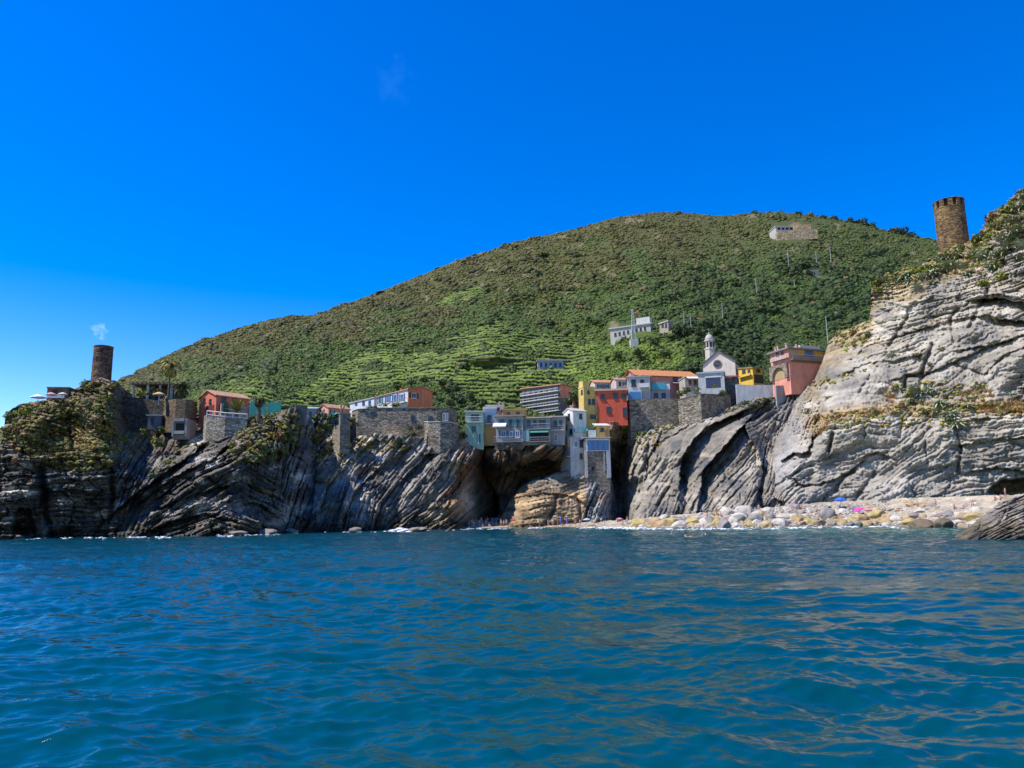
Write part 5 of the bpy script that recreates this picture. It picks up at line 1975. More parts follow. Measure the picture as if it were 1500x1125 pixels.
h.panel('pane', 'R', 1179.5, 513.5, 1190, 520.6, paint((0.05, 0.13, 0.30), .1), out=0.075)
h.balcony('R', 1158, 521.5, 1216, 529.5, 1.0, paint((0.25, 0.22, 0.2), .9), paint((.33, .3, .27)))
for (x0, x1) in ((1137, 1140.5), (1144, 1148.5)):
    h.window('L', x0, 514.5, x1, 521, None, paint((.4, .2, .1)))
for (u, v, q) in ((0.8, 1.5, 1.4), (0.8, 5.0, 1.4), (0.8, h.L2 - 1.5, 1.3), (4.8, 2.0, 1.5)):
    h.chimney(u, v, q, 0.55, plaster((.6, .33, .26)), z=h.h + .45)
h.box('roof_shed', h.L1 * 0.42, h.L1 * 0.92, 2.0, 5.0, h.h + .45, h.h + 2.0, paint((0.50, 0.48, 0.47), .6))
h.panel('cornice', 'R', 1158, 529.8, 1207, 532, plaster((.30, .14, .11)), out=0.2)
# arch and terrace on the sunlit side
o, dw, n, hh, w = h.rect('L', 1133, 536, 1153, 556)
d = dw.normalized()
m = MB()
out = [o + d * (w * x) + UP * (hh * y) for (x, y) in ((-.12, 0), (-.12, 1.08), (1.1, 1.08), (1.1, 0))]
inn = [o + d * (w * (0.5 + 0.42 * math.cos(R(a)))) + UP * (hh * (0.25 + 0.62 * math.sin(R(a)))) for a in range(0, 181, 15)]
m.prism([out[0], out[1], out[2], out[3], o + d * (w * .92)] + inn + [o + d * (w * .08)], n * 0.7)
m.build('arch', stone((0.38, 0.30, 0.24), 2.0), h.root)
m = MB()
m.prism([o + d * (w * .92) + n * .04] + [p + n * .04 for p in inn] + [o + d * (w * .08) + n * .04], n * 0.03)
m.build('arch_recess', plaster((0.40, 0.28, 0.13)), h.root)
h.balcony('L', 1132, 523, 1156, 528, 1.0, plaster((.45, .38, .33)), plaster((.45, .38, .33)), solid=True)

# --- walls in front of the eastern houses
wall_run('retaining_wall', 'tall grey stone retaining wall between the red house and the garden', [(917, 587, 622, 2), (922, 586, 622, 0), (952, 584, 622, 0), (992, 583, 622, 0)], 208.5, 0.9, GREY_ST, down=6)
wall_run('retaining_wall', 'grey stone bastion wall with a sharp corner below the garage', [(993, 586, 622, 1), (1026, 577.5, 620, -3), (1060, 578.5, 616, 3), (1070, 580, 612, 7)], 205, 0.9, stone((0.32, 0.28, 0.22), 1.3, .55), down=6, cope=0.2, cope_mat=stone((0.34, 0.31, 0.27), 1.5))
wall_run('garden_wall', 'whitewashed wall in front of the yellow cottage', [(1078, 563, 582, 0), (1100, 564, 584, 0), (1136, 563.5, 584, 0)], 211, 0.5, plaster((0.52, 0.52, 0.50)), down=5)
wall_run('garden_wall', 'short grey rendered wall beside the arch of the pink house', [(1136.5, 565, 582, 0), (1154, 564, 580, 2)], 204.5, 0.5, plaster((0.30, 0.30, 0.30)), down=4)

# --- buildings up on the hill
def hd(x, y):
    return float(hillD(np.array([x]), np.array([y]))[0])


D_ = hd(925, 500)
h = House('white_hill_building', 'long white building on the green knoll above the village', 'building', 953.5, 957, 475, 489, D_, 62, xl=894, mat=plaster((0.46, 0.42, 0.35)), found=5)
h.flat(paint((0.45, 0.43, 0.40), .9), 0.5, 0.5)
for k in range(8):
    x = 900 + 6.2 * k
    y = 489 - 1.25 * k
    h.window('L', x, y - 1.5, x + 2.8, y + 3, None, SHUT_D)
h.box('stair_tower', 0.2, h.L1 * 0.9, 0.3, 6, h.h + .5, h.h + 3.2, plaster((.62, .59, .53)))
KEEP_OUT.append((890, 472, 957, 496))
KEEP_OUT.append((964, 468, 988, 491))
D_ = hd(975, 492)
h = House('stone_block_building', 'square tan building beside the long white one on the knoll', 'building', 979.5, 986, 471, 488, D_, 30, xl=966.5, mat=plaster((0.34, 0.29, 0.21)), found=5)
h.flat(paint((0.42, 0.38, 0.32), .9), 0.3, 0.5)
h.window('L', 969.5, 474, 972, 479, None, SHUT_D)
h.window('L', 974.5, 474, 977, 479, None, SHUT_D)
D_ = hd(806, 541)
h = House('vineyard_house', 'low blue grey house alone among the vine terraces', 'house', 788, 826, 528.5, 541, D_, 3, depth=8, found=4, mat=plaster((0.27, 0.29, 0.33)))
h.flat(paint((0.36, 0.36, 0.38), .8), 0.4, 0.4)
for k in range(5):
    x = 791 + 7 * k
    h.window('R', x, 531.5, x + 3.4, 538, None, SHUT_B)
KEEP_OUT.append((780, 524, 832, 548))
D_ = hd(779, 550)
h = House('field_shelter', 'small tan field shelter below the blue grey vineyard house', 'hut', 771, 786, 544.5, 550, D_, 0, depth=4, found=3, mat=plaster((0.42, 0.33, 0.23)))
h.flat(paint((0.46, 0.38, 0.28), .9), 0.3, 0.3)
h.panel('door', 'R', 776, 546, 778.5, 550, SHUT_D)
KEEP_OUT.append((768, 541, 790, 554))
D_ = hd(1150, 350)
h = House('ridge_house', 'white house with open bays near the top of the hill', 'house', 1137, 1163, 332, 343, D_, 4, depth=12, found=3, mat=plaster((0.46, 0.42, 0.37)))
h.flat(paint((.45, .42, .38), .9), 0.4, 0.6)
for r_ in range(2):
    for k in range(4):
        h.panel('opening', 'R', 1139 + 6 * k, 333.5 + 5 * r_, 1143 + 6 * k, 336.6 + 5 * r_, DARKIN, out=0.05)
D_ = hd(1176, 350)
h = House('quarry_wall', 'sandy terraced wall beside the white ridge house', 'wall', 1164, 1189, 330, 344, D_, -8, depth=10, found=4, mat=stone((0.52, 0.38, 0.22), 0.5, .3))
h.box('lower_terrace', -14, h.L1 + 3, -5, 0, -6, h.h * .22, stone((0.46, 0.36, 0.23), 0.5, .3))
KEEP_OUT.append((1128, 325, 1196, 356))
D_ = hd(1193, 402)
h = House('hut', 'tiny pale hut beside the dark tree high on the hill', 'hut', 1188, 1199, 397, 403, D_, 6, depth=5, found=3, mat=plaster((.46, .43, .38)))
h.flat(paint((.5, .48, .44), .9), 0.3, 0.4)
h.panel('door', 'R', 1192, 399, 1194, 403, SHUT_D)
KEEP_OUT.append((1184, 392, 1204, 408))


# --- masts and poles
def pole(label, x, ytop, ybot, D, r=0.12, arm=0.0, name='utility_pole', cat='pole', group='utility poles on the hill', mat=None):
    a, b = V(x, ybot, D), V(x, ytop, D)
    b = Vector((a.x, a.y, b.z))
    root = empty(name, a, label, cat, group)
    m = MB()
    m.bar(a - UP * 2, b, r, 6, r * 0.7)
    m.build('pole', mat or paint((0.36, 0.35, 0.33), .8), root)
    if arm:
        m = MB()
        m.box(b + Vector((-arm, -.06, -0.5)), (2 * arm, 0, 0), (0, .12, 0), (0, 0, .14))
        m.box(b + Vector((-arm * .7, -.06, -1.2)), (1.4 * arm, 0, 0), (0, .12, 0), (0, 0, .12))
        m.build('crossarm', paint((0.30, 0.29, 0.27), .8), root)
    return root


for (x, y0, y1, lab) in ((1155.5, 366, 391, 'pale utility pole standing left of the tiny hut'), (1196.5, 368, 388, 'pale utility pole behind the tiny hut'), (1217.5, 361, 385, 'utility pole right of the tiny hut near the ridge'),
                         (1108.5, 408, 432, 'lone pale pole on the green mid slope'), (1164, 410, 420, 'short pole among bushes on the mid slope'), (1002.5, 455, 478, 'tall pole behind the tan block on the knoll'),
                         (1012.5, 462, 484, 'second pole behind the tan block, nearer the bell tower'), (1059, 444, 470, 'pole on the slope directly above the church'), (599.5, 531, 562, 'thin pole among the vine terraces above the orange house')):
    D_ = hd(x, y1)
    pole(lab, x, y0, y1, D_, 0.16 * D_ / 300, 0.8)
pole('tall street pole behind the pink house', 1213.5, 463, 508, 209, 0.14, 0.0, name='lamp_pole', group=None)

# lattice mast in front of the white hill building
D_ = hd(928.5, 500) - 6
a, b = V(928.5, 502, D_), V(928.5, 453, D_)
b = Vector((a.x, a.y, b.z))
root = empty('lattice_mast', a, 'tall steel lattice mast in front of the long white hill building', 'mast')
m = MB()
hh = b.z - a.z
for (sx, sy) in ((-1, -1), (1, -1), (1, 1), (-1, 1)):
    m.bar(a + Vector((sx * 1.0, sy * 1.0, -2)), b + Vector((sx * .15, sy * .15, 0)), 0.10, 5)
for k in range(10):
    z0, z1 = hh * k / 10, hh * (k + 1) / 10
    w0, w1 = 1.0 - .85 * k / 10, 1.0 - .85 * (k + 1) / 10
    for s in (-1, 1):
        m.bar(a + Vector((-w0, s * w0, z0)), a + Vector((w1, s * w1, z1)), 0.05, 4)
        m.bar(a + Vector((w0, s * w0, z0)), a + Vector((-w1, s * w1, z1)), 0.05, 4)
        m.bar(a + Vector((s * w0, -w0, z0)), a + Vector((s * w1, w1, z1)), 0.05, 4)
m.build('lattice', paint((0.42, 0.43, 0.43), .5), root)
m = MB()
m.box(a + Vector((-1.5, -1.5, -3)), (3, 0, 0), (0, 3, 0), (0, 0, 4.2))
m.build('base', plaster((.5, .48, .44)), root)
m = MB()
for q in (0.80, 0.9):
    m.bar(a + Vector((-1.3, -0.1, hh * q)), a + Vector((1.3, -0.1, hh * q)), 0.07, 5)
m.build('crossarm', RAILM, root)


# --- parasols
def parasol(label, x, ytop, ybot, D, rad, rgb, name='parasol', group=None, closed=False, tilt=0):
    a, b = V(x, ybot, D), V(x, ytop, D)
    hh = max(1.6, b.z - a.z)
    root = empty(name, a, label, 'parasol', group)
    m = MB()
    m.bar(a - UP * 0.4, a + UP * hh, 0.05, 6)
    m.build('pole', WHITE, root)
    m = MB()
    n = 10
    t = Vector((math.sin(R(tilt)), -0.2 * (tilt != 0), 0))
    top = a + UP * hh
    if closed:
        m.lathe(a + UP * (hh * .3), [(0.10, 0), (0.30, 0.1), (0.26, hh * .35), (0.06, hh * .72)], 8)
    else:
        prof = [(1.0, -0.42), (0.95, -0.30), (0.66, -0.16), (0.3, -0.04), (0.02, 0.03)]
        k0 = len(m.v)
        for (f, z) in prof:
            for i in range(n):
                w = 2 * math.pi * i / n
                sc = 1 + (0.04 if i % 2 else -0.02)
                m.v.append(top + Vector((math.cos(w) * rad * f * sc, math.sin(w) * rad * f * sc, z * rad * 1.15)) + Vector((0, 0, math.cos(w) * rad * f * math.sin(R(tilt)))))
        for q in range(len(prof) - 1):
            for i in range(n):
                j = (i + 1) % n
                m.f.append([k0 + q * n + i, k0 + q * n + j, k0 + (q + 1) * n + j, k0 + (q + 1) * n + i])
        m.f.append([k0 + (len(prof) - 1) * n + i for i in range(n)])
    m.build('canopy', paint(rgb, 0.8), root)
    return root


parasol('white square terrace parasol at the outer edge of the headland', 55, 580.5, 590, 142, 1.35, (0.74, 0.74, 0.76))
parasol('pink and white parasol in front of the low terrace building', 74, 577, 587, 143, 1.0, (0.66, 0.34, 0.38))
parasol('white parasol at the end of the low terrace building', 91, 579, 587, 143, 0.8, (0.70, 0.70, 0.70))
parasol('beige parasol on the terrace under the tall palm', 232, 574.5, 590, 154, 1.25, (0.58, 0.40, 0.21))
# ---------------------------------------------------------------- plants


def leaf_cloud(seed, n=130, size=0.22, squash=0.8, shell=0.55):
    """unit-sized clump of small leaf faces spread through an uneven volume"""
    rng = np.random.default_rng(seed)
    d = rng.normal(0, 1, (n, 3))
    d /= np.linalg.norm(d, axis=1)[:, None]
    lobe = 0.75 + 0.3 * np.sin(d[:, 0] * 3.1 + seed) * np.cos(d[:, 1] * 2.7 + seed * 1.7) + 0.2 * np.sin(d[:, 2] * 5 + seed)
    r = (shell + (1 - shell) * rng.uniform(0, 1, n) ** 0.6) * lobe
    c = d * r[:, None]
    c[:, 2] *= squash
    c[:, 2] = np.where(c[:, 2] < -0.35, -0.35 + 0.3 * (c[:, 2] + .35), c[:, 2])
    nn = d + rng.normal(0, 0.55, (n, 3))
    nn /= np.linalg.norm(nn, axis=1)[:, None]
    a = np.cross(nn, rng.normal(0, 1, (n, 3)))
    a /= np.linalg.norm(a, axis=1)[:, None]
    b = np.cross(nn, a)
    s = size * rng.uniform(0.6, 1.35, (n, 1))
    a, b = a * s, b * s * 0.62
    v = np.stack([c - a, c - b * .9 + nn * s * .12, c + a, c + b * .9 + nn * s * .12], 1).reshape(-1, 3)
    q = np.arange(n * 4).reshape(-1, 4)
    return np_mesh('foliage', v, q)


LEAF_OLIVE = leafmat('leaf_olive', [(0.065, 0.066, 0.014), (0.135, 0.125, 0.026), (0.22, 0.185, 0.045)])
LEAF_LIME = leafmat('leaf_lime', [(0.085, 0.105, 0.012), (0.19, 0.205, 0.024), (0.32, 0.29, 0.045)])
LEAF_GREEN = leafmat('leaf_green', [(0.030, 0.052, 0.014), (0.060, 0.095, 0.022), (0.115, 0.150, 0.036)])
LEAF_DARK = leafmat('leaf_dark', [(0.018, 0.030, 0.010), (0.036, 0.056, 0.016), (0.065, 0.085, 0.024)])
LEAF_DRY = leafmat('leaf_dry', [(0.13, 0.075, 0.030), (0.23, 0.135, 0.050), (0.34, 0.20, 0.075)])
LEAF_AGAVE = leafmat('agave_leaf', [(0.12, 0.16, 0.095), (0.28, 0.31, 0.19), (0.48, 0.49, 0.30)], 0.45)
LEAF_PEAR = leafmat('cactus_pad', [(0.080, 0.105, 0.030), (0.16, 0.175, 0.055), (0.29, 0.26, 0.10)], 0.5)
BARK = plaster((0.13, 0.095, 0.065), 0.4, 0.95, 2.0)

SHRUB_ME = [leaf_cloud(200 + i, 150, 0.21, 0.85) for i in range(6)]
for me in SHRUB_ME:
    me.materials.append(LEAF_OLIVE)


def put(me, name, loc, scale, rz, mat, label, cat, group, tilt=(0, 0), z=1.0):
    o = bpy.data.objects.new(name, me)
    col.objects.link(o)
    o.location = loc
    o.scale = (scale, scale, scale * z)
    o.rotation_euler = (tilt[0], tilt[1], rz)
    if mat is not None:
        o.material_slots[0].link = 'OBJECT'
        o.material_slots[0].material = mat
    return tag(o, label, cat, group)


def near_surf(px, py, cliffs):
    """front-most built rock at this pixel"""
    best = None
    for c in cliffs:
        if c['px'][0] <= px <= c['px'][-1]:
            j = int(np.clip(round((px - c['px'][0]) / 1.25), 0, len(c['px']) - 1))
            if py >= c['ty'][j] - 2:
                d = surf(c, px, py)
                best = d if best is None else min(best, d)
    return best


CLIFFS = [CL_A, CL_B, CL_C, CL_O, CL_D, CL_E]
_cnt = {}


def shrub(px, py, rpx, mat, label, group, D=None, cat='shrub', name='shrub', sink=0.25):
    D = D if D is not None else near_surf(px, py, CLIFFS)
    if D is None:
        return None
    r = rpx * D / F
    k = random.randrange(len(SHRUB_ME))
    p = V(px, py, D - r * sink)
    p.z -= r * 0.2
    return put(SHRUB_ME[k], name, p, r, random.uniform(0, 6.28), mat, label, cat, group, z=random.uniform(.75, 1.05))


def scatter_shrubs(poly, n, rlo, rhi, kinds, where, seed, group, D=None):
    n = max(3, int(n * 0.46))
    rlo, rhi = rlo * 1.15, rhi * 1.15
    rng = random.Random(seed)
    xs, ys = [p[0] for p in poly], [p[1] for p in poly]
    done, tries = 0, 0
    while done < n and tries < n * 30:
        tries += 1
        x, y = rng.uniform(min(xs), max(xs)), rng.uniform(min(ys), max(ys))
        if not in_poly(np.array([x]), np.array([y]), poly)[0]:
            continue
        mat, word = rng.choice(kinds)
        r = rlo + (rhi - rlo) * rng.random() ** 1.8
        size = 'large' if r > rlo + 0.6 * (rhi - rlo) else ('small' if r < rlo + 0.25 * (rhi - rlo) else 'medium')
        o = shrub(x, y, r, mat, '%s %s shrub %s' % (size, word, where), group, D)
        if o:
            done += 1


K_OL, K_LI, K_GR, K_DK, K_DR = (LEAF_OLIVE, 'olive'), (LEAF_LIME, 'yellow green'), (LEAF_GREEN, 'mid green'), (LEAF_DARK, 'dark green'), (LEAF_DRY, 'dry brown')
scatter_shrubs([(10, 604), (60, 592), (104, 588), (135, 562), (165, 562), (166, 640), (150, 662), (90, 668), (40, 662), (12, 645)], 85, 4, 10, [K_OL, K_OL, K_LI, K_DR, K_GR, K_DR], 'on the headland slope below the plain round tower', 1, 'shrubs on the western headland')
scatter_shrubs([(8, 655), (150, 660), (165, 690), (60, 690), (0, 680)], 26, 3, 7, [K_OL, K_DR, K_DR, K_GR], 'on the brown ledge halfway up the western headland', 2, 'shrubs on the western headland')
shrub(38, 600, 15, LEAF_LIME, 'big rounded yellow green bush at the outer brow of the headland', None, 131, sink=.6)
shrub(14, 610, 10, LEAF_GREEN, 'round green bush overhanging the outermost edge of the headland', None, 131, sink=.6)
for i, (x, y, r, m_, lab) in enumerate(((112, 566, 8, LEAF_DRY, 'rusty brown bush beside the foot of the plain round tower'), (124, 560, 7, LEAF_LIME, 'yellow bush at the foot of the plain round tower'), (170, 563, 7, LEAF_OLIVE, 'olive bush just east of the plain round tower foot'), (186, 572, 6, LEAF_LIME, 'pale green bush under the end of the pergola'))):
    shrub(x, y, r, m_, lab, None, sink=.5)
scatter_shrubs([(196, 566), (240, 566), (240, 583), (196, 581)], 12, 4, 8, [K_OL, K_LI, K_GR], 'in the pergola garden', 3, 'shrubs in the pergola garden', 157)
scatter_shrubs([(150, 640), (200, 634), (206, 652), (150, 668)], 15, 5, 9, [K_LI, K_GR, K_GR], 'on the shaded step under the recess', 4, 'shrubs in the recess')
scatter_shrubs([(208, 622), (242, 622), (244, 652), (206, 650)], 16, 4, 9, [K_GR, K_DK, K_LI], 'around the garden shed in the recess', 5, 'shrubs in the recess', 145)
scatter_shrubs([(208, 690), (245, 660), (262, 650), (262, 664), (222, 698)], 16, 4, 7, [K_LI, K_LI, K_GR], 'on the bright strip above the long diagonal ledge', 6, 'shrubs on the diagonal ledge')
scatter_shrubs([(276, 624), (300, 622), (302, 645), (280, 655)], 8, 5, 9, [K_OL, K_LI], 'between the concrete shelter and the pale terrace wall', 7, 'shrubs by the concrete shelter')
scatter_shrubs([(338, 640), (362, 612), (410, 606), (440, 600), (440, 640), (412, 668), (380, 668), (345, 672)], 46, 5, 11, [K_LI, K_OL, K_LI, K_GR, K_DR], 'spilling down the black rock beside the ravine', 8, 'shrubs beside the ravine')
scatter_shrubs([(456, 606), (486, 608), (486, 650), (462, 652)], 24, 5, 9, [K_OL, K_GR, K_GR], 'between the ravine and the slim stone tower', 9, 'shrubs beside the slim stone tower', 170)
scatter_shrubs([(512, 610), (526, 604), (528, 650), (505, 668), (490, 660)], 14, 4, 8, [K_OL, K_GR], 'in the gap between stone tower and retaining wall', 10, 'shrubs beside the slim stone tower', 178)
scatter_shrubs([(540, 636), (600, 644), (600, 654), (545, 652)], 16, 3, 6, [K_GR, K_OL], 'along the foot of the tan rubble wall', 11, 'shrubs under the stone walls')
scatter_shrubs([(586, 622), (628, 622), (628, 640), (600, 642)], 10, 5, 8, [K_GR, K_DK], 'in the corner between tan wall and bastion', 12, 'shrubs under the stone walls', 186)
scatter_shrubs([(535, 590), (590, 591), (590, 599), (535, 600)], 14, 4, 6, [K_GR, K_LI], 'in the hedge before the white house front', 13, 'garden shrubs before the orange house', 194)
scatter_shrubs([(640, 570), (680, 585), (682, 612), (670, 612), (642, 594)], 18, 5, 9, [K_GR, K_DK], 'in the gap between orange house and green house', 14, 'shrubs between the houses', 206)
scatter_shrubs([(670, 612), (681, 612), (684, 650), (672, 636)], 10, 4, 7, [K_GR, K_OL], 'beside the green house above the cave', 15, 'shrubs between the houses', 192)
scatter_shrubs([(826, 576), (850, 576), (850, 604), (828, 604)], 12, 5, 8, [K_GR, K_DK], 'between the apartment block and the yellow house', 16, 'shrubs between the houses', 214)
scatter_shrubs([(900, 606), (936, 600), (968, 622), (950, 650), (935, 640), (905, 622)], 22, 4, 8, [K_OL, K_LI, K_GR], 'on the rock top beside the dark crevice', 17, 'shrubs by the crevice')
scatter_shrubs([(992, 564), (1024, 566), (1024, 580), (992, 584)], 14, 4, 7, [K_LI, K_GR], 'on the wall top before the cream awning', 18, 'garden shrubs on the bastion', 206)
scatter_shrubs([(1042, 562), (1064, 563), (1066, 578), (1040, 577)], 9, 4, 7, [K_GR, K_OL], 'before the blue garage door', 19, 'garden shrubs on the bastion', 205)
scatter_shrubs([(1070, 580), (1150, 574), (1150, 590), (1080, 600)], 22, 4, 8, [K_GR, K_DK, K_OL], 'along the rock top below the white wall', 20, 'shrubs below the white wall')
scatter_shrubs([(1218, 505), (1235, 486), (1272, 470), (1276, 490), (1240, 512)], 16, 4, 8, [K_OL, K_DR, K_LI], 'where the pale cliff meets the pink house', 21, 'shrubs on the shoulder of the pale cliff')
scatter_shrubs([(1180, 590), (1215, 575), (1215, 612), (1190, 625)], 12, 4, 8, [K_OL, K_DR], 'at the inner end of the grassy ledge', 22, 'shrubs on the grassy ledge')
scatter_shrubs([(1308, 572), (1440, 575), (1450, 605), (1400, 622), (1310, 610)], 34, 4, 8, [K_OL, K_GR, K_DR, K_OL], 'among the agaves on the grassy ledge', 23, 'shrubs on the grassy ledge')
scatter_shrubs([(1330, 520), (1420, 500), (1440, 520), (1345, 535)], 10, 3, 7, [K_OL, K_DR], 'in a joint of the pale cliff face', 24, 'shrubs in the pale cliff face')
E_BAND = [(1276, 420), (1300, 394), (1345, 386), (1374, 368), (1424, 344), (1440, 330), (1452, 306), (1478, 290), (1500, 268), (1520, 256), (1520, 330), (1470, 385), (1440, 405), (1400, 400), (1340, 412), (1290, 432)]
scatter_shrubs(E_BAND, 95, 5, 11, [K_LI, K_LI, K_LI, K_DR, K_OL], 'on the planted crown of the pale cliff', 25, 'shrubs on the crown of the pale cliff')
for (x, y, r, m_, lab) in ((1298, 398, 12, LEAF_LIME, 'round lime bush at the western brow of the pale cliff'), (1320, 388, 13, LEAF_DRY, 'big pale dry bush on the western brow of the pale cliff'), (1282, 412, 9, LEAF_LIME, 'yellow green bush overhanging the western brow of the pale cliff'), (1440, 412, 12, LEAF_LIME, 'yellow green hanging bush below the cliff crown, inner one'), (1466, 402, 11, LEAF_LIME, 'yellow green hanging bush below the cliff crown, outer one'), (1452, 318, 13, LEAF_DRY, 'rusty bush on the high knob right of the crenellated tower'), (1430, 350, 11, LEAF_LIME, 'lime bush at the foot of the crenellated tower')):
    shrub(x, y, r, m_, lab, None, sink=.5)


# --- agaves and prickly pears
def agave_mesh(seed, n=26):
    rng = np.random.default_rng(seed)
    v, f = [], []
    for i in range(n):
        az = i * 2.399 + rng.uniform(-.2, .2)
        el = math.radians(12 + 66 * (i / n) + rng.uniform(-6, 6))
        L = rng.uniform(0.8, 1.1) * (1.0 if i < n * .75 else 0.85)
        d = np.array([math.cos(az), math.sin(az), 0])
        s = np.array([-math.sin(az), math.cos(az), 0])
        b = len(v)
        seg = 5
        for k in range(seg + 1):
            t = k / seg
            e = el - 0.55 * t * t
            p = d * (math.cos(e) * L * t) + np.array([0, 0, math.sin(e) * L * t])
            w = 0.105 * (0.75 + 0.7 * t) * (1 - t ** 2.2) + 0.004
            up = -d * math.sin(e) + np.array([0, 0, math.cos(e)])
            v += [p - s * w + up * w * .5, p, p + s * w + up * w * .5]
            if k:
                o = b + (k - 1) * 3
                f += [[o, o + 1, o + 4, o + 3], [o + 1, o + 2, o + 5, o + 4]]
    return np_mesh('agave', np.array(v), np.array(f))


AG = [agave_mesh(300 + i, 24 + 4 * i) for i in range(3)]
for me in AG:
    me.materials.append(LEAF_AGAVE)


def pear_mesh(seed):
    rng = np.random.default_rng(seed + 50)
    mb = MB()

    def pad(p, d, nrm, sz, depth):
        s = d.cross(nrm).normalized()
        c = p + d * sz
        k = len(mb.v)
        n = 10
        for off in (-0.09, 0.09):
            for i in range(n):
                w = 2 * math.pi * i / n
                q = c + d * (math.cos(w) * sz) + s * (math.sin(w) * sz * 0.68) + nrm * off * sz
                mb.v.append(q)
        mb.v += [c - nrm * .17 * sz, c + nrm * .17 * sz]
        for i in range(n):
            j = (i + 1) % n
            mb.f += [[k + i, k + j, k + n + j, k + n + i], [k + j, k + i, k + 2 * n], [k + n + i, k + n + j, k + 2 * n + 1]]
        if depth:
            for t in range(rng.integers(2, 4)):
                a = rng.uniform(-1.1, 1.1)
                dd = (d * math.cos(a) + s * math.sin(a) + Vector((0, 0, .3)) + nrm * rng.uniform(-.4, .4)).normalized()
                nn_ = (nrm + s * rng.uniform(-.7, .7)).normalized()
                nn_ = (nn_ - dd * nn_.dot(dd)).normalized()
                pad(c + (d * math.cos(a) + s * math.sin(a) * .68) * sz * .9, dd, nn_, sz * rng.uniform(.75, .95), depth - 1)
    for i in range(4):
        a = rng.uniform(0, 6.28)
        d = Vector((math.cos(a) * .5, math.sin(a) * .5, 1)).normalized()
        nrm = d.cross(Vector((rng.normal(), rng.normal(), .1))).normalized()
        pad(Vector((math.cos(a) * .25, math.sin(a) * .25, -.1)), d, nrm, 0.24, 2)
    return mb.mesh('prickly_pear')


PEAR = [pear_mesh(400 + i) for i in range(3)]
for me in PEAR:
    me.materials.append(LEAF_PEAR)

rng = random.Random(77)
AGV = [(1310, 566, 9), (1322, 570, 13), (1338, 566, 12), (1350, 572, 13), (1362, 568, 11), (1376, 586, 14), (1392, 590, 15), (1398, 602, 16), (1385, 606, 13), (1370, 600, 12), (1352, 598, 10), (1404, 616, 14), (1418, 590, 11), (1336, 584, 10),
       (1306, 518, 11), (1440, 570, 8), (1484, 575, 10), (1330, 400, 14), (1350, 404, 12), (1343, 420, 10), (1392, 385, 15), (1380, 392, 12), (1366, 398, 13), (1408, 388, 12), (1424, 372, 12), (1416, 350, 11), (1446, 364, 14), (1460, 372, 13), (1476, 360, 15), (1466, 345, 12), (1482, 318, 13), (1494, 300, 14), (1488, 335, 13), (1498, 285, 12), (1436, 345, 10), (1402, 372, 11), (1313, 414, 9), (1300, 418, 9), (1358, 390, 10), (1492, 375, 12), (1380, 376, 11), (1438, 374, 13), (1452, 386, 12), (1484, 345, 12), (1472, 305, 12), (1496, 355, 13), (1326, 412, 11), (1336, 408, 11), (1366, 412, 12), (1420, 398, 12), (1294, 408, 10)]
zones = lambda x, y: ('on the grassy ledge of the pale cliff' if y > 540 else ('alone in the middle of the pale cliff face' if y > 480 else ('on the cliff crown under the crenellated tower' if x < 1430 else 'on the highest part of the cliff crown')))
for i, (x, y, r) in enumerate(AGV):
    D = near_surf(x, y, CLIFFS)
    if D is None:
        continue
    rr_ = r * D / F
    p = V(x, y + r * .45, D - rr_ * .6)
    sz = 'large' if r > 12 else ('small' if r < 10.5 else 'medium')
    put(AG[i % 3], 'agave', p, rr_ * (1.3 if y < 480 else 0.95), rng.uniform(0, 6.28), None, '%s grey green agave rosette %s' % (sz, zones(x, y)), 'agave', 'agaves ' + zones(x, y), tilt=(R(rng.uniform(8, 26)), R(rng.uniform(-10, 10))))
PP = [(1286, 420, 8), (1338, 396, 9), (1372, 384, 9), (1388, 372, 9), (1410, 362, 10), (1428, 362, 9), (1450, 350, 10), (1456, 330, 11), (1470, 328, 10), (1484, 300, 11), (1496, 318, 10), (1440, 385, 9), (1424, 390, 9), (1470, 385, 9), (1456, 395, 8), (1490, 350, 10),
      (70, 600, 7), (88, 612, 7), (60, 620, 6), (110, 600, 6), (130, 590, 7), (98, 628, 6), (75, 640, 6), (146, 650, 7), (140, 660, 6), (425, 625, 8), (415, 640, 7), (432, 640, 7)]
for i, (x, y, r) in enumerate(PP):
    D = near_surf(x, y, CLIFFS)
    if D is None:
        continue
    rr_ = r * D / F
    wh = 'on the crown of the pale eastern cliff' if x > 1000 else ('on the planted western headland' if x < 300 else 'on the black rock beside the ravine')
    put(PEAR[i % 3], 'prickly_pear', V(x, y + r * .5, D - rr_ * .3), rr_ * 1.0, rng.uniform(0, 6.28), None, '%s prickly pear cactus with flat pads %s' % ('large' if r > 8.5 else 'small', wh), 'cactus', 'prickly pears ' + wh)


# --- ground cover and dry grass: uncountable
def cover(name, label, polys, seed, colr, rlo, rhi, stretch=1.0):
    rng = np.random.default_rng(seed)
    cs, rs, cl = [], [], []
    for poly, n in polys:
        xs, ys = [p[0] for p in poly], [p[1] for p in poly]
        x = rng.uniform(min(xs), max(xs), n)
        y = rng.uniform(min(ys), max(ys), n)
        m = in_poly(x, y, poly) & (noise(x / 12, y / 8, seed) > -0.25)
        for a, b in zip(x[m], y[m]):
            D = near_surf(a, b, CLIFFS)
            if D is None:
                continue
            r = rng.uniform(rlo, rhi) * D / F
            cs.append(P(a, b, D - r * .1))
            rs.append(r)
            c = colr[rng.integers(len(colr))]
            cl.append(np.array(c) * rng.uniform(.75, 1.25))
    me = bush_cloud(name, np.array(cs), np.array(rs), np.array(cl), seed, flat=stretch, sub=1, jit=0.45)
    tag(link(name, me, bpy.data.materials['scrub_leaves']), label, 'ground cover', kind='stuff')


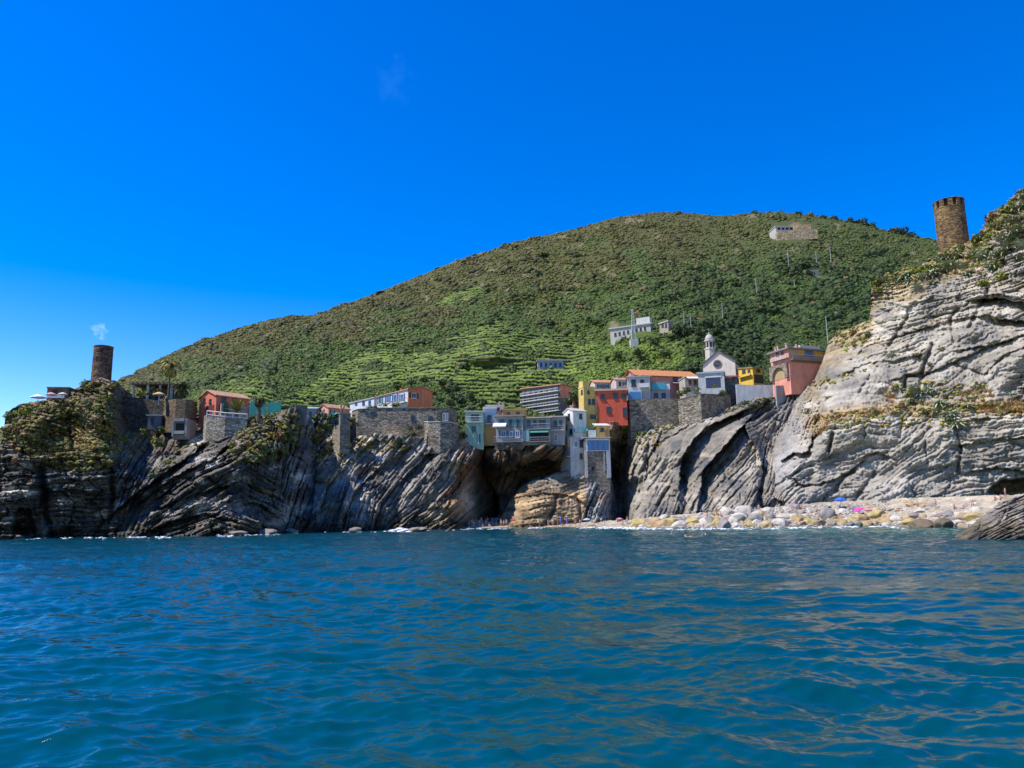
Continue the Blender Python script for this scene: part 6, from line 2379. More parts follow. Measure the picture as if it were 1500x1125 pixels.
cover('ground_cover', 'low olive and yellow plants matted over the western headland', [([(8, 604), (60, 590), (104, 584), (135, 560), (170, 560), (170, 640), (160, 690), (90, 690), (10, 650)], 4200), ([(150, 636), (205, 632), (210, 660), (150, 690)], 260), ([(205, 700), (262, 648), (300, 640), (300, 655), (240, 690)], 240), ([(335, 660), (360, 612), (445, 602), (440, 650), (400, 676), (345, 678)], 1500), ([(452, 612), (486, 632), (540, 640), (600, 646), (600, 660), (540, 662), (500, 690), (455, 670)], 900), ([(890, 640), (904, 622), (960, 622), (1000, 625), (960, 660), (930, 650)], 220), ([(1060, 604), (1104, 584), (1150, 582), (1150, 592), (1100, 600)], 150)], 501,
      [(0.105, 0.105, 0.018), (0.19, 0.17, 0.030), (0.21, 0.125, 0.035), (0.06, 0.07, 0.016)], 1.2, 3.3, .8)
cover('ground_cover', 'low dry plants matted over the crown and ledges of the pale cliff', [(E_BAND, 2900), ([(1185, 612), (1300, 596), (1500, 588), (1500, 608), (1420, 622), (1190, 630)], 650), ([(1214, 505), (1230, 486), (1276, 466), (1276, 500), (1240, 516)], 220), ([(1310, 556), (1440, 560), (1450, 600), (1310, 600)], 320), ([(1180, 560), (1230, 545), (1290, 528), (1290, 536), (1200, 575)], 140)], 503,
      [(0.19, 0.18, 0.032), (0.25, 0.17, 0.05), (0.12, 0.13, 0.022), (0.30, 0.20, 0.06), (0.22, 0.21, 0.04)], 1.2, 3.4, .85)


def dry_grass():
    rng = np.random.default_rng(61)
    v, f, c = [], [], []
    for poly, n in (([(1190, 622), (1215, 608), (1262, 603), (1305, 599), (1305, 606), (1230, 616)], 420), ([(1190, 636), (1212, 618), (1216, 628), (1196, 640)], 160), ([(1425, 594), (1500, 586), (1520, 590), (1520, 604), (1440, 606)], 420), ([(1290, 572), (1310, 560), (1315, 590), (1295, 600)], 120), ([(1400, 575), (1450, 560), (1455, 580), (1410, 590)], 160), ([(1440, 330), (1452, 310), (1462, 318), (1450, 345)], 150), ([(1300, 405), (1440, 370), (1440, 395), (1310, 425)], 300)):
        xs, ys = [p[0] for p in poly], [p[1] for p in poly]
        x, y = rng.uniform(min(xs), max(xs), n), rng.uniform(min(ys), max(ys), n)
        for a, b in zip(x, y):
            if not in_poly(np.array([a]), np.array([b]), poly)[0]:
                continue
            D = near_surf(a, b, CLIFFS)
            if D is None:
                continue
            p = P(a, b + 2, D - 0.1)
            cc = np.array([0.44, 0.235, 0.075]) * rng.uniform(.6, 1.3) if rng.random() < .75 else np.array([0.42, 0.34, 0.16])
            for k in range(5):
                d = np.array([rng.normal(0, .35), rng.normal(0, .3) - .2, 1.0]) * rng.uniform(.5, 1.0)
                s = np.array([rng.uniform(.06, .12), rng.uniform(-.08, .08), 0])
                i = len(v)
                v += [p - s, p + s, p + d]
                f.append([i, i + 1, i + 2])
                c += [cc, cc, cc * 1.15]
    me = np_mesh('dry_grass', np.array(v), tris=np.array(f), attrs={'Col': np.array(c)})
    tag(link('dry_grass', me, bpy.data.materials['scrub_leaves']), 'orange brown dry grass along the ledges of the pale cliff', 'grass', kind='stuff')


dry_grass()


# --- palms
def palm(label, x, ycrown, ybase, D, rpx, mat, nf=34, droop=0.9, spiky=False, trunk_r=0.2):
    a = V(x, ybase, D)
    t = V(x, ycrown, D)
    t = Vector((a.x, a.y, t.z))
    root = empty('palm_tree', a, label, 'palm')
    m = MB()
    n = 8
    for k in range(n):
        p0, p1 = a.lerp(t, k / n), a.lerp(t, (k + 1) / n)
        if k == 0:
            p0 = p0 - UP * 1.0
        m.bar(p0, p1, trunk_r * (1.15 - .35 * k / n), 7, trunk_r * (1.0 - .35 * k / n))
    m.build('trunk', BARK, root)
    rad = rpx * D / F
    rg = random.Random(int(x))
    v, f = [], []
    for i in range(nf):
        az = i * 2.399 + rg.uniform(-.2, .2)
        el = R(rg.uniform(-35, 80)) if not spiky else R(rg.uniform(5, 85))
        d = Vector((math.cos(az), math.sin(az), 0))
        s = Vector((-d.y, d.x, 0))
        pts = []
        p = t - a
        e = el
        seg = 6
        for k in range(seg + 1):
            pts.append((p.copy(), e))
            p = p + (d * math.cos(e) + UP * math.sin(e)) * (rad / seg)
            e -= droop * (0.28 + 0.10 * k) * (0.25 if spiky else 1)
        for k in range(seg):
            for q in range(2):
                tt = (k + q * .5) / seg
                pp = pts[k][0].lerp(pts[k + 1][0], q * .5)
                ll = rad * (0.30 if not spiky else 0.16) * (1 - 0.55 * tt)
                fd = (pts[k + 1][0] - pts[k][0]).normalized()
                for sg in (-1, 1):
                    tip = pp + (s * sg * 0.9 + fd * 0.75 - UP * 0.35).normalized() * ll
                    w = fd * (rad * 0.055)
                    b = len(v)
                    v += [pp - w, pp + w, tip]
                    f.append([b, b + 1, b + 2])
        for k in range(seg):
            b = len(v)
            w = s * (rad * .022)
            v += [pts[k][0] - w, pts[k][0] + w, pts[k + 1][0] + w, pts[k + 1][0] - w]
            f += [[b, b + 1, b + 2], [b, b + 2, b + 3]]
    me = np_mesh('crown', np.array([tuple(q) for q in v]), tris=np.array(f))
    link('crown', me, mat, root)
    return root


palm('tall slender palm on the terrace between pergola and red house', 246, 537, 588, 155, 22, leafmat('palm_a', [(0.12, 0.10, 0.018), (0.25, 0.20, 0.05), (0.36, 0.27, 0.08)]), 40, .9, False, .2)
palm('short bushy palm behind the bastion wall beside the tall palm', 265, 569, 590, 158, 19, leafmat('palm_b', [(0.07, 0.07, 0.012), (0.16, 0.15, 0.035), (0.24, 0.2, 0.05)]), 44, .8, False, .35)
palm('spiky yellow green palm behind the white terrace railing', 346, 601, 612, 152, 19, leafmat('palm_c', [(0.12, 0.12, 0.02), (0.24, 0.23, 0.05), (0.36, 0.32, 0.09)]), 46, .3, True, .35)
palm('dark brown shaggy palm beside the teal mesh windbreak', 379, 588, 610, 151, 14, leafmat('palm_d', [(0.05, 0.035, 0.015), (0.10, 0.075, 0.03), (0.16, 0.12, 0.05)]), 44, 1.1, False, .4)


# --- single trees that stand out on the hill
CROWN_ME = []
for i in range(4):
    me = leaf_cloud(700 + i, 420, 0.15, 0.9, 0.45)
    me.materials.append(LEAF_DARK)
    CROWN_ME.append(me)


def tree(label, x, ycen, rpx, kind='round', mat=LEAF_DARK, group=None, D=None, base=None, sides=1.0):
    yb = base if base is not None else ycen + rpx * 1.15
    D = D or hd(x, min(yb + 2, bot_y(x) - 1))
    a = V(x, yb, D)
    c = V(x, ycen, D)
    c = Vector((a.x, a.y, c.z))
    root = empty('tree', a, label, 'tree', group)
    r = rpx * D / F
    m = MB()
    m.bar(a - UP * 2, a.lerp(c, .6), r * .10, 7, r * .07)
    for k in range(4):
        w = k * 1.57 + .4
        m.bar(a.lerp(c, .5), c + Vector((math.cos(w), math.sin(w), .25)) * r * .5, r * .05, 5, r * .02)
    m.build('trunk', BARK, root)
    o = bpy.data.objects.new('crown', random.choice(CROWN_ME))
    col.objects.link(o)
    o.parent = root
    o.location = c - a
    zz = {'round': .95, 'umbrella': .42, 'cypress': 2.0, 'tall': 1.35}[kind]
    o.scale = (r * sides, r * sides, r * zz)
    o.rotation_euler = (0, 0, random.uniform(0, 6.28))
    o.material_slots[0].link = 'OBJECT'
    o.material_slots[0].material = mat
    return root


tree('lone umbrella pine on the skyline of the western ridge', 556, 429, 9, 'umbrella', D=ridge_D(556) * .97, base=437)
tree('dark round tree beside the tiny hut high on the hill', 1181, 389, 10, 'round')
tree('dark tree in the upper middle of the brown heath slope', 797, 374, 11, 'umbrella', base=384)
RT = [(1262, 325, 8), (1276, 329, 6), (1308, 338, 7), (1320, 340, 10), (1334, 344, 7), (1246, 322, 6), (1222, 319, 6), (1205, 317, 5), (1188, 312, 5), (1170, 310, 5), (1105, 310, 6), (1085, 314, 4)]
for i, (x, y, r) in enumerate(RT):
    tree('%s tree on the eastern skyline ridge, %s' % (('rounded', 'bushy', 'dark')[i % 3], ('nearest the crenellated tower' if i == 4 else 'above the white ridge house' if 1125 < x < 1195 else 'west of the white ridge house' if x < 1125 else 'between the ridge house and the crenellated tower')), x, y + 3, r * (1.15 if x < 1200 else 1.55), 'round', [LEAF_DARK, LEAF_GREEN, LEAF_OLIVE][i % 3] if i != 5 else LEAF_DARK, 'trees on the skyline ridge', D=float(ridge_D(x)) * .985, base=y + r * .8)
for i, (x, y, r, k, lab) in enumerate(((991, 483, 9, 'tall', 'dark tree right behind the tan block on the knoll'), (1003, 487, 8, 'cypress', 'dark cypress like tree between the tan block and the bell tower'), (1024, 486, 8, 'tall', 'tall dark tree just left of the bell tower'), (1052, 484, 9, 'tall', 'tall dark tree just right of the bell tower'), (1040, 474, 8, 'tall', 'dark tree directly above the bell tower dome'), (960, 500, 9, 'round', 'green round tree below the white hill building'), (935, 516, 10, 'round', 'leafy round tree on the bright slope below the knoll'), (905, 520, 9, 'round', 'leafy tree on the bright slope under the west end of the white building'), (975, 518, 9, 'round', 'broad leafy tree above the orange tiled roof'), (1112, 520, 8, 'round', 'leafy tree left of the pink house roof'), (1098, 526, 7, 'round', 'small leafy tree above the yellow cottage'))):
    tree(lab, x, y, r, k, LEAF_DARK if i < 5 else LEAF_GREEN)
for i, (x, y, r) in enumerate(((602, 560, 8), (622, 556, 8), (648, 560, 9), (668, 570, 8), (690, 580, 8), (660, 590, 8), (582, 566, 7), (710, 590, 7))):
    tree('dark leafy tree %s' % ('behind the roof of the orange house' if x < 640 else 'on the slope between the orange house and the green house'), x, y, r, 'round', LEAF_DARK if i % 2 else LEAF_GREEN, 'trees behind the orange house')

# ---------------------------------------------------------------- rocks on the shore
RKT = attr_mat('shore_rock', fine=1.1, amount=0.5, bump_s=0.6, bump_d=0.15)


def rock_mat(rgb):
    key = ('r', rgb)
    if key in _cache:
        return _cache[key]
    m, nt, b = new_mat('boulder_stone')
    tc = N(nt, 'ShaderNodeTexCoord').outputs['Object']
    oi = N(nt, 'ShaderNodeObjectInfo')
    va = N(nt, 'ShaderNodeVectorMath', operation='ADD')
    nt.links.new(tc, va.inputs[0])
    nt.links.new(oi.outputs['Location'], va.inputs[1])
    n1 = noise_node(nt, 1.3, 7, 0.7, va.outputs[0])
    r1 = ramp(nt, n1.outputs['Fac'], [(0.28, tuple(c * .5 for c in rgb)), (0.5, rgb), (0.75, tuple(min(.85, c * 1.35) for c in rgb))])
    nt.links.new(r1.outputs['Color'], b.inputs['Base Color'])
    b.inputs['Roughness'].default_value = .85
    bump(nt, b, n1.outputs['Fac'], .6, .2)
    _cache[key] = m
    return m


def boulder_mesh(seed):
    v, f = ico(4)
    rng = np.random.default_rng(seed)
    q = v.copy()
    for k in range(9):          # chop flat faces into the ball
        d = rng.normal(0, 1, 3)
        d /= np.linalg.norm(d)
        h = rng.uniform(0.55, 0.85)
        t = q @ d
        q -= np.maximum(t - h, 0)[:, None] * d[None] * 0.9
    s = seed * 3.1
    q *= (1 + 0.10 * fbm(v[:, 0] * 1.6 + s, v[:, 1] * 1.6 + v[:, 2] * 1.3, 4, seed))[:, None]
    q *= np.array([1.0, rng.uniform(.7, 1.0), rng.uniform(.55, .85)])
    me = np_mesh('boulder', q, tris=f)
    return me


BLD = [boulder_mesh(600 + i) for i in range(8)]
OCH, YEL, GRY, PAL, PUR, BRN = rock_mat((0.36, 0.25, 0.125)), rock_mat((0.40, 0.30, 0.11)), rock_mat((0.215, 0.195, 0.17)), rock_mat((0.46, 0.41, 0.33)), rock_mat((0.26, 0.20, 0.185)), rock_mat((0.14, 0.105, 0.06))
for me in BLD:
    me.materials.append(OCH)
wy_e, ty_e = curve(EAST_W), curve([(890, 764), (930, 763), (1000, 756), (1100, 750), (1200, 741), (1300, 736), (1400, 733), (1500, 731), (1700, 730)])
wy_c, ty_c = curve(COVE_W), curve([(640, 768), (700, 765), (800, 764), (930, 764)])


def shore(px, py):
    w_, t_, rise = (wy_e, ty_e, 15) if px > 910 else (wy_c, ty_c, 16)
    wy, ty = float(w_(px)), float(t_(px))
    t = (py - wy) / (ty - wy)
    D = float(waterline_arr(np.array([px]), np.array([wy]))[0]) + rise * max(t, -.3)
    return D


BCOL = [(OCH, 'ochre'), (YEL, 'yellow'), (GRY, 'grey'), (PAL, 'pale'), (PUR, 'purplish'), (GRY, 'grey')]


def bzone(x):
    for lim, s in ((960, 'below the dark crevice'), (1040, 'at the foot of the first grey slab'), (1110, 'below the dark slab face'), (1190, 'where slabs and pale cliff meet'), (1245, 'below the blue parasol'), (1290, 'beside the pink parasols'), (1345, 'under the pale cliff'), (1600, 'near the big slanting sea rock')):
        if x < lim:
            return s


def boulder(x, y, r, ci, row):
    mat, word = BCOL[ci % len(BCOL)]
    D = shore(x, y)
    rr_ = r * D / F
    p = V(x, y + r * .15, D)
    size = 'large' if r > 8.5 else ('small' if r < 5.5 else 'medium')
    o = put(random.choice(BLD), 'boulder', p, rr_ * 1.65, random.uniform(0, 6.28), mat, '%s %s boulder %s %s' % (size, word, row, bzone(x)), 'boulder', 'boulders along the eastern beach', tilt=(random.uniform(-.3, .3), random.uniform(-.3, .3)))
    return o


rng = random.Random(5)
BIG = [(1210, 758, 13, 2), (1262, 762, 9, 0), (1282, 757, 10, 1), (1302, 762, 9, 0), (1186, 766, 8, 1), (1170, 763, 9, 0), (1150, 757, 10, 3), (1128, 766, 8, 0), (1108, 763, 9, 2), (1085, 760, 9, 3), (1063, 765, 8, 4), (1040, 764, 10, 2), (1012, 765, 9, 1), (985, 768, 10, 1), (965, 768, 9, 0), (945, 767, 7, 2),
       (1100, 770, 7, 1), (1050, 769, 8, 1), (1232, 766, 9, 0), (1246, 769, 7, 2), (1318, 760, 9, 3), (1330, 766, 8, 1), (1198, 768, 8, 0), (1068, 752, 11, 3), (1090, 750, 10, 3)]
for (x, y, r, c) in BIG:
    boulder(x, y, r, c, 'in the front row')
for i in range(150):
    x = rng.uniform(935, 1440)
    f_ = rng.random() ** 1.3
    wy, ty = float(wy_e(x)), float(ty_e(x))
    y = wy - 2 + f_ * (ty - wy) * 0.95
    r = rng.uniform(3.4, 9.0) * (1.1 - .4 * f_)
    boulder(x, y, r, rng.choice([0, 0, 1, 2, 2, 3, 3, 3, 4]), 'by the water' if f_ < .4 else 'higher on the bank')
for (x, y, r, z, mat, lab) in ((1350, 769, 17, .62, BRN, 'low brown wet rock at the waterline before the big sea rock'), (1382, 769, 13, .95, BRN, 'pointed dark brown rock beside the big slanting sea rock'), (648, 768, 13, .7, rock_mat((.17, .13, .08)), 'rounded brown rock at the cave mouth waterline'), (668, 770, 10, .6, rock_mat((.17, .14, .10)), 'low ribbed rock beside the first bathers at the cave'), (350, 781, 14, .35, rock_mat((.19, .165, .13)), 'long low brown shelf rock at the foot of the black folds'), (390, 779, 16, .35, rock_mat((.19, .165, .13)), 'low brown shelf rock below the ravine'), (425, 777, 15, .4, rock_mat((.20, .17, .13)), 'broad low rock below the ravine mouth'), (520, 776, 13, .35, rock_mat((.19, .17, .14)), 'low grey rock at the foot of the slanting beds'), (612, 775, 15, .45, rock_mat((.24, .20, .15)), 'pale low rock with surf at the foot of the promontory')):
    D = float(waterline_arr(np.array([x]), np.array([float(y) + 4]))[0])
    rr_ = r * D / F
    put(BLD[int(x) % 8], 'sea_rock', V(x, y + 1, D), rr_, x * .7, mat, lab, 'rock', None, z=z / .7)


def big_sea_rock():
    """slanting slab of layered rock rising from the water close to the boat"""
    top = [(1392, 792), (1404, 782), (1424, 768), (1444, 752), (1462, 739), (1480, 729), (1500, 722), (1530, 712), (1570, 706), (1620, 715), (1680, 745), (1720, 792)]
    tp = curve(top)
    px = np.arange(1392, 1720, 1.2)
    ty = tp(px) + 1.2 * fbm(px / 18, px * 0, 3, 201)
    nv = 110
    v = np.linspace(0, 1, nv)
    X = np.repeat(px[None], nv, 0)
    Y = 800 + v[:, None] * (ty - 800)[None]
    D = 63 - 4.0 * np.clip((X - 1440) / 200, -.2, 1) + 6.5 * v[:, None] ** 1.5 * np.ones_like(X) + 5 * np.clip((1420 - X) / 28, 0, 1) ** 2 + 14 * np.clip((X - 1600) / 120, 0, 1) ** 2
    st, tn = strata(X, Y, 24, 9, 0.30, 211, .7)
    D = D + st + .12 * fbm(X / 5, Y / 5, 2, 213) - .5 * ridged(X / 60, Y / 60, 3, 215)
    W = P(X, Y, D)
    n = fbm(X / 40, Y / 12, 3, 217)
    C = np.zeros(W.shape) + np.array([0.205, 0.175, 0.14])
    C = mixv(C, (0.34, 0.30, 0.25), sstep(0.1, .7, n))
    C = C * np.exp(.9 * tn)[..., None]
    C = wet_band(C, W, X, .55)
    rows, cols = [W], [C]
    for dy, dz in ((.5, .0), (1.5, -.2), (3, -1.2), (4, -3.5), (5, -5)):
        k = rows[-1][-1].copy()
        s = (k[:, 1] + dy) / k[:, 1]
        k[:, 0] *= s
        k[:, 1] += dy
        k[:, 2] += dz
        rows.append(k[None])
        cols.append(C[-1][None])
    W, C = np.concatenate(rows), np.concatenate(cols)
    me = np_mesh('sea_rock', W.reshape(-1, 3), grid_quads(W.shape[0], W.shape[1]), attrs={'Col': C.reshape(-1, 3)})
    tag(link('sea_rock', me, ROCK), 'big slanting slab of layered brown rock rising from the sea in front of the beach', 'rock')


big_sea_rock()


def pebbles():
    rng = np.random.default_rng(31)
    n = 4200
    x = np.concatenate([rng.uniform(905, 1500, n - 700), rng.uniform(690, 905, 700)])
    f_ = rng.uniform(0.02, 1.05, n)
    cs, rs, cl = [], [], []
    pal = [(0.40, 0.36, 0.30), (0.48, 0.44, 0.38), (0.28, 0.26, 0.24), (0.42, 0.32, 0.17), (0.33, 0.26, 0.24), (0.52, 0.48, 0.41)]
    for a, f in zip(x, f_):
        w_, t_, rise = (wy_e, ty_e, 15) if a > 910 else (wy_c, ty_c, 16)
        wy, ty = float(w_(a)), float(t_(a))
        y = wy + f * (ty - wy)
        D = float(waterline_arr(np.array([a]), np.array([wy]))[0]) + rise * f
        r = rng.uniform(0.08, 0.34) * (1 if a > 910 else .5)
        cs.append(P(a, y, D) + np.array([0, 0, r * .1]))
        rs.append(r)
        cl.append(np.array(pal[rng.integers(len(pal))]) * rng.uniform(.7, 1.2))
    me = bush_cloud('pebbles', np.array(cs), np.array(rs), np.array(cl), 33, flat=.65, sub=1, jit=.14)
    tag(link('pebbles', me, RKT), 'mass of pale cobbles and pebbles heaped along the beach', 'pebbles', kind='stuff')


pebbles()


def surf_foam():
    """broken white water where the swell meets rock and beach"""
    rng = np.random.default_rng(41)
    cs, rs, cl = [], [], []
    line = [(-60, 791), (0, 791), (100, 789), (200, 788), (300, 787), (350, 785), (400, 783), (460, 780), (560, 778.5), (620, 777.5), (665, 776.5), (700, 775), (830, 773.5), (900, 774), (1000, 776), (1100, 775), (1200, 773), (1300, 772), (1330, 775), (1392, 790)]
    lc = curve(line)
    n = 3000
    x = rng.uniform(-40, 1330, n)
    den = 0.06 + 0.75 * noise(x / 24, x * 0, 43) + .3 * noise(x / 7, x * 0, 44) + 0.9 * np.exp(-((x - 590) / 22) ** 2) + 0.6 * np.exp(-((x - 350) / 30) ** 2) + .75 * sstep(835, 870, x) * sstep(1010, 960, x) + 0.3 * sstep(1000, 1050, x) * sstep(1330, 1290, x)
    keep = rng.uniform(0, 1, n) < den
    for a in x[keep]:
        y = float(lc(a)) + rng.normal(0, .5) + .3
        D = float(waterline_arr(np.array([a]), np.array([y]))[0])
        big = 1 + 2.2 * math.exp(-((a - 588) / 12) ** 2) + .5 * math.exp(-((a - 905) / 40) ** 2)
        cs.append(P(a, y, D) + np.array([0, 0, .02 + rng.uniform(0, .14) * big]))
        rs.append(rng.uniform(.12, .42) * big)
        cl.append(np.array([.78, .80, .80]) * rng.uniform(.85, 1.05))
    me = bush_cloud('surf_foam', np.array(cs), np.array(rs), np.array(cl), 45, flat=.22, sub=1, jit=.25)
    m = attr_mat('foam', rough=.6, fine=2.5, amount=.2)
    tag(link('surf_foam', me, m), 'white surf breaking along rocks and beach', 'foam', kind='stuff')


surf_foam()

# ---------------------------------------------------------------- people


def body_mesh(pose):
    """one continuous skinned figure, 1.7 m tall when standing, facing -Y"""
    J = {}
    if pose in ('stand', 'walk', 'wade'):
        J = dict(pelvis=(0, 0, .93), waist=(0, .01, 1.06), chest=(0, 0, 1.26), neck=(0, .01, 1.44), head0=(0, -.01, 1.54), head1=(0, -.01, 1.66))
        st = .0 if pose != 'walk' else .18
        legs = {s: [(s * .09, 0, .88), (s * .10, -s * st * .6 - .01, .49), (s * .11, -s * st * .8 + (.10 if s < 0 and st else .02), .08), (s * .12, -s * st - .13 + (.08 if s < 0 and st else 0), .03)] for s in (-1, 1)}
        if pose == 'wade':
            arms = {s: [(s * .18, 0, 1.38), (s * .36, -.05, 1.30), (s * .52, -.16, 1.33), (s * .59, -.20, 1.34)] for s in (-1, 1)}
        else:
            arms = {s: [(s * .18, 0, 1.39), (s * .24, .03 + s * st * .5, 1.12), (s * .26, -.05 + s * st, .88), (s * .265, -.08 + s * st, .80)] for s in (-1, 1)}
    elif pose == 'sit':
        J = dict(pelvis=(0, 0, .12), waist=(0, .03, .26), chest=(0, .03, .46), neck=(0, 0, .64), head0=(0, -.04, .74), head1=(0, -.06, .86))
        legs = {s: [(s * .09, -.04, .11), (s * .13, -.36, .40), (s * .13, -.60, .08), (s * .13, -.74, .04)] for s in (-1, 1)}
        arms = {s: [(s * .18, .02, .58), (s * .25, -.10, .36), (s * .19, -.32, .36), (s * .16, -.38, .38)] for s in (-1, 1)}
    else:  # lying on the back along X
        J = dict(pelvis=(0, 0, .12), waist=(.13, 0, .13), chest=(.34, 0, .14), neck=(.52, 0, .14), head0=(.62, 0, .15), head1=(.74, 0, .17))
        legs = {s: [(-.05, s * .09, .11), (-.42, s * .12, .17), (-.82, s * .12, .07), (-.88, s * .13, .15)] for s in (-1, 1)}
        arms = {s: [(.46, s * .18, .12), (.22, s * .27, .09), (-.02, s * .28, .08), (-.10, s * .28, .07)] for s in (-1, 1)}
    verts, rad, edges = [], [], []

    def add(p, r, par=None):
        verts.append(p)
        rad.append(r)
        if par is not None:
            edges.append((par, len(verts) - 1))
        return len(verts) - 1
    pv = add(J['pelvis'], (.15, .105))
    w = add(J['waist'], (.125, .09), pv)
    c = add(J['chest'], (.155, .105), w)
    nk = add(J['neck'], (.055, .055), c)
    h0 = add(J['head0'], (.07, .08), nk)
    h1 = add(J['head1'], (.075, .09), h0)
    hv = Vector(J['head0']).lerp(Vector(J['head1']), .45)
    fwd = Vector((0, -.105, 0)) if pose != 'lie' else Vector((0, 0, .105))
    add(tuple(hv + fwd), (.016, .014), h0)       # nose
    for s in (-1, 1):
        a = add(legs[s][0], (.085, .085), pv)
        b = add(legs[s][1], (.058, .058), a)
        d = add(legs[s][2], (.040, .040), b)
        add(legs[s][3], (.038, .028), d)
        a = add(arms[s][0], (.055, .055), c)
        b = add(arms[s][1], (.040, .040), a)
        d = add(arms[s][2], (.028, .028), b)
        e = add(arms[s][3], (.034, .018), d)
        dr = (Vector(arms[s][3]) - Vector(arms[s][2])).normalized()
        sd = dr.cross(Vector((s, .2, .1))).normalized()
        for k, (o, L) in enumerate(((-.030, .075), (-.010, .090), (.010, .085), (.030, .065))):
            add(tuple(Vector(arms[s][3]) + sd * o + dr * L), (.008, .008), e)
        add(tuple(Vector(arms[s][3]) + sd * -.055 + dr * .02), (.010, .010), e)
    me = bpy.data.meshes.new('body')
    me.from_pydata(verts, edges, [])
    o = bpy.data.objects.new('body_tmp', me)
    col.objects.link(o)
    m = o.modifiers.new('skin', 'SKIN')
    m.use_smooth_shade = True
    sk_ = me.skin_vertices[0].data if me.skin_vertices else None
    if sk_ is None:
        bpy.context.view_layer.objects.active = o
        bm = bmesh.new()
        bm.from_mesh(me)
        lay = bm.verts.layers.skin.verify()
        bm.to_mesh(me)
        bm.free()
        sk_ = me.skin_vertices[0].data
    for i, r in enumerate(rad):
        sk_[i].radius = r
        sk_[i].use_root = (i == 0)
    sub = o.modifiers.new('sub', 'SUBSURF')
    sub.levels = sub.render_levels = 1
    dg = bpy.context.evaluated_depsgraph_get()
    ev = o.evaluated_get(dg)
    out = bpy.data.meshes.new_from_object(ev)
    bpy.data.objects.remove(o)
    # swimwear shell and hair cap
    P_, W_ = Vector(J['pelvis']), Vector(J['waist'])
    ax = (W_ - P_).normalized()
    v, f = ico(2)
    hips = []
    side = Vector((1, 0, 0)) if pose != 'lie' else Vector((0, 1, 0))
    third = ax.cross(side).normalized()
    for q in v:
        hips.append(tuple(P_ - ax * .02 + side * q[0] * .192 + third * q[1] * .142 + ax * q[2] * .13))
    sw = np_mesh('swimwear', np.array(hips), tris=f, smooth=True)
    hc = Vector(J['head0']).lerp(Vector(J['head1']), .72) - fwd * .22
    hd_ = (Vector(J['head1']) - Vector(J['head0'])).normalized()
    hair = []
    for q in v:
        z = q[2] * .115 if q[2] > -.2 else -.023
        hair.append(tuple(hc + hd_ * (z + .015) + side * q[0] * .098 - fwd.normalized() * q[1] * .105))
    hr = np_mesh('hair', np.array(hair), tris=f, smooth=True)
    return out, sw, hr


POSE = {k: body_mesh(k) for k in ('stand', 'walk', 'sit', 'lie', 'wade')}
SKIN = [paint((0.56, 0.31, 0.21), .6), paint((0.45, 0.235, 0.145), .6), paint((0.64, 0.40, 0.29), .6)]
HAIRS = [(paint((0.02, 0.014, 0.01), .5), 'dark haired'), (paint((0.10, 0.055, 0.025), .5), 'brown haired'), (paint((0.38, 0.26, 0.11), .5), 'fair haired')]
CLO = [((0.45, 0.03, 0.03), 'red'), ((0.02, 0.03, 0.12), 'navy'), ((0.62, 0.62, 0.60), 'white'), ((0.015, 0.015, 0.015), 'black'), ((0.02, 0.26, 0.25), 'teal'), ((0.60, 0.22, 0.02), 'orange'), ((0.62, 0.12, 0.28), 'pink'), ((0.60, 0.46, 0.05), 'yellow'), ((0.05, 0.20, 0.55), 'blue')]
for k, (b, s, hr) in POSE.items():
    for me in (b, s, hr):
        me.materials.clear()
        me.materials.append(SKIN[0])
VERB = {'stand': 'standing', 'walk': 'walking', 'sit': 'sitting', 'lie': 'lying', 'wade': 'swimming'}


def person(x, y, pose, ci, hi, where, D=None, scale=1.0, rz=None, z=0.0, group='bathers'):
    b, s, hr = POSE[pose]
    D = D if D is not None else shore(x, y)
    p = V(x, y, D)
    p.z += z
    o = bpy.data.objects.new('person', b)
    col.objects.link(o)
    o.location = p
    o.scale = (scale,) * 3
    o.rotation_euler = (0, 0, random.uniform(-.9, .9) if rz is None else rz)
    tag(o, '%s person in %s %s %s' % (HAIRS[hi][1], CLO[ci][1], VERB[pose], where), 'person', group)
    o.material_slots[0].link = 'OBJECT'
    o.material_slots[0].material = SKIN[(ci + hi) % 3]
    for me, mat, nm in ((s, paint(CLO[ci][0], .7), 'swimwear'), (hr, HAIRS[hi][0], 'hair')):
        c = bpy.data.objects.new(nm, me)
        col.objects.link(c)
        c.parent = o
        c.material_slots[0].link = 'OBJECT'
        c.material_slots[0].material = mat
    return o


rng = random.Random(9)
ORD = ['first', 'second', 'third', 'fourth', 'fifth', 'sixth', 'seventh', 'eighth', 'ninth', 'tenth', 'eleventh', 'twelfth']
COVE = [(687, 772, 'stand'), (691, 771, 'stand'), (694, 772, 'walk'), (698, 770, 'stand'), (702, 771.5, 'stand'), (707, 772, 'sit'), (712, 771, 'stand'), (717, 772, 'sit'), (724, 770, 'lie'), (734, 771, 'stand'), (738, 772, 'stand'), (742, 770.5, 'walk'), (747, 772, 'sit'), (752, 770, 'stand'), (756, 772, 'stand'), (762, 772, 'sit'), (768, 770, 'stand'), (773, 771.5, 'stand'), (779, 772, 'sit'), (785, 771, 'stand'), (791, 772, 'stand'), (797, 770.5, 'sit'), (803, 771, 'stand'), (810, 771.5, 'walk'), (817, 770, 'stand'), (824, 771, 'sit'), (843, 770.5, 'stand'), (850, 771, 'stand'), (705, 768, 'stand'), (714, 768, 'stand'), (721, 768.5, 'walk'), (740, 768, 'stand'), (750, 768, 'sit'), (759, 768, 'stand'), (766, 768, 'walk'), (776, 768, 'stand'), (788, 768, 'stand'), (800, 768, 'sit'), (814, 768, 'stand'), (870, 770, 'sit')]
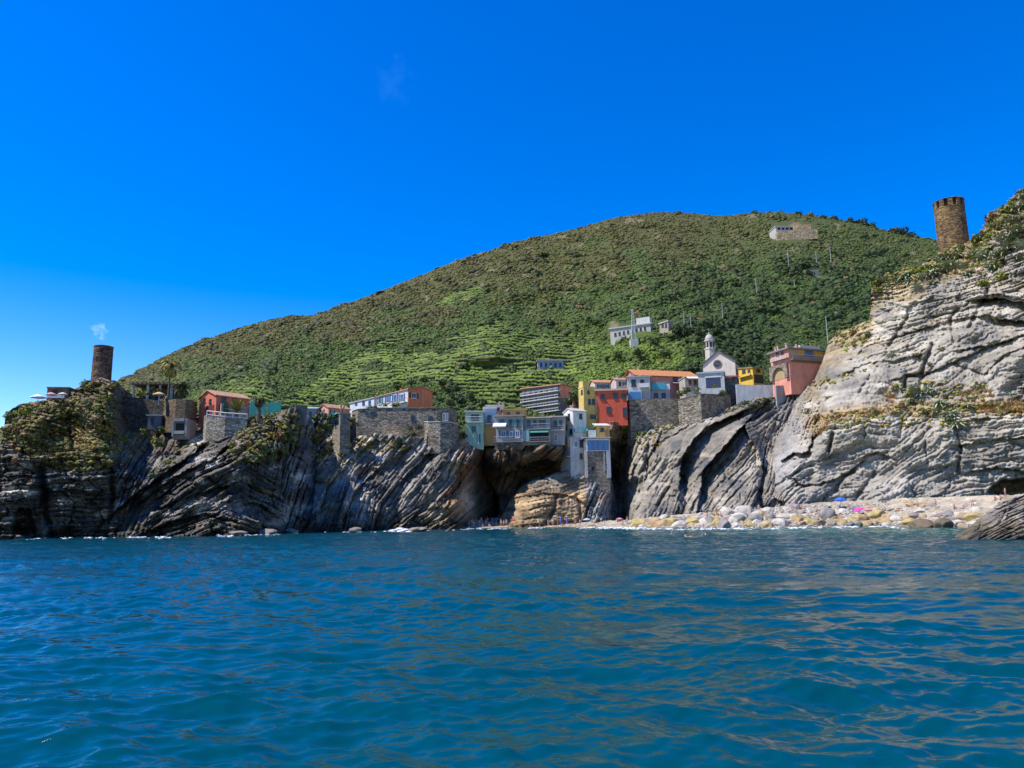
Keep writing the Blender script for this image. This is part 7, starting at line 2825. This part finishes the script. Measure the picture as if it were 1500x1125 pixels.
for i, (x, y, ps) in enumerate(COVE):
    seg = 'from the cave mouth' if i < 9 else ('in the middle of the cove beach' if i < 18 else ('below the ochre rock' if i < 28 else 'in the back row of the cove'))
    k = i if i < 9 else (i - 9 if i < 18 else (i - 18 if i < 28 else i - 28))
    person(x, y, ps, rng.randrange(9), rng.randrange(3), '%s %s' % (ORD[k], seg), group='bathers on the cove beach', scale=1.0)
EAST = [(905, 770, 'stand'), (912, 770, 'sit'), (919, 769, 'stand'), (1036, 757, 'sit'), (1043, 757, 'stand'), (1050, 756, 'stand'), (1056, 757, 'sit'), (1112, 752, 'stand'), (1166, 744, 'stand'), (1174, 746, 'sit'), (1197, 748, 'sit'), (1238, 745, 'lie'), (1258, 750, 'sit'), (1296, 749, 'sit'), (1318, 747, 'lie'), (1345, 748, 'stand'), (1371, 746, 'stand'), (1398, 747, 'sit'), (1412, 746, 'lie'), (1425, 742, 'sit')]
for i, (x, y, ps) in enumerate(EAST):
    wh = ('on the rocks by the dark crevice' if x < 1000 else 'on the boulders below the dark slab' if x < 1130 else 'near the blue parasol' if x < 1250 else 'on the pebbles below the cliff')
    person(x, y, ps, (i * 4 + 3) % 9, i % 3, '%s, %s in row' % (wh, ORD[i] if i < 12 else ('thirteenth', 'fourteenth', 'fifteenth', 'sixteenth', 'seventeenth', 'eighteenth', 'nineteenth', 'twentieth')[i - 12]), group='bathers on the eastern beach', scale=.95, z=.15)
for i, (x, y, ps, ci) in enumerate(((1458, 735, 'sit', 0), (1466, 734, 'sit', 3), (1474, 733, 'stand', 1))):
    person(x, y, ps, ci, i, 'before the small cave, %s of three' % ORD[i], D=shore(x, 738) - 1, z=.2, group='bathers at the small cave', scale=1.0)
for i, (x, y, ci, hi) in enumerate(((984, 783, 1, 2), (1004, 786, 3, 0), (1012, 787, 6, 1), (1034, 784, 2, 0), (757, 782, 4, 1))):
    D = float(waterline_arr(np.array([float(x)]), np.array([float(y)]))[0])
    person(x, y, 'wade', ci, hi, 'off %s' % ('the grey slabs, %s from the cove' % ORD[i] if i < 4 else 'the cave beach'), D=D, z=-1.30, group='swimmers', rz=i * 1.3)

# parasols on the beaches
def beach_parasol(label, x, ytop, ybase, rad, rgb, closed=False, tilt=0, group=None):
    parasol(label, x, ytop, ybase, shore(x, min(ybase, 770)), rad, rgb, closed=closed, tilt=tilt, group=group)


beach_parasol('bright blue open parasol high on the pebble bank', 1232, 728.5, 745, 1.25, (0.02, 0.12, 0.62))
beach_parasol('magenta parasol on the boulders, tilted towards the sea', 1259, 746, 756, 0.95, (0.72, 0.05, 0.36), tilt=14)
beach_parasol('salmon pink parasol touching the magenta one', 1272, 746, 757, 0.9, (0.72, 0.25, 0.27), tilt=-10)
beach_parasol('closed purple parasol before the ochre rock', 831, 757, 770, 0.5, (0.13, 0.07, 0.38), closed=True)
beach_parasol('closed blue parasol beside the purple one', 822, 758, 770, 0.45, (0.06, 0.08, 0.33), closed=True)
beach_parasol('red parasol among the bathers in the middle of the cove', 752, 760, 770, 0.8, (0.50, 0.05, 0.05))
beach_parasol('white parasol among the bathers below the ochre rock', 790, 760, 770, 0.8, (0.72, 0.70, 0.66))
beach_parasol('pink parasol by the rocks below the dark crevice', 908, 759, 769, 0.8, (0.62, 0.2, 0.26))
beach_parasol('dark blue parasol in front of the cave', 727, 758, 770, 1.0, (0.03, 0.06, 0.16))
beach_parasol('pale blue parasol at the east end of the cove', 860, 759, 770, 0.9, (0.34, 0.48, 0.60))
build_scrub()
